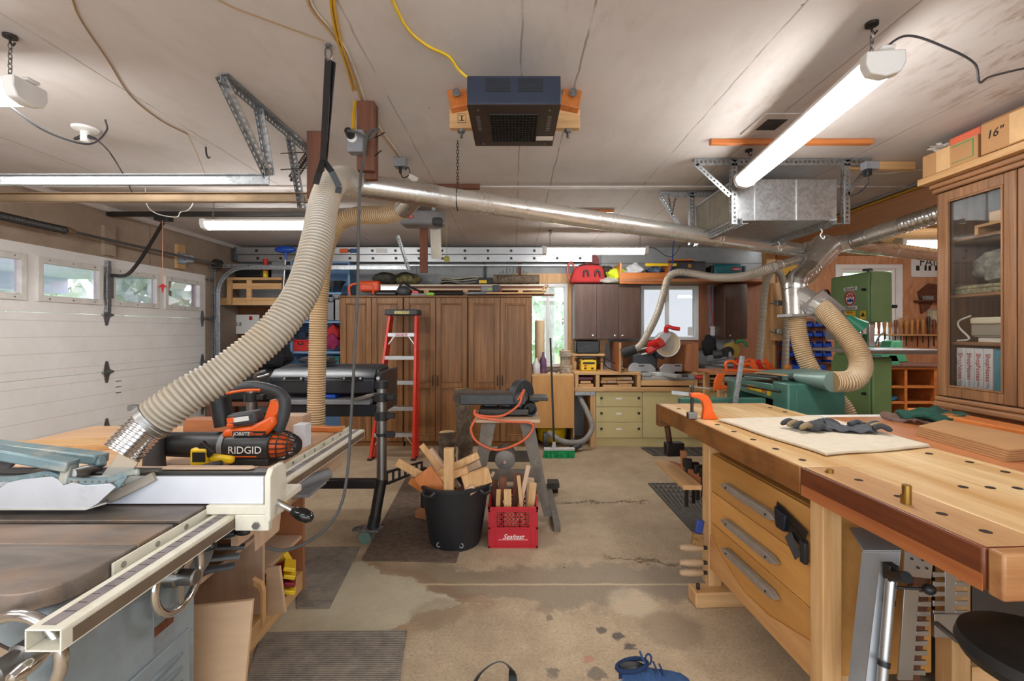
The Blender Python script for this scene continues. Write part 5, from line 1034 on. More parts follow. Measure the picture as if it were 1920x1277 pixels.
t = thing('power_tool_case', 'teal power tool case with red badge at the end of the long shelf', 'case', (2.9, 6.0, 2.121)); part(t, 'body', MB().bx(2.62, 3.0, 5.95, 6.2, 2.121, 2.33), teal, .04, seg=3); part(t, 'end_cap', MB().bx(2.585, 2.62, 5.97, 6.18, 2.14, 2.3), black, .01); part(t, 'end_cap', MB().bx(3.0, 3.04, 5.97, 6.18, 2.14, 2.3), black, .01); b = part(t, 'badge', MB().bx(2.84, 2.97, 5.945, 5.949, 2.23, 2.28), plain('badge_red', '#8d1f2d', .5)); words(t, 'makita', (2.905, 5.943, 2.255), .04, inkw)
solo('hanging_hook', 'blue cord and hook holding the ribbed vacuum hose over the tray', 'cord', MB().tube(spline([(1.86, 5.28, 2.5), (1.84, 5.27, 2.4), (1.83, 5.26, 2.25), (1.8, 5.24, 2.13)], 6), .006, 6).tube(spline([(1.86, 5.28, H-.002), (1.86, 5.28, 2.55), (1.875, 5.28, 2.52), (1.86, 5.28, 2.5), (1.845, 5.28, 2.52)], 5), .004, 6), bluep)
solo('extension_lead', 'red cord hanging down the grey wall beside the last window', 'cord', MB().tube(spline([(2.72, 6.27, 2.06), (2.71, 6.27, 1.8), (2.73, 6.27, 1.6), (2.69, 6.27, 1.45), (2.72, 6.27, 1.4)], 8), .009, 6), plain('red_cord', '#c8344a', .5))
t = thing('wall_switch', 'white double outlet box on the grey wall under the red cord', 'outlet', (2.75, 6.28, 1.4)); part(t, 'plate', MB().bx(2.7, 2.79, 6.25, 6.297, 1.38, 1.51), white, .004); part(t, 'toggle', MB().bx(2.735, 2.755, 6.24, 6.25, 1.43, 1.46), white)
# ---------------------------------------------------------------- stepladder
t = thing('stepladder', 'red fibreglass stepladder leaning closed against the oak wardrobes', 'stepladder', (-1.38, 5.2, 0))
TL, TR, BL, BR = at(732, 590, 5.36), at(781, 590, 5.36), at(695, 862, 5.11), at(776, 862, 5.11)
BL.z = BR.z = 0
for a, b, nm in ((TL, BL, 'side_rail'), (TR, BR, 'side_rail')): part(t, nm, MB().bar(b, a, .03, .085, (0, 1, 0)), redf, .004)
for a, b in ((TL, BL), (TR, BR)): part(t, 'rear_rail', MB().bar(b+Vector((.02, .1, 0)), a+Vector((.0, .09, -.02)), .025, .04, (0, 1, 0)), redf, .003); part(t, 'foot', MB().bx(b.x-.025, b.x+.025, b.y-.05, b.y+.05, 0, .025), black, .004)
part(t, 'top_cap', MB().bx(TL.x-.05, TR.x+.03, 5.28, 5.52, TL.z-.01, TL.z+.06), dgrey, .015, seg=3)
part(t, 'cap_label', MB().bx((TL.x+TR.x)/2-.085, (TL.x+TR.x)/2+.085, 5.276, 5.279, TL.z+.005, TL.z+.04), plain('brass_label', '#b5a86a', .5, 0, .6, 60))
for k, y in enumerate((628, 672, 719, 767, 815)):
    f = (y-590)/272; a, b = TL.lerp(BL, f), TR.lerp(BR, f); q = part(t, 'step', MB().bx(a.x+.012, b.x-.012, a.y-.045, a.y+.045, a.z-.012, a.z+.014).bx(a.x+.012, b.x-.012, a.y-.047, a.y-.04, a.z-.03, a.z+.014), alu, .002)
    if k == 0: part(q, 'step_label', MB().bx(a.x+.1, b.x-.09, a.y-.0495, a.y-.0475, a.z-.024, a.z+.01), plain('label_print', '#c9a0a8', .6, 0, .5, 40))
    if k in (0, 4):
        for p_, s in ((a, 1), (b, -1)): part(t, 'brace', MB().bar(p_+Vector((s*.015, -.03, -.12)), p_+Vector((s*.09, -.03, -.015)), .012, .004, (0, 1, 0)), alu)
# broom
t = thing('push_broom', 'push broom with green bristles and black handle leaning on the plywood locker', 'broom', (.48, 5.2, 0)); bx_ = at(1048, 850, 5.2)
part(t, 'handle', MB().cyl((.455, 5.2, .17), at(1032, 634, 5.58), .012, n=10), black); part(t, 'block', MB().bx(.34, .69, 5.17, 5.235, .085, .11), plain('broom_block', '#cfd0cc', .6), .004); part(t, 'socket', MB().cyl((.455, 5.2, .11), (.455, 5.2, .18), .03, .016, 14), plain('socket_grey', '#b9bcbb', .5))
br = MB(); rg = random.Random(5)
for i in range(90): x = .345+.34*(i % 45)/44; y = 5.18+.045*(i//45); br.cyl((x, y, .085), (x+rg.uniform(-.01, .01), y+rg.uniform(-.02, .01), .0), .007, .009, 5)
part(t, 'bristles', br, plain('green_bristle', '#1f9a5b', .7, 0, .4, 30))
# ================================================================ TABLE SAW
TZ = .86
t_iron = NT('stained_cast_iron')
_v = t_iron.oc((.35, 1.6, 1), False); _a = t_iron.noise(_v, 6, 6, .7, .8); _b = t_iron.noise(t_iron.oc((1, 1, 1), False), 2.4, 5, .6)
_c = t_iron.mix(t_iron.ramp(_a, .3, .7), lin('#5e5854'), lin('#96897f')); _c = t_iron.mix(t_iron.math('MULTIPLY', t_iron.ramp(_b, .48, .68), .6), _c, lin('#a5805f'))
t_iron.base(_c); t_iron.b.inputs['Metallic'].default_value = .35; t_iron.b.inputs['Roughness'].default_value = .45; t_iron.bump(_a, .1, .001); saw_top = t_iron.m
saw = thing('table_saw', 'old blue-grey cabinet table saw with a stained iron top and chrome handwheels', 'table saw', (-1.4, 1.3, 0))
r_ = .1; pts = [(-2.05, 1.015)]+[(-1.04-r_+r_*math.sin(a), 1.015+r_-r_*math.cos(a)) for a in [i*math.pi/16 for i in range(9)]]+[(-1.04, 1.256), (-2.05, 1.256)]
part(saw, 'extension_wing', MB().prism(pts, .045, Matrix.Translation((0, 0, TZ-.045))), saw_top, .003)
part(saw, 'table_top', MB().bx(-2.05, -1.04, 1.258, 1.388, TZ-.045, TZ).bx(-2.05, -1.04, 1.416, 1.63, TZ-.045, TZ), saw_top, .002); part(saw, 'mitre_slot', MB().bx(-2.05, -1.041, 1.388, 1.416, TZ-.045, TZ-.009), iron)  # dark iron bar fills the mitre slot, painting in its shade
part(saw, 'cabinet_body', MB().bx(-1.85, -1.08, 1.06, 1.53, .0, TZ-.05), bluegrey, .02)
part(saw, 'access_panel', MB().bx(-1.081, -1.077, 1.36, 1.53, .02, TZ-.06), bluegrey)
dr = part(saw, 'louvred_door', MB().bx(-1.081, -1.071, 1.09, 1.505, .06, .47), bluegrey, .008)
lv = MB()
for k in range(6): lv.ball((-1.071, 1.40, .41-.045*k), (.008, .075, .013), 14, 8)
part(dr, 'louvre', lv, plain('louvre_paint', '#7f8c92', .5, .2, .1, 20)); kq = (-1.071, 1.335, .36)
part(dr, 'latch_knob', MB().lathe([(.012, 0), (.012, .02), (.026, .025), (.028, .04), (.02, .05), (0, .053)], kq, (1, 0, 0), 18).bar((-1.066, 1.335, .34), (-1.066, 1.335, .24), .016, .006, (1, 0, 0)), chrome)
part(saw, 'nameplate', MB().box((-1.0765, 1.40, .545), (.002, .075, .028), R3(0, 0, 0)), plain('copper_plate', '#7a4a36', .4, .5, .3, 40))
def handwheel(c, nrm, r, handle):
    c = Vector(c); M = frame(c, nrm); h = part(saw, 'handwheel', MB().tube([M @ Vector((r*math.cos(a*.2094), r*math.sin(a*.2094), 0)) for a in range(30)], .0125, 10, cyc=True), chrome)
    mb = MB()
    for k in range(3): a = k*2.094+.6; mb.bar(M @ Vector((.015*math.cos(a), .015*math.sin(a), .0)), M @ Vector((r*math.cos(a), r*math.sin(a), 0)), .022, .008, tuple(nrm))
    part(h, 'spoke', mb, chrome); part(h, 'hub_knob', MB().lathe([(.03, -.03), (.03, .0), (.024, .004), (.024, .05), (.02, .055), (0, .055)], c, nrm, 20), steel)
    p = M @ Vector((r*.9*math.cos(handle), r*.9*math.sin(handle), 0)); d = Vector(nrm); part(h, 'crank_handle', MB().lathe([(.007, 0), (.008, .02), (.014, .04), (.016, .07), (.01, .09), (0, .092)], p, d, 14), black if handle > .5 else chrome)
handwheel((-1.02, 1.385, .70), (1, 0, 0), .095, 1.2); handwheel(at(34, 1236, .985), (0, -1, 0), .095, .3)
part(saw, 'motor_cover', MB().lathe([(.05, 0), (.1, .02), (.11, .1), (.11, .3), (0, .31)], (-1.12, 1.64, .66), (-1, 0, 0), 26), plain('motor_paint', '#7d8588', .45, .2, .12))
part(saw, 'motor_crank', MB().cyl((-1.08, 1.6, .72), (-1.0, 1.63, .725), .012, n=12).ball((-.98, 1.64, .725), (.03, .014, .014)), black)
# fence rail
def tubeq(x0, x1, z0, z1, y0, y1, t): return MB().bx(x0, x1, y0, y1, z1-t, z1).bx(x0, x1, y0, y1, z0, z0+t).bx(x0, x0+t, y0, y1, z0+t, z1-t).bx(x1-t, x1, y0, y1, z0+t, z1-t)
rl = thing('fence_rail', 'cream box-section fence rail with a tape scale along the table saw front', 'rail', (-.975, 1.9, .79))
part(rl, 'tube', tubeq(-1.012, -.936, .785, .832, .94, 2.85, .0035), cream, .002)
part(rl, 'tape_scale', MB().bx(-.992, -.962, .955, 2.84, .8322, .8332), plain('scale_tape', '#82797a', .5, 0, .25, 18)); tk = MB()
for i in range(56): y = 1.0+i*.033; tk.bx(-.99, -.99+(.02 if i % 3 else .028), y, y+.0015, .8333, .8337)
part(rl, 'scale_marks', tk, ink); part(rl, 'side_stripe', MB().bx(-.936, -.9345, .965, 2.84, .79, .82), plain('bare_steel_stripe', '#7c6d5d', .5, .3, .15, 6))
fl = MB().bx(-1.036, -1.03, 1.17, 2.85, .8, .851).bx(-1.03, -1.012, 1.17, 2.85, .8, .806); part(rl, 'mounting_angle', fl, cream, .001); hb = MB()
for i in range(14): hb.cyl((-1.03, 1.2+i*.115, .834), (-1.0285, 1.2+i*.115, .834), .0085, n=12)
part(rl, 'bolt_hole', hb, plain('hole_grey', '#8f8e84', .5))
# rip fence
fe = thing('rip_fence', 'white-faced rip fence lying across the table saw with a black-knobbed lever', 'fence', (-1.3, 1.57, .862)); whf = plain('white_laminate', '#dfe2ea', .3, 0, .02)
part(fe, 'face', MB().bx(-1.98, -.845, 1.534, 1.546, .866, .958), whf, .001); part(fe, 'face', MB().bx(-1.98, -.845, 1.612, 1.624, .866, .958), whf, .001); part(fe, 'beam', MB().bx(-1.98, -.835, 1.547, 1.611, .868, .9665), black, .004)
part(fe, 'top_board', MB().bx(-1.9, -.93, 1.625, 1.66, .944, .956), pale[0], .003)
part(fe, 'head_plate', MB().prism([(-.055, -.06), (.055, -.06), (.055, .09), (.035, .115), (-.035, .115), (-.055, .09)], .02, Matrix(((0, 0, 1, -.835), (1, 0, 0, 1.575), (0, 1, 0, .87), (0, 0, 0, 1)))), cream, .004)
part(fe, 'head_saddle', MB().bx(-1.03, -.82, 1.52, 1.545, .834, .8655).bx(-1.029, -.816, 1.5215, 1.75, .836, .862).bx(-.934, -.82, 1.52, 1.545, .78, .834), cream, .004); part(fe, 'bolt', MB().cyl((-.86, 1.518, .80), (-.86, 1.51, .80), .012, n=6), steel)
part(fe, 'lever', MB().cyl((-.82, 1.57, .86), (-.755, 1.56, .832), .011, n=12), chrome); part(fe, 'lever_knob', MB().lathe([(.012, 0), (.017, .012), (.023, .04), (.02, .065), (.01, .078), (0, .08)], (-.76, 1.56, .834), (.9, -.15, -.3), 18), plain('gloss_black', '#101012', .15))
# blade guard
g = thing('blade_guard', 'grey-white blade guard with blue-grey swing arms on the table saw top', 'blade guard', at(110, 962, 1.48)); shp = [(-60, 915), (0, 915), (15, 905), (42, 899), (96, 894), (110, 901), (118, 911), (135, 905), (158, 911), (206, 907), (216, 914), (182, 945), (165, 954), (-60, 955)]
gw = plain('guard_plate', '#d3d6dc', .35, .2, .05, 8, dirt='#b9bcc0'); part(g, 'side_plate', MB().sheet([at(x, y, 1.44) for x, y in shp], .006, (0, 1, 0)), gw, .001); part(g, 'side_plate', MB().sheet([at(x+14, y-4, 1.51) for x, y in shp], .006, (0, 1, 0)), gw, .001)
part(g, 'base_lip', MB().sheet([at(-60, 957, 1.435), at(160, 957, 1.435), at(200, 945, 1.46), at(208, 941, 1.53), at(-60, 941, 1.53)], .005, (0, 0, 1)), plain('guard_lip', '#c9c5bb', .4), .001)
rib = spline([at(-40, 898, 1.455), at(35, 897, 1.455), at(90, 888, 1.455), at(118, 897, 1.455), at(160, 903, 1.455), at(205, 899, 1.455), at(240, 886, 1.455), at(256, 884, 1.455)], 6); mb = MB()
for a, b in zip(rib, rib[1:]): mb.bar(a, b, .012, .018, (0, 1, 0)) if 0 else mb.bar(a, b, .018, .012, (0, 1, 0))
part(g, 'curved_rib', mb.ball(at(257, 886, 1.455), (.008, .008, .012)).bar(at(218, 912, 1.455), at(236, 890, 1.455), .02, .008, (0, 1, 0)), bluearm); rib = spline([at(30, 897, 1.56), at(90, 882, 1.56), at(170, 895, 1.56), at(225, 905, 1.56), at(270, 890, 1.56), at(292, 887, 1.56)], 6); mb = MB()
for a, b in zip(rib, rib[1:]): mb.bar(a, b, .018, .012, (0, 1, 0))
part(g, 'curved_rib', mb.ball(at(294, 889, 1.56), (.008, .008, .012)), plain('brown_rib', '#7f756b', .45, .3, .2)); tm = MB()
for k in range(10): a = at(84+13*k, 893+(9 if k in (2, 3) else 6)*min(k, 4)*.4, 1.452); tm.ball(a, (.009, .004, .007), 8, 5)
part(g, 'rib_tooth', tm, plain('tooth_brown', '#7a5a48', .5))
part(g, 'splitter', MB().bar(at(205, 935, 1.5), at(290, 893, 1.53), .03, .02, (0, 1, 0)), plain('splitter_grey', '#a59a8c', .5), .002)
def arm(a, b, c, nm): return part(g, nm, MB().bar(a, b, .055, .034).bar(b+Vector((-.012, 0, .005)), c, .03, .03, (0, 1, 0)), bluearm, .006)
arm(at(-60, 838, 1.43), at(138, 873, 1.47), at(122, 909, 1.455), 'swing_arm'); arm(at(-60, 830, 1.64), at(192, 860, 1.6), at(187, 876, 1.585), 'swing_arm')
part(g, 'roller', MB().cyl(at(6, 867, 1.45), at(14, 866, 1.52), .022, n=16), iron); part(g, 'pivot_rod', MB().cyl(at(130, 890, 1.46), at(176, 880, 1.58), .02, n=14), steel)
hd = glass('clear_yellow_hood', (.93, .9, .72, 1), .12, .1, .35); part(g, 'dust_hood', MB().add([at(182, 903, 1.46), at(240, 893, 1.46), at(246, 893, 1.56), at(188, 903, 1.56)]+[at(x, y, d) for x, y, d in ((222, 850, 1.45), (258, 868, 1.45), (262, 864, 1.56), (226, 846, 1.56))], [(3, 2, 1, 0), (0, 1, 5, 4), (1, 2, 6, 5), (2, 3, 7, 6), (3, 0, 4, 7)]), hd)
# ================================================================ OUTFEED / EXTENSION TABLE
et = thing('extension_table', 'wooden extension table beyond the rip fence carrying the leaf blower', 'table', (-1.6, 2.2, 0))
part(et, 'top', MB().bx(-2.6, -1.043, 1.64, 2.82, TZ-.03, TZ), wood('extension_top', '#b58c68', '#dcb690', 0, 8, .45, stretch=.1), .003); part(et, 'edge_strip', MB().bx(-2.6, -1.043, 1.632, 1.639, TZ-.05, TZ+.002), black); part(et, 'front_apron', MB().bx(-1.09, -1.06, 1.75, 2.8, .62, TZ-.031), pale[1], .002); part(et, 'far_apron', MB().bx(-2.5, -1.1, 2.76, 2.79, .7, TZ-.031), pale[0])
for x in (-2.5, -1.75): part(et, 'leg', MB().bx(x-.03, x+.03, 2.7, 2.76, 0, TZ-.031), pine[2])
part(et, 'leg', MB().bx(-2.53, -2.47, 1.7, 1.76, 0, TZ-.031), pine[2])
cb = thing('saw_storage_unit', 'plywood cubby unit of saw accessories under the extension table', 'storage unit', (-1.45, 2.05, 0)); xf = -1.19
part(cb, 'base_board', MB().bx(xf-.03, xf+.02, 1.57, 2.52, .02, .12), pine[1], .003); part(cb, 'floor', MB().bx(-1.85, xf-.031, 1.57, 2.52, .06, .08), pale[1]); part(cb, 'back_panel', MB().bx(-1.87, -1.855, 1.57, 2.52, 0, .8), cherry[1]); part(cb, 'end_panel', MB().bx(-1.85, xf+.02, 2.525, 2.545, .0, .8), cherry[2], .002); part(cb, 'end_panel', MB().bx(-1.85, xf-.03, 1.545, 1.565, .0, .55), cherry[2])
part(cb, 'divider', MB().bx(-1.85, xf+.015, 2.13, 2.148, .081, .62), pale[2], .002); part(cb, 'shelf', MB().bx(-1.85, xf-.02, 1.57, 2.128, .47, .488), pale[1], .002); part(cb, 'top_shelf', MB().bx(-1.85, xf+.015, 1.78, 2.52, .62, .638), pale[1], .002); part(cb, 'ledge', MB().bx(-1.85, xf+.015, 2.15, 2.52, .3, .318), pale[1], .002)
def leanp(name, lab, pts, t, m, cat='board'): return solo(name, lab, cat, MB().sheet(pts, t, (0, 1, 0)), m, .003)
birchp = wood('birch_jig', '#bd9a78', '#d8b896', 0, 7, .5, stretch=.15)
leanp('plywood_board', 'large blank plywood panel leaning in front of the cubbies beside the saw body', [Vector((-1.25, 1.62, .14)), Vector((-.985, 1.66, .14)), Vector((-.99, 1.72, .43)), Vector((-1.27, 1.68, .42))], .018, birchp)
leanp('plywood_jig', 'tapered plywood jig board leaning in the end cubby below the red and yellow kit', [at(500, 1155, 2.1), at(535, 1150, 2.1), at(524, 1063, 2.16), at(498, 1065, 2.16)], .018, birchp)
solo('plywood_cradle', 'open-ended plywood sled box hooked under the rail beside the yellow strip', 'jig', MB().sheet([at(477, 1036, 1.9), at(520, 998, 1.98), at(524, 955, 2.0), at(521, 941, 2.0), at(480, 945, 1.9), at(473, 950, 1.9)], .02, (0, 1, 0)).bx(-1.15, -1.05, 1.95, 2.4, .639, .66), pale[2], .003)
leanp('push_block', 'curved plywood push handle standing between the cubbies', [at(472, 1086, 1.98), at(490, 1095, 1.98), at(494, 1110, 1.98), at(494, 1172, 1.98), at(488, 1182, 1.98), at(486, 1112, 1.98), at(482, 1104, 1.98), at(473, 1100, 1.98)], .025, pine[2], 'push block')
solo('wood_block', 'small upright wood block on the base board of the saw cubbies', 'block', MB().bx(-1.21, -1.16, 2.2, 2.25, .121, .25), pine[2], .003)
solo('file_binder', 'black and yellow folder upright in the cubby under the cream rail', 'folder', MB().bx(-1.3, -1.24, 1.83, 1.95, .639, .79), black, .003); solo('file_binder', 'yellow folder beside the black one in the cubby under the cream rail', 'folder', MB().bx(-1.235, -1.2, 1.83, 1.95, .639, .78), yellowp, .003)
solo('yellow_strip', 'yellow plastic straightedge strip standing behind the fence lever', 'strip', MB().bx(-1.03, -1.01, 2.05, 2.09, .62, .81) if 0 else MB().bx(-1.045, -1.02, 2.02, 2.05, .661, .82), yellowp, .003)
for k in range(4):
    z = .50+.035*k; solo('push_stick', ('lowest', 'second', 'third', 'topmost')[k]+' grey push stick in the fan beside the saw motor', 'push stick', MB().bar((-1.42, 1.72+.03*k, z+.015*k), (-1.13, 1.84+.035*k, .5+.022*k), .04, .014), plain('push_grey_%d' % k, ('#5d6268', '#7b8085', '#62666b', '#8a8d90')[k], .6, 0, .15), .004)
kt = thing('dado_set', 'yellow and red plastic accessory set in the end cubby under the saw table', 'tool set', at(530, 1120, 2.2)); part(kt, 'stand', MB().sheet([at(522, 1122, 2.2), at(535, 1120, 2.2), at(530, 1053, 2.24), at(518, 1058, 2.24)], .012, (0, 1, 0)), plain('maroon_plastic', '#7c1424', .4))
for k in range(4): part(kt, 'yellow_comb', MB().box(at(543, 1060+14*k, 2.24), (.055, .1, .02), R3(0, 20, 25)), yellowp if k != 2 else plain('maroon_print', '#7c1424', .5), .004)
part(kt, 'yellow_fan', MB().prism([(-.05, -.05), (.0, -.05), (.045, .02), (.02, .06), (-.05, .05)], .04, Matrix(((1, 0, 0, at(525, 1062, 2.3).x), (0, 0, 1, 2.3), (0, 1, 0, at(525, 1062, 2.3).z), (0, 0, 0, 1)))), yellowp, .004)
solo('bench_roller', 'grey metal pipe clamp lying at the top of the saw cubbies behind the lever', 'clamp', MB().cyl((-1.12, 2.1, .69), (-.99, 2.42, .69), .03, n=14).bx(-1.06, -.97, 2.15, 2.35, .661, .675), mgrey)
# things on the extension table
bl = thing('leaf_blower', 'orange and black cordless leaf blower lying on the extension table', 'leaf blower', at(460, 868, 2.0)); ox = at(400, 835, 2.02); bR = .066; bz = TZ+bR+.012; by = 2.03
part(bl, 'blower_tube', MB().lathe([(.05, -.34), (.052, -.33), (.06, .0), (0, .0)], (-1.26, by, bz), (1, 0, -.02), 26), black); part(bl, 'tube_joint', MB().cyl((-1.29, by, bz), (-1.268, by, bz), .0625, n=26), mgrey)
part(bl, 'body', MB().lathe([(.062, 0), (.067, .02), (.07, .17), (.068, .2), (0, .2)], (-1.266, by, bz), (1, 0, 0), 28).bx(-1.24, -1.07, by-.05, by+.05, TZ, TZ+.03), plain('body_black', '#26272a', .4), .004)
part(bl, 'top_shell', MB().prism([(-.03, 0), (.16, 0), (.21, .06), (.2, .1), (.1, .05), (-.02, .035)], .1, Matrix(((1, 0, 0, -1.25), (0, 0, 1, by-.05), (0, 1, 0, bz+.045), (0, 0, 0, 1)))), orangep, .015, seg=3)
part(bl, 'name_plate', MB().bx(-1.225, -1.08, by-.0525, by-.0505, bz+.052, bz+.075), black); words(bl, 'JOBSITE', (-1.185, by-.0535, bz+.063), .021, inkw, shear=.2); words(bl, 'Blower', (-1.12, by-.0535, bz+.063), .021, orangep, shear=.3)
words(bl, 'RIDGID', (-1.16, by-.0715, bz-.004), .044, inkw); part(bl, 'logo_bar', MB().bx(-1.215, -1.11, by-.0705, by-.0695, bz-.033, bz-.029), orangep)
hp_ = [(-1.05, by, bz+.07), (-1.025, by, bz+.15), (-1.03, by, bz+.22), (-1.08, by, bz+.25), (-1.17, by, bz+.265), (-1.26, by, bz+.25), (-1.3, by, bz+.225)]
part(bl, 'handle', MB().tube(spline(hp_, 7), [.026]*14+[.022]*29, 12), dgrey); part(bl, 'handle_inlay', MB().tube(spline([(-1.27, by-.02, bz+.235), (-1.22, by-.023, bz+.245), (-1.17, by-.023, bz+.25), (-1.12, by-.022, bz+.25)], 5), .006, 6), orangep); part(bl, 'handle_strut', MB().bar((-1.095, by-.0, bz+.09), (-1.055, by, bz+.2), .05, .03, (0, 1, 0)), orangep, .006)
part(bl, 'front_tube', MB().lathe([(.038, 0), (.042, .1), (.042, .13), (.036, .13), (.034, .02), (0, .02)], (-1.3, by+.01, bz+.085), (-.15, 0, 1), 20), black)
bt = part(bl, 'battery', MB().box((-1.19, by-.01, bz+.125), (.13, .075, .055), R3(0, -8, 0)), dgrey, .012); part(bt, 'battery_label', MB().box((-1.2, by-.049, bz+.125), (.09, .003, .02), R3(0, -8, 0)), white_card); part(bt, 'battery_label', MB().box((-1.235, by-.0495, bz+.122), (.03, .004, .022), R3(0, -8, 0)), orangep); part(bt, 'release_button', MB().box((-1.235, by-.05, bz+.1), (.03, .01, .015)), orangep, .003)
cg = MB(); c0 = Vector((-1.066, by, bz)); 
for k in range(18): a = k*math.pi/9; cg.tube([c0+Vector((0, .066*math.cos(a), .066*math.sin(a))), c0+Vector((.05, .062*math.cos(a), .062*math.sin(a))), c0+Vector((.1, .035*math.cos(a), .035*math.sin(a)))], .003, 5)
for rr, xx in ((.068, .0), (.064, .035), (.05, .075)): cg.tube([c0+Vector((xx, rr*math.cos(a*.26), rr*math.sin(a*.26))) for a in range(24)], .003, 5, cyc=True)
part(bl, 'intake_cage', cg.cyl(c0+Vector((.095, 0, 0)), c0+Vector((.108, 0, 0)), .036, .03, 18), black); part(bl, 'impeller', MB().lathe([(.058, 0), (.05, .04), (.02, .07), (0, .075)], c0, (1, 0, 0), 20), orangep)
cp_ = thing('spring_clamp', 'yellow and black hand clamp lying in front of the leaf blower', 'clamp', at(395, 872, 1.87)); q = at(400, 862, 1.87); z = TZ
part(cp_, 'grip', MB().bar((-1.345, 1.82, z+.018), (-1.19, 1.86, z+.05), .03, .024), black, .01); part(cp_, 'grip', MB().bar((-1.27, 1.9, z+.062), (-1.17, 1.9, z+.05), .03, .03), yellowp, .01); part(cp_, 'jaw_block', MB().bx(-1.335, -1.265, 1.87, 1.9, z+.03, z+.105), yellowp, .01); part(cp_, 'trigger', MB().bar((-1.3, 1.885, z+.125), (-1.25, 1.885, z+.075), .02, .035), black, .006); part(cp_, 'label_print', MB().bx(-1.322, -1.268, 1.8685, 1.8695, z+.05, z+.09), black); part(cp_, 'clamp_bar', MB().bx(-1.24, -1.15, 1.87, 1.89, z+.001, z+.012), yellowp)
solo('vacuum_nozzle', 'black tapered vacuum nozzle standing behind the hose collar', 'nozzle', MB().lathe([(.042, 0), (.04, .05), (.033, .14), (.03, .25), (.026, .25), (.03, .1), (.036, .01), (0, .01)], (-1.55, 1.96, TZ), n=22), dgrey)
solo('wood_box', 'brown wood block stack at the back of the extension table under the hose', 'wood block', MB().bx(-1.82, -1.55, 2.5, 2.6, TZ, TZ+.1), cherry[0], .003); solo('wood_box', 'pale wood block behind the leaf blower handle', 'wood block', MB().bx(-1.52, -1.40, 2.42, 2.5, TZ, TZ+.05), pine[0], .003)
solo('plywood_block', 'tall plywood block standing behind the blower intake', 'wood block', MB().bx(-1.23, -1.115, 2.4, 2.5, TZ, TZ+.14), pale[2], .003); solo('laminate_block', 'white-faced wood block at the end of the leaf blower', 'wood block', MB().bx(-1.112, -1.053, 2.29, 2.36, TZ, TZ+.115), whf, .002)
solo('push_stick', 'shaped amber wooden push stick at the far end of the extension table', 'push stick', MB().prism([(-.13, -.015), (.02, -.015), (.05, -.028), (.12, -.02), (.12, .0), (.05, .02), (.0, .03), (-.13, .035)], .03, Matrix.Translation((-1.12, 2.66, TZ+.0005))), orange_wood[0], .005)
solo('wood_stick', 'flat brown wooden push stick lying on top of the rip fence', 'push stick', MB().prism([(-.2, -.016), (.1, -.014), (.115, 0), (.1, .014), (-.2, .016)], .009, Matrix.Translation((-1.02, 1.59, .967))), pale[0], .003)
solo('spare_board', 'light board with a red-stained end lying on the table beneath the garage door', 'board', MB().sheet([at(0, 838, 2.2), at(105, 828, 2.3), at(182, 827, 2.3), at(145, 842, 2.15), at(0, 856, 2.0)], .03, (0, 0, -1)) if 0 else MB().prism([(-2.5, 2.12), (-1.9, 2.28), (-1.96, 2.42), (-2.55, 2.3)], .032, Matrix.Translation((0, 0, TZ))), pine[0], .002)
solo('spare_board', 'thin light board lying flat beside the blade guard hood', 'board', MB().prism([(-2.4, 1.75), (-1.72, 1.78), (-1.66, 1.95), (-2.4, 2.02)], .015, Matrix.Translation((0, 0, TZ))), pale[0], .002)
# ================================================================ DRUM SANDER ON SILVER STAND
t = thing('drum_sander', 'black hooded drum sander on a silver post stand behind the saw table', 'drum sander', (-1.35, 3.5, 0)); blk = plain('sander_black', '#2b2e34', .3, .3, .12)
prof = [(3.3, .99), (3.3, 1.1), (3.38, 1.16), (3.62, 1.19), (3.78, 1.1), (3.78, .99)]
part(t, 'hood', MB().prism(prof, .78, Matrix(((0, 0, 1, -1.79), (1, 0, 0, 0), (0, 1, 0, 0), (0, 0, 0, 1)))), blk, .012)
for x in (-1.6, -1.17): h = part(t, 'hinge', MB().bx(x-.075, x+.075, 3.292, 3.3, 1.085, 1.115).cyl((x-.075, 3.288, 1.09), (x+.075, 3.288, 1.09), .006, n=8), plain('hinge_black', '#15161a', .35, .4)); part(h, 'screw', MB().cyl((x-.06, 3.292, 1.105), (x-.06, 3.286, 1.105), .008, n=8), alu); part(h, 'screw', MB().cyl((x+.06, 3.292, 1.105), (x+.06, 3.286, 1.105), .008, n=8), alu)
part(t, 'bed', MB().bx(-1.75, -1.03, 3.25, 3.8, .92, .955), mgrey, .006); part(t, 'bed_frame', MB().bx(-1.78, -1.0, 3.28, 3.78, .83, .919), blk, .006); part(t, 'end_plate', MB().bx(-1.0, -.965, 3.3, 3.76, .84, 1.15), blk, .008); 
for z in (.875, .91, 1.07, 1.105): part(t, 'bolt', MB().cyl((-.985, 3.301, z), (-.985, 3.29, z), .013, n=12), alu)
part(t, 'feed_clamp', MB().bar((-1.12, 3.22, .96), (-.99, 3.2, 1.0), .05, .025), steel, .004); part(t, 'crank', MB().tube(spline([(-1.83, 3.4, 1.12), (-1.9, 3.35, 1.1), (-1.86, 3.3, 1.14), (-1.8, 3.3, 1.16)], 5), .012, 8), steel)
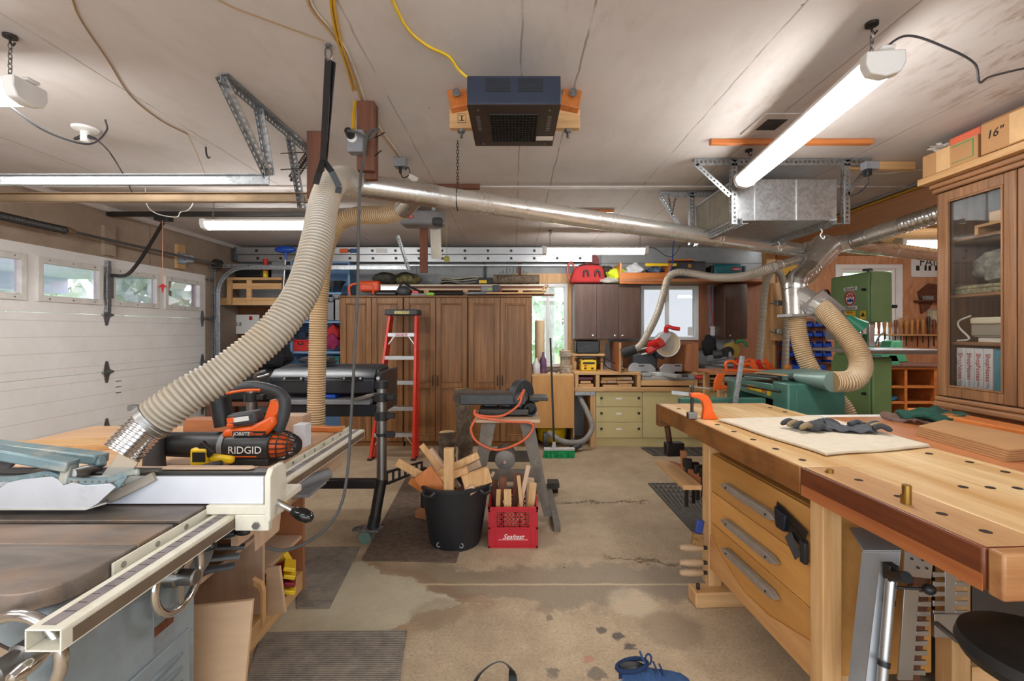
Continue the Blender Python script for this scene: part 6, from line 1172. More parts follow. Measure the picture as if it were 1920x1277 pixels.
def post(x, y):
    part(t, 'post', MB().cyl((x, y, .41), (x, y, 1.05), .034, n=22), steel); part(t, 'post_cap', MB().cyl((x, y, 1.05), (x, y, 1.1), .045, n=22), black)
    for z, w_ in ((.99, .05), (.86, .048), (.73, .038)): part(t, 'post_clamp', MB().cyl((x, y, z-.03 if w_ > .04 else z-.01), (x, y, z+.03 if w_ > .04 else z+.01), w_, n=22).bx(x+.03, x+.09, y-.025, y+.025, z-.018, z+.018), black, .004)
    part(t, 'foot_post', MB().cyl((x-.045, y-.03, .12), (x-.0, y, .42), .036, .038, 20), iron); part(t, 'foot_sleeve', MB().cyl((x-.05, y-.032, .1), (x-.038, y-.026, .17), .041, n=20), black)
    c = part(t, 'caster_plate', MB().box((x-.07, y-.04, .092), (.16, .09, .016), R3(0, 0, -10)), galv, .003); part(c, 'caster_wheel', MB().cyl((x-.095, y-.07, .042), (x-.095, y-.03, .042), .042, n=22), plain('caster_green', '#5f7a70', .5)); part(c, 'brake_pedal', MB().box((x-.15, y-.05, .1), (.06, .05, .01), R3(0, -12, 0)), steel)
post(-.92, 3.16); post(-1.82, 3.16)
part(t, 'stretcher', MB().bx(-1.8, -.95, 3.13, 3.19, .36, .42), black, .006); lm = MB(); a, b = Vector((-.89, 3.18, .42)), Vector((-.73, 3.6, .38))
lm.bar(a+Vector((0, 0, .04)), b+Vector((0, 0, .03)), .02, .014).bar(a-Vector((0, 0, .04)), b-Vector((0, 0, .03)), .02, .014)
for k in range(7): p = a.lerp(b, k/6); lm.bar(p+Vector((0, 0, .034)), p-Vector((0, 0, .034)), .016, .012, (0, 1, 0))
part(t, 'outrigger', lm, black); part(t, 'outrigger_foot', MB().cyl((-.72, 3.62, 0), (-.72, 3.62, .36), .022, .025, 12), iron)
solo('bench_brush', 'dark bristle brush lying on top of the black sander hood', 'brush', soft((-1.52, 3.55, 1.22), (.14, .05, .035), 31, .12), plain('brush_hair', '#3a3430', .95, 0, .5, 60, bump=.6))
solo('drill_driver', 'blue and red boxes behind the extension table end', 'box', MB().bx(-1.4, -1.25, 3.1, 3.2, .9, .97) if 0 else MB().bx(-1.5, -1.3, 3.3, 3.5, .956, .985), bluep, .01)
# ================================================================ BELT AND DISC SANDER
t = thing('belt_disc_sander', 'dusty belt and disc sander on a tapered steel stand with an orange cord', 'sander', (.0, 3.75, 0)); dst = plain('dusty_steel', '#6f675d', .7, .1, .25, 14); blt = plain('abrasive_belt', '#51443d', .95, 0, .2, 40)
x0, x1 = at(850, 745, 3.7).x, at(990, 745, 3.7).x; bp = [(x0, .0)]+[(x0+.04-.04*math.cos(a), .04*math.sin(a)) for a in ()]; n_ = 8
prof = [(x0+.042+.042*math.cos(math.pi/2+math.pi*i/n_), .042*math.sin(math.pi/2+math.pi*i/n_)) for i in range(n_+1)]+[(x1-.042+.042*math.cos(-math.pi/2+math.pi*i/n_), .042*math.sin(-math.pi/2+math.pi*i/n_)) for i in range(n_+1)]
part(t, 'belt', MB().prism(prof, .15, Matrix(((1, 0, 0, 0), (0, 0, 1, 3.66), (0, 1, 0, .91), (0, 0, 0, 1)))), blt); part(t, 'belt_frame', MB().bx(x0+.06, x1-.02, 3.645, 3.659, .855, .935), dgrey, .01); part(t, 'drum_cap', MB().cyl((x1-.06, 3.63, .905), (x1-.06, 3.66, .905), .045, n=20).cyl((x1-.06, 3.62, .905), (x1-.06, 3.63, .905), .018, n=12), dgrey)
part(t, 'disc_guard', MB().cyl((.035, 3.78, .91), (.085, 3.74, .91), .135, n=36), dgrey, .004); part(t, 'rating_plate', MB().box((.03, 3.735, .985), (.085, .003, .055), R3(0, 0, -25)), alu)
part(t, 'motor_housing', MB().cyl((-.06, 3.8, .85), (.08, 3.74, .85), .07, n=20), mgrey); part(t, 'disc_table', MB().bx(.12, .27, 3.62, 3.85, .89, .915).bar((.1, 3.7, .86), (.2, 3.7, .89), .03, .03), iron, .004); part(t, 'dust_port', MB().lathe([(.035, 0), (.05, .02), (.052, .1), (.042, .1), (.038, .03), (0, .03)], (.13, 3.7, .83), (0, -1, -.05), 24), black); part(t, 'yellow_tag', MB().cyl((.055, 3.63, .9), (.055, 3.64, .9), .014, n=12), yellowp)
part(t, 'base_casting', MB().bx(-.28, .12, 3.6, 3.9, .775, .83).bx(-.25, -.13, 3.68, 3.8, .83, .87), iron, .01); part(t, 'plywood_plate', MB().bx(-.31, .2, 3.5, 3.95, .74, .765), pale[0], .003)
for sx_, sy_ in ((-1, -1), (1, -1), (-1, 1), (1, 1)):
    a = Vector((-.05+sx_*.2, 3.72+sy_*.18, .74)); b = Vector((-.03+sx_*.31, 3.73+sy_*.3, .05)); mb = MB(); d = (b-a)
    for k, (ux, uy) in enumerate(((1, 0), (0, 1))):
        w0, w1 = .11, .055; n0 = Vector((-sx_*ux, -sy_*uy, 0)); th = Vector((uy*.004, ux*.004, 0)); P = [a, a+n0*w0, b+n0*w1, b]; mb.add([p-th for p in P]+[p+th for p in P], [(3, 2, 1, 0), (4, 5, 6, 7), (0, 1, 5, 4), (1, 2, 6, 5), (2, 3, 7, 6), (3, 0, 4, 7)])
    part(t, 'leg', mb, dst)
part(t, 'cross_panel', MB().bx(-.3, .2, 3.46, 3.466, .3, .4), dst, .002); part(t, 'cross_panel', MB().sheet([(.215, 3.5, .3), (.215, 3.96, .3), (.19, 3.94, .4), (.19, 3.52, .4)], .005, (1, 0, 0)), dst); part(t, 'cross_panel', MB().bx(-.3, .2, 3.98, 3.986, .3, .4), dst, .002)
part(t, 'motor', MB().lathe([(.03, -.01), (.075, 0), (.08, .02), (.08, .2), (.0, .21)], (-.07, 3.47, .46), (0, 1, 0), 24), plain('dusty_motor', '#77716b', .6, .2, .2)); part(t, 'motor_shaft', MB().cyl((-.07, 3.42, .46), (-.07, 3.47, .46), .012, n=10), plain('pink_cap', '#b08a80', .6))
for x, y in ((-.36, 3.37), (.31, 3.28)): part(t, 'base_rail', MB().bx(x-.025, x+.025, y, 4.15, .0, .055), dst, .003)
part(t, 'base_rail', MB().bx(-.335, .285, 4.06, 4.1, .02, .055), dst); part(t, 'caster', MB().cyl((.33, 4.08, .045), (.39, 4.08, .045), .045, n=18).bx(.3, .4, 4.02, 4.14, .06, .1), iron)
cpts = [(.03, 3.62, .9), (.08, 3.6, .98), (.06, 3.6, .93), (.03, 3.58, .86), (-.1, 3.52, .79), (-.28, 3.5, .8), (-.3, 3.49, .84), (-.28, 3.49, .79), (-.05, 3.48, .755), (.12, 3.48, .745), (.14, 3.48, .69), (.05, 3.47, .6), (-.13, 3.47, .54), (-.28, 3.47, .6), (-.33, 3.48, .69), (-.3, 3.49, .77)]
part(t, 'power_cord', MB().tube(spline(cpts, 8), .009, 8), plain('orange_cord', '#d8663f', .5))
# ================================================================ LOGS, BUCKET, CRATE
def log(lab, p0, p1, r, s):
    t = thing('log', lab, 'log', p0); p0, p1 = Vector(p0), Vector(p1); rg = random.Random(s); P = [p0.lerp(p1, i/24)+Vector((rg.uniform(-.004, .004), rg.uniform(-.004, .004), 0)) for i in range(25)]
    part(t, 'bark', MB().tube(P, [r*(1+.05*math.sin(i*1.3+s)+rg.uniform(-.03, .03)) for i in range(25)], 18), bark); d = (p1-p0).normalized(); part(t, 'cut_face', MB().cyl(p1-d*.003, p1+d*.002, r*.92, n=20), cut)
log('short bark-covered log standing behind the scrap wood bucket', (-.64, 4.35, 0), (-.64, 4.35, .48), .082, 1); log('tall mossy bark-covered log leaning up behind the belt sander', (-.47, 4.5, 0), (-.53, 4.62, .86), .075, 2)
bc = Vector((-.405, 3.14, 0)); t = thing('tub', 'large black rubber tub of scrap wood on the concrete floor', 'tub', bc)
part(t, 'tub_body', MB().lathe([(.155, .006), (.165, 0), (.175, .02), (.232, .40), (.25, .405), (.252, .425), (.235, .43), (.222, .41), (.165, .03), (0, .02)], bc, n=48), plain('tub_black', '#202124', .55, 0, .1, 8))
for a in (-2.2, -.55): part(t, 'tub_handle', MB().tube(spline([bc+Vector((.245*math.cos(a-.2), .245*math.sin(a-.2), .41)), bc+Vector((.268*math.cos(a-.1), .268*math.sin(a-.1), .385)), bc+Vector((.268*math.cos(a+.1), .268*math.sin(a+.1), .385)), bc+Vector((.245*math.cos(a+.2), .245*math.sin(a+.2), .41))], 5), .012, 8), black)
for x in (-.09, .06): part(t, 'drain_eyelet', MB().tube([bc+Vector((x+.012*math.cos(k*.52), -.168 if x > 0 else -.155, .045+.014*math.sin(k*.52))) for k in range(12)], .004, 6, cyc=True), mgrey)
def scrap(lab, p0, p1, w_, h_, m=0, up=(0, 1, 0), where='scrap wood in the black tub'): return solo('wood_offcut', lab, 'wood offcut', MB().bar(p0, p1, w_, h_, up), (pine, pale, orange_wood, brownw)[m][2], .003, where)
S1 = [('upright square scrap post at the front of the black tub', at(842, 940, 2.95), at(842, 840, 2.97), .062, .05, 0), ('wide amber scrap board leaning across the front of the black tub', at(828, 935, 3.0), at(792, 885, 3.02), .14, .022, 2), ('pale stick poking out low over the rim of the black tub on the saw side', at(840, 920, 3.1), at(744, 866, 3.08), .05, .03, 0), ('long stick leaning steeply out of the black tub towards the ladder', at(850, 915, 3.2), at(790, 834, 3.2), .035, .035, 0),
      ('second long stick beside the upward-leaning one in the black tub', at(862, 915, 3.22), at(806, 842, 3.22), .03, .045, 1), ('pale moulding pointing to the sander from the black tub', at(810, 895, 3.15), at(897, 853, 3.2), .045, .045, 0), ('lower moulding pointing to the sander from the black tub', at(815, 905, 3.12), at(900, 868, 3.25), .05, .04, 1), ('square stick under the mouldings in the black tub', at(818, 905, 3.04), at(876, 880, 3.05), .04, .05, 0),
      ('thick pale block lying on the rim side of the black tub', at(868, 907, 3.0), at(918, 889, 3.05), .1, .055, 0), ('thin splinter of wood at the sander side of the black tub', at(900, 930, 3.2), at(926, 885, 3.22), .02, .03, 1), ('pale grey wedge at the front rim of the black tub', at(865, 930, 2.96), at(890, 915, 2.96), .05, .03, 1), ('dark stub of wood in the middle of the black tub', at(850, 930, 3.1), at(905, 905, 3.12), .06, .06, 3), ('reddish stub low on the saw side of the black tub', at(765, 925, 3.1) if 0 else at(815, 930, 3.2), at(770, 900, 3.25), .05, .04, 2)]
for a in S1: scrap(*a[:5], a[5])
solo('floor_offcut', 'split offcut lying on the floor behind the black tub', 'wood offcut', MB().bar((-.75, 3.55, .03), (-.55, 3.45, .03), .08, .055), cherry[0], .004)
CX0, CX1, CY0, CY1, CH = -.167, .153, 3.04, 3.37, .272; t = thing('milk_crate', 'red plastic milk crate of wood scraps beside the black tub', 'crate', (0, 3.2, 0)); rc = plain('crate_red', '#b51f2c', .4, 0, .08, 6)
def cside(mb, P, lo):
    def b(u0, u1, z0, z1, d=.006): mb.add([P(u0, z0, 0), P(u1, z0, 0), P(u1, z1, 0), P(u0, z1, 0), P(u0, z0, d), P(u1, z0, d), P(u1, z1, d), P(u0, z1, d)], [(3, 2, 1, 0), (4, 5, 6, 7), (0, 1, 5, 4), (1, 2, 6, 5), (2, 3, 7, 6), (3, 0, 4, 7)])
    b(0, 1, .24, CH, .012); b(0, .16, 0, .24); b(.84, 1, 0, .24); b(.16, .84, 0, .135); b(0, 1, 0, .012, .012); b(0, 1, .125, .137, .012); b(.0, .02, 0, CH, .012); b(.98, 1, 0, CH, .012); b(.12, .135, 0, CH, .011); b(.865, .88, 0, CH, .011); b(.0, 1, .253, .258, .016)
    for k in range(-3, 9):
        for s in (1, -1):
            u0, z0, u1, z1 = .16+.085*k, .137, .16+.085*k+.28, .24
            if s < 0: u0, u1 = u1, u0
            f0 = max(0, min(1, (.16-u0)/(u1-u0))) if u1 > u0 else max(0, min(1, (.84-u0)/(u1-u0))); f1 = min(1, (.84-u0)/(u1-u0)) if u1 > u0 else min(1, (.16-u0)/(u1-u0))
            if f1-f0 > .05 and f1 > 0: mb.bar(P(u0+(u1-u0)*f0, z0+(z1-z0)*f0, .003), P(u0+(u1-u0)*f1, z0+(z1-z0)*f1, .003), .006, .006)
mb = MB(); L = CX1-CX0; Dp = CY1-CY0
cside(mb, lambda u, z, d: Vector((CX0+L*u, CY0+.006-d, z)), 0); part(t, 'front', mb, rc); mb = MB(); cside(mb, lambda u, z, d: Vector((CX0+L*u, CY1-.006+d, z)), 0); part(t, 'back', mb, rc)
for X_, s in ((CX0, -1), (CX1, 1)): mb = MB(); cside(mb, lambda u, z, d: Vector((X_-s*.006+s*d, CY0+Dp*u, z)), 0); part(t, 'side', mb, rc)
part(t, 'bottom', MB().bx(CX0+.006, CX1-.006, CY0+.006, CY1-.006, .002, .012), rc); words(t, 'Sealtest', ((CX0+CX1)/2, CY0-.001, .072), .045, inkw, shear=.45); part(t, 'underline', MB().bx(-.105, .09, CY0-.0012, CY0-.0004, .052, .054), inkw)
S2 = [((-.12, 3.1, .02), (-.105, 3.08, .375), .03, .02, 0), ((-.04, 3.1, .02), (-.045, 3.09, .37), .05, .03, 0), ((.0, 3.12, .05), (.1, 3.18, .51), .03, .02, 1), ((.07, 3.1, .05), (.03, 3.14, .45), .025, .02, 0), ((.09, 3.15, .02), (.13, 3.13, .4), .05, .03, 0), ((-.1, 3.25, .02), (-.08, 3.27, .4), .06, .04, 3), ((.03, 3.1, .05), (-.06, 3.1, .3), .04, .02, 1), ((0, 3.25, .02), (.03, 3.28, .42), .06, .03, 3), ((.1, 3.28, .02), (.12, 3.3, .38), .05, .04, 1), ((-.13, 3.3, .02), (-.14, 3.3, .36), .04, .04, 3)]
for i, a in enumerate(S2): scrap('wood scrap standing up in the red milk crate', a[0], a[1], a[2], a[3], a[4], where='scraps in the red crate')
# ================================================================ FLOOR MATS, SHOE, STRAP
def ribmat(name, a, b): 
    t = NT(name); sp = t.n('SeparateXYZ'); t.put(sp.inputs[0], t.n('NewGeometry').outputs['Position']); s = t.math('SINE', t.math('MULTIPLY', sp.outputs[1], 520)); n = t.noise(t.oc((1, 1, 1), False), 12, 6, .7)
    t.base(t.mix(t.ramp(n, .35, .7), t.mix(t.ramp(s, -1, 1), scale_c(lin(a), .7), lin(a)), lin(b))); t.b.inputs['Roughness'].default_value = .9; t.bump(s, .6, .004); return t.m
rm_ = ribmat('ribbed_mat', '#7d756d', '#9c8e7f')
def fmat(lab, pts, m, h_=.008): return solo('floor_mat', lab, 'mat', MB().prism([(p.x, p.y) for p in (atz(x, y, h_) for x, y in pts)], h_, None), m, .002)
fmat('ribbed grey rubber mat at the bottom edge by the saw cubbies', [(440, 1330), (742, 1330), (763, 1181), (492, 1185)], rm_); fmat('ribbed grey rubber mat beside the saw cubbies in front of the caster', [(556, 1139), (618, 1138), (676, 1024), (560, 1026)], rm_)
fmat('brown worn carpet mat under the black tub', [(678, 1049), (855, 1053), (868, 1010), (880, 900), (762, 893)], plain('worn_carpet', '#665547', .98, 0, .35, 25, bump=.8), .01)
matr = plain('grey_rubber_lattice', '#57534d', .85, 0, .25, 20)
def lattice(lab, pts):
    P = [atz(x, y, .012) for x, y in pts]; mb = MB(); n, m = 12, 10
    def q(u, v): return (P[0].lerp(P[1], u)).lerp(P[3].lerp(P[2], u), v)
    for k in range(n+1): a, b = q(k/n, 0), q(k/n, 1); mb.bar(Vector((a.x, a.y, .007)), Vector((b.x, b.y, .007)), .026, .013)
    for k in range(m+1): a, b = q(0, k/m), q(1, k/m); mb.bar(Vector((a.x, a.y, .0065)), Vector((b.x, b.y, .0065)), .015, .012)
    return solo('floor_mat', lab, 'mat', mb, matr)
lattice('black perforated rubber mat along the front of the big workbench', [(1218, 906), (1330, 906), (1375, 1010), (1300, 994)]); lattice('black perforated rubber mat in front of the sage cabinets', [(1204, 839), (1400, 839), (1420, 853), (1226, 853)])
sh = thing('shoe', 'dark blue trainer on the concrete at the bottom edge of the picture', 'shoe', atz(1215, 1300, 0)); c = atz(1215, 1295, 0); nb = plain('navy_mesh', '#28466f', .85, 0, .25, 60, bump=.3)
def ell(k): return c+Vector((0, 0, 0))
ups = [(-.07, .035, .085), (-.03, .04, .085), (.02, .042, .075), (.07, .045, .06), (.13, .048, .05), (.18, .04, .04), (.205, .02, .025)]
def shoe_f(u, v):
    i = min(5.999, u*6); k = int(i); f = i-k; x, w_, h_ = [ups[k][j]*(1-f)+ups[k+1][j]*f for j in range(3)]; a = v*math.pi
    return c+Vector((x-.04, w_*math.cos(a)*1.0, .02+h_*math.sin(a)**.8))
part(sh, 'upper', MB().grid(shoe_f, 18, 12), nb); part(sh, 'sole', MB().prism([(c.x+x-.04, c.y+y) for x, y in ((-.08, -.03), (0, -.042), (.1, -.05), (.17, -.04), (.21, 0), (.17, .045), (.1, .05), (0, .042), (-.08, .03))], .022), plain('shoe_sole', '#c9cbd0', .7), .006)
part(sh, 'collar', MB().tube([c+Vector((-.065+.06*math.cos(k*.393), .034*math.sin(k*.393), .102+.012*math.cos(k*.393))) for k in range(16)], .009, 8, cyc=True), plain('navy_lining', '#12284d', .9)); part(sh, 'opening', MB().ball(c+Vector((-.065, 0, .1)), (.052, .028, .008)), black)
part(sh, 'tongue', MB().bar(c+Vector((-.005, 0, .095)), c+Vector((-.03, 0, .15)), .035, .008, (1, 0, 0)), nb, .003); part(sh, 'laces', MB().tube([c+Vector((.0+.012*math.cos(k*.5), -.005, .13+.022*math.sin(k*.5))) for k in range(13)], .004, 6, cyc=True).tube([c+Vector((.03, -.03, .095)), c+Vector((.03, .03, .095))], .004, 6).tube([c+Vector((.055, -.03, .085)), c+Vector((.055, .03, .085))], .004, 6), plain('lace_navy', '#17325e', .8))
cb_ = atz(935, 1290, .0); bs = thing('camera_bag', 'black strap of a bag standing at the bottom edge of the picture', 'bag', cb_); sp_ = spline([cb_+Vector((-.11, 0, .0)), cb_+Vector((-.07, .02, .05)), cb_+Vector((0, .03, .085)), cb_+Vector((.05, .02, .06)), cb_+Vector((.06, 0, .0))], 8)
mb = MB()
for a, b in zip(sp_, sp_[1:]): mb.bar(a, b, .035, .004, (0, .55, .8))
part(bs, 'strap', mb, black); part(bs, 'bag_body', MB().bx(cb_.x-.13, cb_.x+.09, cb_.y-.3, cb_.y-.05, 0, .03), cloth_b, .015)
# ================================================================ BIG WORKBENCH
BO = Vector((1.096, 1.0155, 0)); BRZ = 2.95; BM = Matrix.Translation(BO) @ Matrix.Rotation(math.radians(BRZ), 4, 'Z')
def bl_(x, y, z): return BM @ Vector((x, y, z))
BL, BW, BT = 2.097, .735, .95
t = thing('joiners_bench', 'big maple woodworking bench with round dog holes and three drawers', 'workbench', BO, BRZ); BN = t
top_m = wood('bench_maple', '#c79a62', '#ecd0a0', 1, 9, .38, stretch=.07, coat=.12, con=(.4, .6)); apron_m = wood('bench_apron', '#7d4d25', '#ad7840', 1, 12, .45, stretch=.12, dirt='#5d3a1c'); vise_m = wood('vise_mahogany', '#522513', '#8c4c2a', 1, 12, .4, stretch=.1)
def P(nm, mb, m, bv=.003, label=None): return part(t, nm, mb, m, bv, local=True, label=label)
P('bench_top', MB().bx(.0, BW, .655, BL, BT-.08, BT).bx(.165, BW, 0, .654, BT-.08, BT), top_m, .004)
P('apron', MB().bx(-.012, -.0005, .66, BL-.04, .848, BT-.0005).bx(-.0005, .06, .66, BL-.04, .848, BT-.081), apron_m); P('tail_vise', MB().bx(-.012, .16, 0.035, .652, .848, BT), vise_m, .006); P('vise_strip', MB().bx(-.0135, -.0115, .036, .651, .8485, .888), wood('vise_strip_wood', '#93502a', '#bf7a48', 1, 12, .4, stretch=.1), 0); P('end_cap', MB().bx(-.005, BW, -.002, .034, .843, BT+.001), wood('end_cap_wood', '#9a6238', '#cb9866', 0, 12, .4), .006)
P('end_vise', MB().bx(-.01, .5, BL-.035, BL+.03, .80, BT), wood('vise_brown', '#6a4226', '#97683f', 0, 12, .5), .006)
P('top_inlay', MB().bx(-.003, .16, .036, .651, BT+.0002, BT+.0012), wood('vise_top', '#b08052', '#d8ae7e', 1, 10, .4, stretch=.1))
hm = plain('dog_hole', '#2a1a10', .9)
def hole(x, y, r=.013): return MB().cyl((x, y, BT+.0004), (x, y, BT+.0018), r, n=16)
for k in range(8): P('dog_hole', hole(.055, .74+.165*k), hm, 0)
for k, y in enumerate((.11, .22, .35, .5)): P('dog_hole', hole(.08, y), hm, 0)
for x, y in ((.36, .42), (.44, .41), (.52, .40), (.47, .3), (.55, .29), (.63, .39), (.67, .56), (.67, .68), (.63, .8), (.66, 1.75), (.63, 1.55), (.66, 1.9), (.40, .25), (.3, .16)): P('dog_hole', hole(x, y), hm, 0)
# base
P('leg', MB().bx(.02, .09, .585, .65, .03, .848), pine[2]); P('leg', MB().bx(.02, .09, 1.42, 1.50, .08, .848), pine[2]); P('leg', MB().bx(.5, .57, .585, .65, .08, .848), pine[2]); P('leg', MB().bx(.5, .57, 1.42, 1.5, .08, .848), pine[2])
P('sled_foot', MB().bx(-.08, .72, 1.36, 1.46, 0, .08), pine[0], .008); P('sled_foot', MB().bx(-.02, .72, .57, .66, 0, .03), pine[0], .008); P('bolt', MB().cyl((-.05, 1.4, .08), (-.05, 1.4, .11), .01, n=10), iron); P('stretcher', MB().bx(.1, .13, .6, 1.5, .12, .178), pine[1])
P('shelf_void', MB().bx(.14, .59, .655, 1.41, .80, .815), brownw[1]); P('cabinet_body', MB().bx(.05, .49, .652, 1.418, .178, .795), drawerw[1], .002)
for z0, z1 in ((.597, .793), (.428, .593), (.18, .424)):
    d = P('drawer', MB().bx(.03, .05, .654, 1.416, z0, z1), drawerw[1], .003); zc = {.597: .685, .428: .508, .18: .365}[z0]
    part(d, 'handle', MB().prism([(.86-.04, .0), (.86, -.016), (1.22, -.016), (1.26, 0), (1.22, .016), (.86, .016)], .03, BM @ Matrix(((0, 0, 1, -.005), (1, 0, 0, 0), (0, 1, 0, zc), (0, 0, 0, 1)))), plain('handle_grey_wood', '#8d8378', .5, 0, .15, 20), .003); sm = MB()
    for y in (.88, 1.2): sm.cyl(bl_(-.008, y, zc), bl_(-.004, y, zc), .005, n=8)
    part(d, 'screw', sm, iron)
P('lower_rail', MB().prism([(.654, .18), (1.416, .18), (1.416, .36), (1.3, .3), (1.1, .24), (.9, .25), (.654, .31)], .008, Matrix(((0, 0, 1, .022), (1, 0, 0, 0), (0, 1, 0, 0), (0, 0, 0, 1)))), wood('rail_wood', '#a97645', '#cc9a63', 1, 8, .5), .002)
P('vise_crank', MB().bar((.05, BL-.02, .80), (.08, BL+.01, .68), .03, .03), brownw[2]); P('vise_bracket', MB().bx(.04, .16, BL-.05, BL+.02, .6, .69), iron, .006)
P('bench_bolt', MB().cyl((.0, .62, .06), (.022, .62, .06), .012, n=10), iron)
def solob(nm, lab, cat, mb, m, bv=.002, **k):
    mb.v = [BM @ v for v in mb.v]; return solo(nm, lab, cat, mb, m, bv, **k)
# things hanging at the far end
t2 = thing('clamp_rack', 'wooden clamp rack with dark bar clamps under the far end of the big bench', 'rack', bl_(-.05, 1.75, .55)); part(t2, 'board', MB().bar(at(1258, 878, 2.95), at(1322, 905, 2.62), .03, .09), cherry[1], .003); part(t2, 'upright', MB().bar(at(1281, 845, 2.8), at(1284, 890, 2.8), .03, .03, (0, 1, 0)), cherry[2]); part(t2, 'support', MB().bx(.93, 1.03, 2.5, 3.0, .575, .6), pine[1])
for i, (x, d) in enumerate(((1287, 2.76), (1300, 2.85), (1308, 2.68), (1318, 2.62))): solo('bar_clamp', ('first', 'second', 'third', 'fourth')[i]+' dark bar clamp in the rack at the far end of the big bench', 'clamp', MB().bar(at(x, 862+6*i, d), at(x, 950-6*i, d), .022, .012, (0, 1, 0)).box(at(x+2, 868+6*i, d), (.05, .03, .05)), iron, .003)
for i, y in enumerate((1026, 1054, 1073)): t3 = thing('hand_rasp', ('top', 'middle', 'lowest')[i]+' of three pale turned tool handles sticking out beside the bench leg', 'hand tool', at(1290, y, 2.46)); part(t3, 'grip', MB().lathe([(.012, 0), (.018, .01), (.02, .05), (.018, .1), (.012, .125), (0, .127)], at(1318, y+1, 2.46), (-1, 0, 0), 14), plain('turned_beech', '#b79a78', .5, 0, .1)); part(t3, 'ferrule', MB().cyl(at(1318, y+1, 2.46), at(1332, y+1, 2.46), .01, n=10), iron)  # three turned handles of hand tools
t3 = thing('paint_brush', 'paint brush with a blue handle hanging beside the bench leg', 'brush', at(1305, 1020, 2.44)); part(t3, 'handle', MB().bar(at(1314, 975, 2.44), at(1309, 1000, 2.44), .04, .02, (0, 1, 0)), plain('brush_blue', '#2c3f8a', .5), .006); part(t3, 'bristles', MB().bar(at(1309, 1000, 2.44), at(1306, 1021, 2.44), .055, .025, (0, 1, 0)), plain('bristle_tan', '#8b6a3f', .9, 0, .4, 50))
t3 = thing('combination_square', 'dark combination square hung on the top drawer of the big bench', 'square', bl_(0, .8, .7)); part(t3, 'blade', MB().bar(bl_(.012, .83, .745), bl_(.012, .655, .70), .004, .028), iron); part(t3, 'head', MB().prism([(.77, .66), (.82, .66), (.83, .74), (.79, .73), (.76, .73)], .02, BM @ Matrix(((0, 0, 1, -.002), (1, 0, 0, 0), (0, 1, 0, 0), (0, 0, 0, 1)))), plain('square_navy', '#1e2733', .4, .3), .004)
t3 = thing('combination_square', 'second dark square hung nearer the bench leg on the top drawer', 'square', bl_(0, .7, .68)); part(t3, 'blade', MB().bar(bl_(.014, .76, .685), bl_(.014, .66, .655), .004, .04), iron); part(t3, 'head', MB().bar(bl_(.01, .668, .67), bl_(.01, .668, .59), .016, .03, (0, 1, 0)), plain('square_black', '#24262b', .4, .3), .003); part(t3, 'rule', MB().bar(bl_(.004, .75, .66), bl_(.004, .69, .60), .003, .05), dgrey)
# on the bench
pad = thing('felt_pad', 'thick beige felt pad lying across the big bench top', 'mat', bl_(.4, 1.0, BT)); cs = [atz(x, y, BT+.008) for x, y in ((1347, 788), (1537, 781), (1745, 837), (1548, 853))]; cs[2].z = cs[0].z = 0
def padf(u, v): p = cs[0].lerp(cs[1], u).lerp(cs[3].lerp(cs[2], u), v); return (p.x+.006*math.sin(v*9), p.y+.006*math.sin(u*8), BT+.016+.002*math.sin(u*11)*math.sin(v*9))
part(pad, 'cloth', MB().grid(padf, 16, 16, .013), plain('felt_beige', '#d3c8b4', .98, 0, .07, 30, bump=.5), .004)
def glove(lab, c, rz, s, m):
    c = Vector(c); R = R3(0, 0, rz); g = thing('work_glove', lab, 'glove', c)
    def f(u, v): w_ = .055*(1+.35*math.sin(u*3.1)); return c+R @ Vector(((u-.5)*.2, (v-.5)*2*w_, .012+.035*math.sin(v*math.pi)*(.5+.5*math.sin(u*5+s))+.006*math.sin(u*17+v*9)))
    part(g, 'cuff', MB().grid(f, 18, 12, .004), m); 
    for k in range(4): a = Vector((.085, -.045+.03*k, .025)); part(g, 'finger', MB().tube([c+R @ p for p in spline([a, a+Vector((.035, .004*k, .012)), a+Vector((.07, .006*k-.01, -.006))], 5)], [.013]*9+[.011, .006], 8), plain('tan_palm_%d%d' % (k, s), '#8d7a5c' if k % 2 else '#3b3c40', .9, 0, .2, 20))
    part(g, 'thumb', MB().tube([c+R @ p for p in spline([Vector((.02, .05, .02)), Vector((.06, .075, .03)), Vector((.09, .07, .012))], 5)], [.013]*9+[.011, .006], 8), m); return g
gy = atz(1530, 803, BT+.02); glove('dark grey work glove with tan lining on the felt pad, nearer the orange clamp', (gy.x, gy.y, BT+.018), 195, 1, cloth_g); gy = atz(1590, 806, BT+.02); glove('dark grey work glove on the felt pad, nearer the green cloth', (gy.x, gy.y, BT+.018), -20, 2, plain('charcoal_cloth', '#4a4d52', .9, 0, .25, 26, bump=.3))
for lab, x, y, r, h_ in (('tall brass bench dog standing on the near end of the bench', 1700, 945, .0115, .056), ('short brass bench dog flush near the tail vise joint', 1556, 887, .0115, .014)):
    c = atz(x, y, BT); solo('bench_dog', lab, 'bench dog', MB().lathe([(r, 0), (r, h_-.002), (r-.002, h_), (0, h_)], c, n=18).bx(c.x-r*1.2, c.x-r*.9, c.y-.006, c.y+.006, BT, BT+h_*.5), brass)
oc_ = thing('hold_down_clamp', 'orange cast hold-down clamp screwed to the far corner of the big bench', 'clamp', atz(1338, 787, BT)); c = atz(1338, 787, BT); d = c.y
part(oc_, 'arm', MB().prism([(.03, 0), (-.06, .0), (-.052, .06), (-.06, .1), (-.085, .118), (-.125, .125), (-.128, .15), (-.07, .15), (-.03, .135), (-.008, .1), (.0, .05)], .035, Matrix(((1, 0, 0, c.x), (0, 0, 1, d), (0, 1, 0, BT), (0, 0, 0, 1)))), orangep, .006)
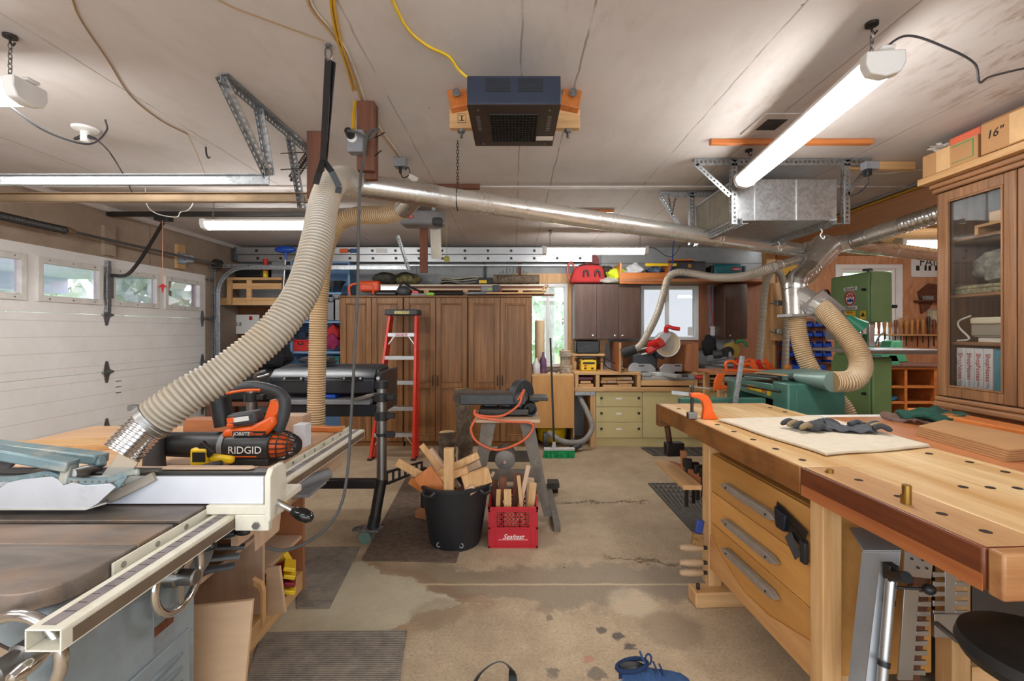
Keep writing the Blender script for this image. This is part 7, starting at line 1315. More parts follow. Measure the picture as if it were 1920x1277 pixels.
part(oc_, 'screw', MB().cyl((c.x-.115, d+.018, BT+.04), (c.x-.112, d+.018, BT+.19), .009, n=10), iron); part(oc_, 'swivel_pad', MB().bx(c.x-.14, c.x-.09, d, d+.035, BT+.002, BT+.04), steel, .003); part(oc_, 'tommy_bar', MB().cyl((c.x-.13, d+.018, BT+.185), (c.x-.02, d+.01, BT+.172), .005, n=8).bar((c.x-.2, d+.1, BT+.14), (c.x-.1, d+.06, BT+.135), .02, .02), steel)
# under the near end
U = thing('dovetail_jig', 'grey metal dovetail jig with comb fingers leaning under the near end of the bench', 'jig', at(1650, 1300, 1.5)); jg = plain('jig_grey', '#a2a6ab', .4, .5, .08, 10)
part(U, 'base_plate', MB().sheet([at(1591, 1290, 1.52), at(1660, 1290, 1.44), at(1690, 1035, 1.44), at(1618, 1035, 1.52)], .006, (0, 1, 0)).sheet([at(1592, 992, 1.64), at(1618, 1035, 1.52), at(1690, 1035, 1.44), at(1690, 990, 1.6)], .006, (0, 0, 1)), jg, .002)
part(U, 'edge_plate', MB().bar(at(1634, 1290, 1.4), at(1662, 1055, 1.45), .035, .006, (.3, 1, 0)), jg); part(U, 'tube', MB().cyl(at(1653, 1290, 1.38), at(1672, 1070, 1.42), .014, n=16), alu)
for y in (1123, 1240): part(U, 'band', MB().cyl(at(1668-(y-1123)*.09, y, 1.415-(y-1123)*.0003), at(1667-(y-1123)*.09, y+9, 1.413-(y-1123)*.0003), .0165, n=16), black)
part(U, 'tube_head', MB().box(at(1670, 1072, 1.42), (.03, .03, .05)).cyl(at(1672, 1080, 1.41), at(1692, 1082, 1.36), .016, n=14), iron, .003); part(U, 'knob', MB().cyl(at(1690, 1082, 1.36), at(1700, 1083, 1.34), .017, n=16), black)
part(U, 'lever', MB().cyl(at(1676, 1101, 1.41), at(1735, 1105, 1.38), .0045, n=10).ball(at(1742, 1105, 1.375), (.019, .016, .016)), black); cm = MB()
def comb(x0, y0, x1, y1, n_, dep, s, D):
    for k in range(n_): f = k/(n_-1); x, y = x0+(x1-x0)*f, y0+(y1-y0)*f; cm.sheet([at(x, y-4, D), at(x+s*24, y-5, D), at(x+s*24, y+5, D), at(x, y+4, D)], .006, (0, 1, 0))
    cm.sheet([at(x0-s*dep, y0-14, D), at(x0, y0-14, D), at(x1, y1+14, D), at(x1-s*dep, y1+14, D)], .006, (0, 1, 0))
comb(1724, 1115, 1712, 1262, 9, 28, 1, 1.5); comb(1792, 1078, 1792, 1150, 5, 20, 1, 1.56); comb(1774, 1078, 1774, 1150, 5, 18, -1, 1.561); part(U, 'finger_comb', cm.sheet([at(1752, 1152, 1.555), at(1812, 1152, 1.555), at(1812, 1196, 1.555), at(1752, 1196, 1.555)], .01, (0, 1, 0)), alu, .001)
part(U, 'perforated_plate', MB().sheet([at(1696, 1033, 1.55), at(1750, 1050, 1.55), at(1746, 1085, 1.55), at(1694, 1080, 1.55)], .005, (0, 1, 0)), alu); dots = MB()
for x, y in ((1710, 1048), (1730, 1050), (1722, 1065), (1738, 1066)): dots.cyl(at(x, y, 1.548), at(x, y, 1.546), .004, n=10)
part(U, 'plate_hole', dots, ink); part(U, 'slide_bar', MB().bar(at(1755, 1168, 1.5), at(1797, 1203, 1.42), .012, .012).bar(at(1812, 1170, 1.5), at(1858, 1203, 1.4), .012, .012), steel); part(U, 'wood_liner', MB().bar(at(1725, 1075, 1.6), at(1700, 1290, 1.55), .06, .02, (0, 1, 0)), brownw[2])
solo('plywood_sheet', 'narrow plywood sheet leaning behind the bench leg beside the grey jig', 'board', MB().sheet([at(1568, 1290, 1.68), at(1600, 1290, 1.68), at(1600, 985, 1.72), at(1580, 975, 1.72)], .015, (0, 1, 0)), pine[2])
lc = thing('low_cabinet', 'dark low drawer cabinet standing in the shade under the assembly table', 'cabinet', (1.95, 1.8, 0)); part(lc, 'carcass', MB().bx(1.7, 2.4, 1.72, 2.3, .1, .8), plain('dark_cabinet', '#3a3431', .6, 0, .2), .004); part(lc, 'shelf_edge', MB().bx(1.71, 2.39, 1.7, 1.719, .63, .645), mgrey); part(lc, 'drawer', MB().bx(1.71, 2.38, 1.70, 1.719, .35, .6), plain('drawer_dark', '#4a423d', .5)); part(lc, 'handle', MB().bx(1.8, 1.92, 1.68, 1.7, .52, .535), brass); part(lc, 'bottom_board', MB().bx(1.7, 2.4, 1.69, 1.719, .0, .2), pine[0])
sc2 = atz(1965, 1222, .62); st = thing('stool', 'black padded stool seat tucked under the bench end block', 'stool', (sc2.x, sc2.y, 0)); part(st, 'seat', MB().lathe([(.13, .0), (.165, .01), (.178, .035), (.17, .062), (.12, .078), (0, .082)], (sc2.x, sc2.y, .56), n=36), plain('black_vinyl', '#1a1a1b', .45, 0, .3, 60, bump=.4)); part(st, 'post', MB().cyl((sc2.x, sc2.y, .05), (sc2.x, sc2.y, .56), .025, n=16), chrome)
for k in range(5): a = k*1.257; part(st, 'base_leg', MB().bar((sc2.x, sc2.y, .07), (sc2.x+.22*math.cos(a), sc2.y+.22*math.sin(a), .02), .035, .025), black)
# ================================================================ ASSEMBLY TABLE
at_ = thing('assembly_table', 'reddish assembly table butted against the back of the big bench', 'table', BO, BRZ); AT = BT-.004
part(at_, 'top', MB().bx(BW+.006, 1.95, -.1, 1.6, AT-.03, AT), wood('assembly_top', '#a45f37', '#cf8b5c', 1, 6, .35, stretch=.15, coat=.2), .003, local=True); part(at_, 'end_strip', MB().bx(BW+.006, 1.95, 1.601, 1.66, AT-.03, AT+.001), white_card, .002, local=True)
for x in (.8, 1.88):
    for y in (-.04, 1.54): part(at_, 'leg', MB().bx(x-.035, x+.035, y-.035, y+.035, 0, AT-.031), pine[2], local=True)
solo('edge_board', 'long amber board standing on edge along the back of the assembly table', 'board', MB().bar(at(1722, 772, 2.68), (2.36, 1.35, AT+.026), .13, .045), orange_wood[1], .003)
for k in range(5): solo('cardboard_sheet', ('lowest', 'second', 'third', 'fourth', 'topmost')[k]+' of the flattened cardboard boxes on the assembly table', 'cardboard', MB().prism([(q.x+.004*k, q.y) for q in (atz(1716, 805, AT+.03), atz(1885, 852, AT+.03), atz(2010, 842, AT+.03), atz(1765, 793, AT+.03))], .0085, Matrix.Translation((0, 0, AT+.0005+.0096*k))), card, .001, 'flattened boxes')
solo('printed_panel', 'black-printed edge strip on the flattened boxes', 'print', MB().bx(1.85, 1.86, 1.9, 1.95, AT, AT+.002), ink) if 0 else None
def clothf(cx, cy, z, w_, h_, s): return lambda u, v: (cx+(u-.5)*w_+.02*math.sin(v*5+s), cy+(v-.5)*h_+.02*math.sin(u*6+s), z+.02+.012*math.sin(u*9+s)*math.sin(v*7+s)+.006*math.sin(u*21+v*13)+.03*max(0, math.sin(u*3.1))*v)
cc = atz(1745, 792, AT); solo('folded_cloth', 'brown folded cloth under the green one on the assembly table', 'cloth', MB().grid(clothf(cc.x-.03, cc.y, AT-.003, .3, .2, 1), 22, 14, .01), plain('brown_towel', '#6b544a', .98, 0, .2, 30, bump=.5)); solo('folded_cloth', 'dark green cloth crumpled on the brown one by the amber board', 'cloth', MB().grid(clothf(cc.x+.03, cc.y, AT+.022, .32, .17, 2.2), 26, 14, .01), plain('green_towel', '#1f4a3d', .98, 0, .2, 30, bump=.5))
# ================================================================ GLAZED CABINET
gx, gy0_, gy1_ = 2.55, 1.42, 2.745; gc = thing('glazed_cabinet', 'tall oak display cabinet with glass doors standing on the reddish table', 'cabinet', (gx+.2, 2.1, .98)); G = oakg
part(gc, 'plinth', MB().bx(gx+.04, gx+.38, gy0_+.02, gy1_-.05, AT+.001, .995), G[1], .003); part(gc, 'base_moulding', MB().bx(gx-.03, gx+.4, gy0_, gy1_, .995, 1.03).bx(gx-.02, gx+.4, gy0_, gy1_, 1.03, 1.06), G[1], .01)
part(gc, 'side_panel', MB().bx(gx, gx+.4, gy1_-.018, gy1_, 1.06, 2.29), G[2], .003); part(gc, 'side_panel', MB().bx(gx, gx+.4, gy0_, gy0_+.018, 1.06, 2.29), G[2], .003); part(gc, 'back_panel', MB().bx(gx+.385, gx+.4, gy0_+.018, gy1_-.018, 1.06, 2.29), G[2]); part(gc, 'cornice', MB().bx(gx-.025, gx+.4, gy0_, gy1_+.01, 2.27, 2.3).bx(gx-.035, gx+.4, gy0_, gy1_+.02, 2.3, 2.33), G[1], .008)
SH = [1.06, 1.385, 1.66, 1.985]
for z in SH: part(gc, 'shelf', MB().bx(gx+.03, gx+.384, gy0_+.019, gy1_-.019, z-.018 if z > 1.1 else z, z if z > 1.1 else z+.015), G[1], .002)
cg_ = glass('cabinet_glass', (.95, .95, .94, 1), .1, .03, .015)
for k in range(3):
    a = gy1_-.02-.43*(k+1); b = a+.424; fm = MB()
    for p, q, z0, z1 in ((a, a+.06, 1.065, 2.265), (b-.06, b, 1.065, 2.265), (a+.06, b-.06, 1.065, 1.125), (a+.06, b-.06, 2.205, 2.265)): fm.bx(gx-.02, gx-.001, p, q, z0, z1)
    d = part(gc, 'door', fm, G[2], .006); part(d, 'glass', MB().bx(gx-.011, gx-.007, a+.06, b-.06, 1.125, 2.205), cg_); iz = MB()
    for p, q, z0, z1 in ((a+.06, a+.068, 1.125, 2.205), (b-.068, b-.06, 1.125, 2.205), (a+.068, b-.068, 1.125, 1.133), (a+.068, b-.068, 2.197, 2.205)): iz.bx(gx-.024, gx-.012, p, q, z0, z1)
    part(d, 'bead', iz, G[2])
# contents
z = SH[0]+.016; y = 2.665
for k in range(4):
    lab = ('first', 'second', 'third', 'fourth')[k]+' white ring binder from the far end of the cabinet bottom shelf'; b = thing('ring_binder', lab, 'binder', (gx+.15, y-.024, z), group='white binders in the glazed cabinet'); part(b, 'cover', MB().bx(gx+.04, gx+.3, y-.048, y, z, z+.275), plain('binder_white_%d' % k, '#dcdde2', .5, 0, .02), .003); words(b, 'ShopNotes', (gx+.0385, y-.024, z+.17), .034, inkr, face=(-1, 0, 0), right=(0, 0, -1)); words(b, 'VOL. %d' % (9+k), (gx+.0385, y-.024, z+.06), .018, mgrey, face=(-1, 0, 0), right=(0, 0, -1)); y -= .051
for k, (m, lab) in enumerate(((plain('binder_teal', '#3f94a8', .5), 'teal binder beside the white ones in the glazed cabinet'), (plain('binder_grey', '#5f6468', .5), 'dark grey binder in the glazed cabinet'), (plain('binder_navy', '#3d5585', .5), 'navy blue binder beside the door stile in the glazed cabinet'))):
    b = thing('ring_binder', lab, 'binder', (gx+.15, y-.03, z)); part(b, 'cover', MB().bx(gx+.05, gx+.3, y-.05, y, z, z+.27), m, .003); part(b, 'finger_hole', MB().cyl((gx+.0495, y-.025, z+.22), (gx+.048, y-.025, z+.22), .008, n=14), alu); y -= .053
z = SH[1]; b = thing('book', 'thick cream book lying on the third shelf of the glazed cabinet', 'book', (gx+.2, 2.45, z)); part(b, 'pages', MB().bx(gx+.06, gx+.3, 2.3, 2.56, z, z+.03), paper, .002); part(b, 'cover', MB().bx(gx+.05, gx+.3, 2.3, 2.57, z+.0305, z+.036), plain('grey_cover', '#83817c', .7)); solo('book', 'white-edged book on top of the thick cream book in the glazed cabinet', 'book', MB().bx(gx+.08, gx+.3, 2.36, 2.62, z+.0365, z+.1), plain('taupe_book', '#9a9183', .8, 0, .1), .004); solo('paper_roll', 'cream box lying on top of the books in the glazed cabinet', 'box', MB().bx(gx+.07, gx+.25, 2.34, 2.62, z+.1005, z+.14), plain('cream_box', '#d8cfb5', .7), .01); solo('electric_cable', 'thin white cable curling round the books in the glazed cabinet', 'cable', MB().tube(spline([(gx+.04, 2.66, z+.006), (gx+.05, 2.6, z+.02), (gx+.05, 2.655, z+.08), (gx+.05, 2.66, z+.12), (gx+.06, 2.6, z+.15)], 8), .005, 6), wht)
stone = plain('carved_stone', '#8a857a', .9, 0, .45, 24, bump=.8); z = SH[2]; 
solo('fabric_stack', 'flecked mat folded flat under the stone carving in the glazed cabinet', 'mat', MB().bx(gx+.06, gx+.36, 2.2, 2.7, z, z+.028).bx(gx+.06, gx+.36, 2.2, 2.7, z+.029, z+.05), plain('flecked_mat', '#8c8566', .95, 0, .7, 60, bump=.6), .006)
cv_ = soft((gx+.2, 2.5, z+.15), (.12, .19, .105), 41, .12); cw_ = soft((gx+.17, 2.4, z+.18), (.1, .1, .1), 43, .12); solo('carving', 'grey animal-like stone carving on the flecked mat in the glazed cabinet', 'carving', cw_.add(cv_.v, cv_.f), stone)
z = SH[3]; solo('wood_block', 'pale wood block on a little stand on the cabinet top shelf', 'wood block', MB().bx(gx+.08, gx+.2, 2.36, 2.52, z+.06, z+.12), pine[1], .002); t = thing('wooden_stand', 'low open wooden frame under the pale block on the cabinet top shelf', 'frame', (gx+.14, 2.44, z)); part(t, 'rail', MB().bx(gx+.06, gx+.24, 2.33, 2.58, z+.045, z+.0595), pine[1]); part(t, 'foot', MB().bx(gx+.06, gx+.24, 2.33, 2.35, z, z+.045), pine[0]); part(t, 'foot', MB().bx(gx+.06, gx+.24, 2.56, 2.58, z, z+.045), pine[0])
solo('wood_board', 'pale board leaning inside the glazed cabinet on its top shelf', 'board', MB().bar((gx+.3, 2.66, z+.01), (gx+.27, 2.5, z+.26), .02, .09, (0, 1, .5)), pine[2]); ct = soft((gx+.25, 2.36, z+.19), (.1, .1, .06), 44, .2); solo('carving', 'rough stone carving at the top of the glazed cabinet', 'carving', MB().add(ct.v, ct.f).bx(gx+.15, gx+.35, 2.3, 2.34, z, z+.17), stone)
# plank and cartons above
solo('carton_shelf', 'long pine plank laid over the glazed cabinet carrying the cartons', 'plank', MB().bx(2.47, 2.95, 1.1, 2.79, 2.331, 2.371), pine[1], .003)
def carton(lab, x0, y0, y1, h_, rz):
    t = thing('carton', lab, 'carton', (x0+.17, (y0+y1)/2, 2.372), rz); return t, part(t, 'box', MB().box((0, 0, h_/2), (.34, y1-y0, h_), None), card, .004, local=True)
t, b = carton('worn open carton with a green printed frame at the far end of the plank', 2.475, 2.43, 2.76, .13, 0)
part(t, 'tape', MB().box((-.1708, .03, .065), (.001, .085, .125)), plain('tape', '#cfa877', .6), local=True); gm = MB()
for a, b_, c_, d in ((-.14, -.02, .11, .116), (-.14, -.02, .02, .024), (-.144, -.138, .02, .116)): gm.box((-.1708, (a+b_)/2, (c_+d)/2), (.001, b_-a, d-c_))
part(t, 'green_frame', gm, plain('print_green', '#4d8a4e', .7), local=True)
solo('orange_tray', 'orange plastic tray sticking out of the worn carton', 'tray', MB().prism([(2.5, 2.44), (2.5, 2.62), (2.56, 2.64), (2.75, 2.62), (2.75, 2.45)], .05, Matrix.Translation((0, 0, 2.503))), plain('faded_orange', '#d9694a', .5), .012); solo('paper_scraps', 'crumpled white paper in the far end of the worn carton', 'paper', soft((2.62, 2.7, 2.53), (.13, .06, .025), 51, .3), plain('newsprint', '#c8c2b6', .9, 0, .3, 40))
t, b = carton('carton marked 16 inches in front of the worn one on the plank', 2.46, 1.85, 2.4, .16, 0)
part(t, 'flap', MB().add([(-.17, -.28, .16), (-.17, .27, .16), (.02, .31, .215), (.02, -.28, .215), (-.17, -.28, .164), (-.17, .27, .164), (.02, .31, .219), (.02, -.28, .219)], [(3, 2, 1, 0), (4, 5, 6, 7), (0, 1, 5, 4), (1, 2, 6, 5), (2, 3, 7, 6), (3, 0, 4, 7)]), card, local=True)
part(t, 'tape', MB().box((-.1708, .1, .08), (.001, .07, .15)), plain('tape2', '#cfa877', .6), local=True); lbq = part(t, 'shipping_label', MB().box((-.1712, -.05, .085), (.001, .19, .12)), white_card, local=True); words(t, '16"', (2.458, 2.33, 2.372+.09), .06, ink, face=(-1, 0, 0), right=(0, -1, 0), shear=.2); words(t, 'JOTS', (2.457, 2.07, 2.372+.125), .035, ink, face=(-1, 0, 0), right=(0, -1, 0))
# ================================================================ GREEN PLANER AND FRIENDS
pl_ = thing('planer', 'dark green thickness planer behind the far end of the big bench', 'planer', (2.2, 3.6, 0)); X0, X1 = 1.985, 2.405
part(pl_, 'end_housing', MB().bx(X0, X1, 3.3, 3.5, .4, 1.065), greenm, .012); part(pl_, 'end_panel', MB().bx(X0+.06, X1-.02, 3.295, 3.2995, .45, 1.02), greenm, .003)
part(pl_, 'bridge', MB().prism([(3.5, .92), (4.1, .92), (4.1, .985), (4.02, 1.02), (3.5, 1.04)], X1-X0-.05, Matrix(((0, 0, 1, X0+.0), (1, 0, 0, 0), (0, 1, 0, 0), (0, 0, 0, 1)))), greenm, .006); part(pl_, 'far_housing', MB().bx(X0, X1, 4.1, 4.25, .4, 1.0), greenm, .01); part(pl_, 'bed', MB().bx(X0-.35, X1+.03, 3.51, 4.09, .8, .85), iron, .004); part(pl_, 'extension_arm', MB().bx(1.3, X0-.02, 3.55, 3.62, .87, .92), greenm, .004); part(pl_, 'stand', MB().bx(X0+.05, X1-.05, 3.4, 4.2, 0, .39), greenm, .01)
lb_ = part(pl_, 'yellow_label', MB().bx(X0-.003, X0-.001, 3.6, 3.87, .955, .995), yellowp); part(pl_, 'yellow_label', MB().bx(X0-.003, X0-.001, 3.52, 3.57, .945, .995), yellowp); part(lb_, 'label_corner', MB().bx(X0-.005, X0-.0035, 3.6, 3.64, .96, .99), orangep); part(lb_, 'label_corner', MB().bx(X0-.005, X0-.0035, 3.83, 3.87, .96, .99), orangep)
for x, y0_ in ((X0+.03, 3.45), (X0+.12, 3.4), (X0+.2, 3.4)): part(pl_, 'return_roller', MB().cyl((x, y0_, 1.09), (x, 4.1, 1.05), .017, n=14), iron)
part(pl_, 'depth_bar', MB().cyl((X0-.03, 3.35, 1.0), (X0-.03, 3.9, .985), .009, n=10), iron); part(pl_, 'dust_hood', MB().add([(X0+.0, 3.55, 1.07), (X0+.0, 3.95, 1.05), (X0+.32, 3.95, 1.05), (X0+.3, 3.3, 1.08), (X0+.1, 3.5, 1.12), (X0+.1, 3.8, 1.12), (X0+.3, 3.5, 1.16), (X0+.28, 3.2, 1.16)], [(0, 1, 2, 3), (4, 7, 6, 5), (0, 4, 5, 1), (1, 5, 6, 2), (2, 6, 7, 3), (3, 7, 4, 0)]), plain('hood_green', '#71918a', .4, .2, .1)); part(pl_, 'hose_spigot', MB().cyl((X0+.14, 3.42, 1.1), at(1562, 716, 3.1), .035, .07, n=22), plain('hood_grey_green', '#7f9a92', .4, .2, .1))
for y, x in ((3.38, 2.02), (3.75, 2.1)): solo('wood_strip', 'thin wood strip lying on the planer rollers, '+('nearer the end housing' if y < 3.5 else 'towards the middle'), 'wood strip', MB().bar((x, y, 1.118), (x+.02, y+.45, 1.098), .03, .01), pine[1])
solo('pipe_clamp', 'grey steel bar standing upright against the green planer', 'bar', MB().bar(at(1378, 757, 3.4), at(1392, 668, 3.45), .03, .025, (0, 1, 0)), galv, .002)
sb_ = thing('side_table', 'narrow board table behind the planer holding orange clamps', 'table', (2.3, 4.6, 0)); part(sb_, 'top', MB().bx(1.92, 2.75, 4.3, 4.75, 1.03, 1.055), cherry[0], .003)
for x in (1.98, 2.68):
    for y in (4.36, 4.69): part(sb_, 'leg', MB().bx(x-.025, x+.025, y-.025, y+.025, 0, 1.029), pine[2])
z = 1.0555
for k, (x0, x1, c, lab) in enumerate(((2.02, 2.4, orangep, 'orange hand clamp on the board table, beside the grey upright bar'), (2.15, 2.5, red, 'red hand clamp behind the orange one on the board table'), (2.3, 2.62, orangep, 'orange hand clamp at the post end of the board table'))):
    t = thing('hand_clamp', lab, 'clamp', (x0, 4.4, z)); y = 4.38+.09*k; part(t, 'bar', MB().bx(x0, x1, y, y+.02, z, z+.02), c, .003); part(t, 'grip', MB().tube(spline([(x0+.03, y+.01, z+.02), (x0+.02, y+.01, z+.08), (x0+.08, y+.01, z+.1), (x0+.16, y+.01, z+.06), (x0+.24, y+.01, z+.075), (x0+.3, y+.01, z+.025)], 6), .014, 8), c); part(t, 'jaw', MB().bar((x1-.07, y+.01, z+.02), (x1-.1, y+.01, z+.11), .04, .02, (0, 1, 0)), c, .006)
solo('wooden_ball', 'round orange wooden ball at the end of the board table', 'knob', MB().ball((2.66, 4.42, z+.035), .035), plain('knob_orange', '#e0893f', .4))  # knob of a hand plane, built as a plain ball
t = thing('hand_saw', 'orange-handled saw hanging at the end of the board table', 'saw', at(1362, 730, 4.2)); part(t, 'handle', MB().prism([(-.07, -.09), (.0, -.08), (.06, -.07), (.05, -.04), (.0, -.04), (.02, .04), (.05, .07), (-.03, .07), (-.06, .0)], .025, Matrix(((1, 0, 0, 1.93), (0, 0, 1, 4.24), (0, 1, 0, .98), (0, 0, 0, 1)))), orangep, .006); part(t, 'blade', MB().bx(1.97, 2.3, 4.25, 4.253, .98, 1.02), alu)
solo('laminate_sheet', 'white board lying level beyond the felt pad beside the green planer', 'board', MB().bx(2.05, 2.75, 2.84, 3.2, .86, .885) if 0 else MB().bx(2.42, 2.6, 3.3, 3.6, .86, .88), white_card)if 0 else None
# ================================================================ BANDSAW
bs_ = thing('bandsaw', 'tall green bandsaw with round badge in the annexe behind the planer', 'bandsaw', (3.5, 4.5, 0)); bx0, bx1, by0, by1 = 3.36, 3.56, 4.28, 4.8
part(bs_, 'upper_case', MB().bx(bx0, bx1, by0, by1, 1.53, 2.01), greens, .012); part(bs_, 'upper_door', MB().bx(bx0-.02, bx0-.001, by0+.01, by1-.0, 1.54, 2.0), greens, .008); part(bs_, 'lower_case', MB().bx(bx0, bx1-.02, by0-.02, by1, .0, 1.2), greens, .012); part(bs_, 'lower_door', MB().bx(bx0-.02, bx0-.001, by0, by1, .35, 1.14), greens, .008); part(bs_, 'column', MB().bx(bx0+.02, bx1-.04, by1-.12, by1, 1.2, 1.53), greens, .01)
part(bs_, 'table', MB().bx(2.98, 3.84, 4.08, 4.55, 1.255, 1.28), alu, .003); part(bs_, 'table_rail', MB().bx(2.98, 3.86, 4.05, 4.075, 1.24, 1.27), steel); part(bs_, 'blade_guide', MB().bx(3.42, 3.47, 4.38, 4.41, 1.3, 1.53), alu, .003); part(bs_, 'tension_knob', MB().cyl((3.5, 4.5, 2.01), (3.5, 4.5, 2.05), .01, n=10).cyl((3.5, 4.5, 2.04), (3.5, 4.5, 2.06), .045, n=18), black); part(bs_, 'door_knob', MB().cyl((bx1, 4.3, 1.68), (bx1+.04, 4.28, 1.68), .02, n=14), black); part(bs_, 'door_latch', MB().cyl((bx0-.02, 4.33, 1.84), (bx0-.05, 4.33, 1.84), .014, n=12), black); part(bs_, 'door_latch', MB().cyl((bx0-.02, 4.33, .85), (bx0-.05, 4.33, .85), .014, n=12), black); part(bs_, 'switch_box', MB().bx(3.2, 3.3, 4.6, 4.68, 1.36, 1.47), mgrey, .005)
fx = bx0-.021; q = Vector((fx, 4.52, 1.77)); bd = part(bs_, 'badge', MB().cyl(q, q-Vector((.002, 0, 0)), .075, n=30), white_card); part(bd, 'badge_ring', MB().tube([q+Vector((-.003, .066*math.cos(a*.21), .066*math.sin(a*.21))) for a in range(30)], .007, 6, cyc=True), red); part(bd, 'badge_emblem', MB().prism([(-.045, -.03), (.045, -.03), (.035, .0), (.015, -.01), (0, .015), (-.015, -.01), (-.035, .0)], .002, Matrix(((0, 0, -1, fx-.002), (-1, 0, 0, 4.52), (0, 1, 0, 1.765), (0, 0, 0, 1)))), bluep)
ry = MB()
for k in range(5): a = .5+k*.53; ry.bar(q+Vector((-.003, .02*math.cos(a), .02*math.sin(a))), q+Vector((-.003, .055*math.cos(a), .055*math.sin(a))), .002, .012)
part(bd, 'badge_rays', ry, red)
for txt, z in (('Record', 1.865), ('Marples', 1.675)): part(bs_, 'name_strip', MB().bx(fx-.0015, fx-.0002, 4.43, 4.61, z-.018, z+.018), white_card); words(bs_, txt, (fx-.0025, 4.52, z), .044, ink, face=(-1, 0, 0), right=(0, -1, 0))
lw = part(bs_, 'yellow_sticker', MB().bx(fx-.0015, fx-.0002, 4.45, 4.62, 1.585, 1.645), yellowp); words(bs_, 'WARNING', (fx-.0022, 4.535, 1.63), .022, inkr, face=(-1, 0, 0), right=(0, -1, 0)); lw = part(bs_, 'warning_sticker', MB().bx(fx-.0015, fx-.0002, 4.32, 4.39, 1.56, 1.64), yellowp); part(lw, 'warning_triangle', MB().prism([(-.025, -.02), (.025, -.02), (0, .025)], .001, Matrix(((0, 0, -1, fx-.0018), (-1, 0, 0, 4.355), (0, 1, 0, 1.605), (0, 0, 0, 1)))), ink)
t = thing('desk_lamp', 'teal-green gooseneck lamp bent in front of the bandsaw', 'lamp', at(1545, 570, 4.3)); part(t, 'gooseneck', MB().tube(spline([at(1540, 569, 4.35), at(1560, 570, 4.2), at(1578, 582, 4.1), at(1589, 597, 4.05)], 8), .009, 8), steel); part(t, 'lamp_shade', MB().lathe([(.02, 0), (.035, .02), (.055, .09), (.078, .15), (.07, .15), (.03, .03), (0, .02)], at(1587, 594, 4.05), (.75, -.1, -.66), 26), greenl)
part(t, 'clamp', MB().box(at(1541, 569, 4.37), (.04, .04, .04)), iron, .004)
# ---- lathe bench
lb = thing('lathe_bench', 'orange-brown open shelf bench under the lathe at the back of the annexe', 'bench', (4.3, 5.0, 0)); ow = orange_wood[0]
for z in (1.03, .83, .66, .3): part(lb, 'shelf', MB().bx(3.68, 4.9, 4.9, 5.35, z, z+.025), ow, .002)
for x in (3.68, 4.2, 4.52): part(lb, 'upright', MB().bx(x, x+.03, 4.895, 5.35, 0, 1.029), ow, .002)
part(lb, 'back_panel', MB().bx(3.68, 4.9, 5.35, 5.365, 0, 1.05), cherry[0]); part(lb, 'bench_top', MB().bx(3.6, 4.9, 4.88, 5.37, 1.056, 1.075), brownw[0], .003)
la = thing('wood_lathe', 'green wood lathe on the orange shelf bench under the tool rack', 'lathe', (4.1, 5.1, 1.076)); gl = plain('lathe_green', '#4c9470', .4, 0, .1); part(la, 'headstock', MB().prism([(-.12, 0), (.16, 0), (.1, .14), (.09, .24), (-.02, .24), (-.06, .1)], .16, Matrix(((1, 0, 0, 4.18), (0, 0, 1, 5.0), (0, 1, 0, 1.1), (0, 0, 0, 1)))), gl, .015); part(la, 'tailstock', MB().prism([(-.08, .12), (.06, .12), (.04, .3), (-.02, .32), (-.03, .2)], .12, Matrix(((1, 0, 0, 3.92), (0, 0, 1, 5.0), (0, 1, 0, 1.1), (0, 0, 0, 1)))), gl, .012); part(la, 'bed', MB().bx(3.65, 4.3, 5.02, 5.12, 1.17, 1.22), gl, .008); part(la, 'foot', MB().prism([(-.1, 0), (.14, 0), (.1, .1), (-.06, .1)], .16, Matrix(((1, 0, 0, 4.1), (0, 0, 1, 5.0), (0, 1, 0, 1.0765), (0, 0, 0, 1)))), gl); part(la, 'tool_rest', MB().tube(spline([(3.95, 4.98, 1.3), (3.98, 4.95, 1.4), (4.03, 4.95, 1.42), (4.05, 4.97, 1.36)], 5), .01, 8), steel); part(la, 'handwheel', MB().cyl((3.8, 5.05, 1.38), (3.83, 5.05, 1.38), .05, n=20), black)
for nm, lab, cat, mb, m in (('bowl_blank', 'pale round turning blank on the lathe bench shelf', 'wood blank', MB().cyl((3.78, 4.95, .73), (3.78, 5.05, .73), .044, n=20), pine[1]), ('turned_vase', 'brown turned wood piece beside the pale blank on the lathe bench shelf', 'wood blank', MB().lathe([(.03, 0), (.045, .04), (.04, .1), (.025, .13), (0, .13)], (3.87, 5.0, .73), (1, 0, 0), 18), brownw[0]), ('photo_card', 'small red and white picture card on the upper lathe bench shelf', 'card', MB().bx(3.74, 3.87, 4.93, 4.935, .856, .94), plain('card_print', '#c98a94', .6, 0, .8, 30)),
        ('blue_rag', 'bright blue rag on the lathe bench shelf', 'rag', soft((4.12, 4.98, .713), (.06, .05, .025), 61, .2), plain('rag_blue', '#3f8fc4', .9)), ('chuck_key', 'small steel tool standing on the upper lathe bench shelf', 'tool', MB().cyl((4.0, 4.97, .856), (4.0, 4.97, .93), .006, n=8).box((4.0, 4.97, .935), (.03, .01, .01)), steel), ('turning_scrap', 'grey driftwood scraps on the lathe bench shelf', 'wood scrap', soft((4.0, 4.98, .71), (.08, .05, .022), 62, .25), bark), ('tool_pile', 'dark tools heaped on the upper lathe bench shelf', 'tools', soft((4.07, 5.0, .87), (.1, .06, .014), 63, .2), iron)): solo(nm, lab, cat, mb, m)
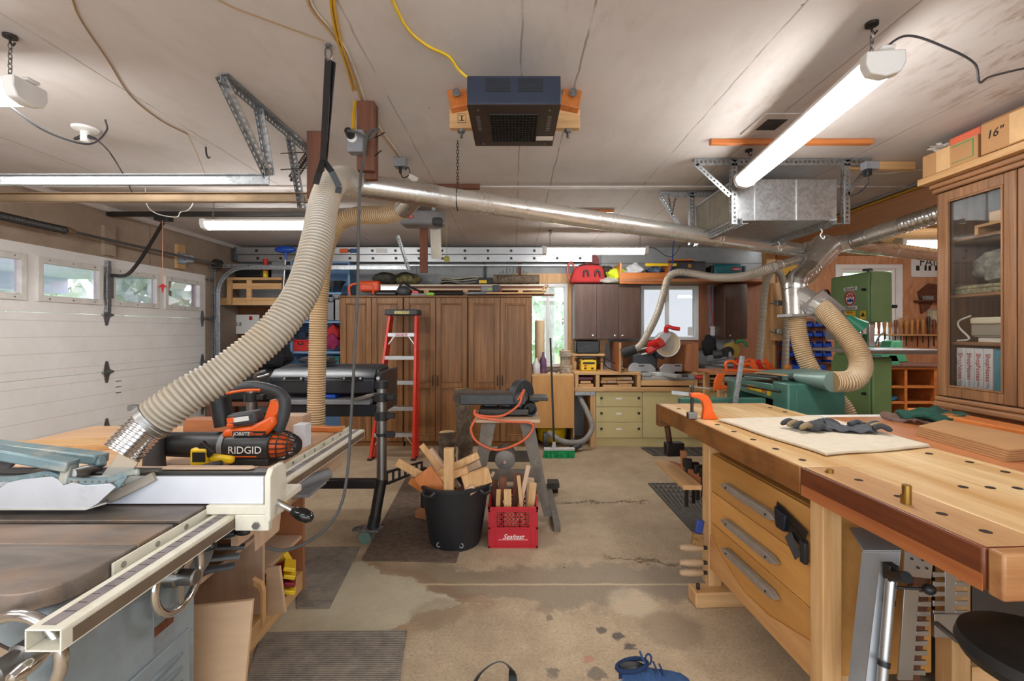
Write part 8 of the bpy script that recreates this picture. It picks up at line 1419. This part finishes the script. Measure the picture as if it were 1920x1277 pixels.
for k in range(4): solo('wood_blank', 'pale wood blank stacked at the end of the lathe bench', 'wood blank', MB().bx(4.62+.01*(k % 2), 4.86, 4.9, 5.1, .44+.056*k-.115, .49+.056*k-.115) if 0 else MB().bx(4.6+.01*(k % 2), 4.86, 4.92, 5.1, .686+.034*k, .718+.034*k), pine[0], .003, 'blanks at the end of the lathe bench')
solo('grey_hose', 'loop of dark grey hose on the low shelf of the lathe bench', 'hose', MB().hose([(4.5, 4.95, .36), (4.3, 4.93, .37), (4.1, 4.9, .43), (3.95, 4.88, .47), (3.88, 4.88, .42), (3.95, 4.88, .37), (4.1, 4.93, .365)], .03, .014, .06, 12), dgrey)
solo('bandsawn_blank', 'curved bandsawn wood pieces on the floor side by the bandsaw base', 'wood blank', MB().prism([(-.12, -.05), (.1, -.05), (.12, .0), (.02, .08), (-.1, .06)], .1, Matrix(((1, 0, 0, 3.78), (0, 0, 1, 4.55), (0, 1, 0, .57), (0, 0, 0, 1)))), pine[0], .01) if 0 else None
# ---- tool rack on the orange wall
rk = thing('chisel_rack', 'wooden rack board for turning chisels on the orange plywood wall', 'rack', (5.2, 6.2, 1.36)); part(rk, 'board', MB().bx(4.62, 6.0, 6.15, 6.275, 1.38, 1.4), pine[0], .003)
rg = random.Random(11); hw = [plain('handle_%d' % i, c, .4, 0, .12) for i, c in enumerate(('#b5793f', '#7a4426', '#c58d4d', '#3e2a22', '#93542c'))]
for k in range(17):
    x = 4.66+k*.075; h_ = rg.uniform(.17, .25); r = rg.uniform(.018, .026); ci = rg.randrange(5); t = thing('turning_chisel', 'wood-handled turning chisel standing in the wall rack', 'chisel', (x, 6.19, 1.4), group='turning chisels in the wall rack'); part(t, 'handle', MB().lathe([(r*.6, 0), (r*.8, .02), (r*.65, .06), (r, h_*.6), (r*1.05, h_*.9), (r*.7, h_), (0, h_)], (x, 6.19, 1.401), n=14), hw[ci]); part(t, 'blade', MB().bx(x-.006, x+.006, 6.187, 6.193, 1.379-rg.uniform(.08, .16), 1.3795), iron)
sg = thing('wall_sign', 'white sign with heavy black letters FAIR high on the orange wall', 'sign', (5.75, 6.27, 2.2)); part(sg, 'panel', MB().bx(5.47, 6.2, 6.262, 6.278, 2.19, 2.46), white_card, .003)
words(sg, 'FAIR', (5.735, 6.26, 2.39), .16, ink, w=1.02)
ft = MB()
for x0, x1 in ((5.53, 5.575), (5.645, 5.675), (5.7, 5.735), (5.79, 5.83), (5.9, 5.935)): ft.bx(x0, x1, 6.2585, 6.2615, 2.275, 2.345)
part(sg, 'letter_feet', ft, ink)
solo('burl_shelf', 'live-edge burl wall ornament with a small shelf on the orange wall', 'wall ornament', MB().prism([(5.55, 1.98), (5.7, 2.1), (5.85, 2.08), (6.1, 2.1), (6.1, 1.9), (5.8, 1.87), (5.58, 1.88)], .03, Matrix(((1, 0, 0, 0), (0, 0, 1, 6.245), (0, 1, 0, 0), (0, 0, 0, 1)))).bx(5.5, 6.15, 6.12, 6.275, 1.84, 1.865).prism([(5.58, 1.84), (5.75, 1.84), (5.7, 1.75), (5.6, 1.68)], .03, Matrix(((1, 0, 0, 0), (0, 0, 1, 6.245), (0, 1, 0, 0), (0, 0, 0, 1)))), brownw[0], .003); solo('small_box', 'small grey box on the burl shelf', 'box', MB().bx(5.56, 5.66, 6.14, 6.2, 1.866, 1.92), mgrey)
mf = thing('framed_map', 'birch-framed faded map hanging below the burl shelf', 'picture', (5.85, 6.27, 1.4)); part(mf, 'frame', MB().bx(5.68, 6.2, 6.25, 6.275, 1.52, 1.75), birch, .006); part(mf, 'picture_print', MB().bx(5.74, 6.15, 6.247, 6.2495, 1.56, 1.72), plain('map_print', '#c9c2a4', .7, 0, .3, 14))
# ---- parts bins
bn = thing('bin_rack', 'wall rail panel carrying rows of blue parts bins behind the wye hoses', 'rack', (3.9, 6.2, 1.0)); part(bn, 'panel', MB().bx(3.62, 4.3, 6.24, 6.278, .9, 1.62), wood('rack_red', '#7b4630', '#9c6344', 2, 10), .002)
for r_i, z in enumerate((1.5, 1.37, 1.23, 1.1)):
    for k in range(5):
        x = 3.64+.13*k; b = thing('parts_bin', 'small blue plastic parts bin hung on the rack on the orange wall', 'bin', (x+.055, 6.18, z), group='blue parts bins'); part(b, 'tray', MB().bx(x, x+.115, 6.12, 6.239, z, z+.01).bx(x, x+.115, 6.12, 6.13, z+.01, z+.045).bx(x, x+.008, 6.13, 6.239, z+.01, z+.075).bx(x+.107, x+.115, 6.13, 6.239, z+.01, z+.075), bluep, .003)
for k in range(3):
    x = 3.64+.2*k; b = thing('parts_bin', ('large blue parts bin in the bottom row beside the wooden post', 'large blue parts bin in the middle of the bottom row', 'large blue parts bin at the hose end of the bottom row')[k], 'bin', (x+.09, 6.1, .92), group='large blue parts bins'); part(b, 'tray', MB().bx(x, x+.185, 6.0, 6.239, .9, .915).bx(x, x+.185, 6.0, 6.015, .915, .99).bx(x, x+.01, 6.015, 6.239, .915, 1.06).bx(x+.175, x+.185, 6.015, 6.239, .915, 1.06), bluep, .004); part(b, 'contents', soft((x+.09, 6.12, .95), (.07, .09, .04), 70+k, .2), plain('hardware_%d' % k, '#6a655c', .6, .3, .5, 40))
ys = thing('caution_sign', 'yellow diamond road sign with a black arrow behind the wye duct', 'sign', at(1478, 530, 6.1)); c = at(1470, 528, 6.2); part(ys, 'plate', MB().prism([(0, -.32), (.3, 0), (0, .32), (-.3, 0)], .004, Matrix(((1, 0, 0, c.x+.12), (0, 0, 1, 6.265), (0, 1, 0, c.z), (0, 0, 0, 1)))), plain('sign_yellow', '#d9a81c', .5)); part(ys, 'arrow', MB().prism([(-.04, -.16), (.03, -.16), (.03, .02), (.1, .02), (.0, .16), (-.11, .02), (-.04, .02)], .002, Matrix(((1, 0, 0, c.x+.12), (0, 0, 1, 6.261), (0, 1, 0, c.z), (0, 0, 0, 1)))), ink)
t = thing('wall_outlet', 'white outlet plate on the orange plywood wall beside the bandsaw', 'outlet', (4.25, 6.27, 1.4)); part(t, 'plate', MB().bx(4.2, 4.27, 6.27, 6.279, 1.34, 1.45), white, .002); part(t, 'plug', MB().bx(4.275, 4.3, 6.25, 6.279, 1.4, 1.43), black, .003)
for i, (y, x) in enumerate(((5.48, 1.78), (5.48, 1.44))):
    t = thing('pipe_clamp', ('upper' if i == 0 else 'lower')+' grey pipe clamp on the pale post block through the hose loop', 'clamp', (3.17, 5.42, x)); part(t, 'screw', MB().cyl((3.06, 5.43, x), (3.3, 5.43, x), .012, n=10), steel); part(t, 'jaw', MB().bx(3.12, 3.2, 5.4, 5.448, x-.03, x+.03), galv, .005)
solo('cable_coil', 'dark coil of cable hung on the wall beside the bandsaw top', 'cable', MB().tube([(4.28+.05*math.cos(i*.5), 6.24+.012*math.sin(i*.37), 1.9+.11*math.sin(i*.5)) for i in range(44)], .008, 6), iron)
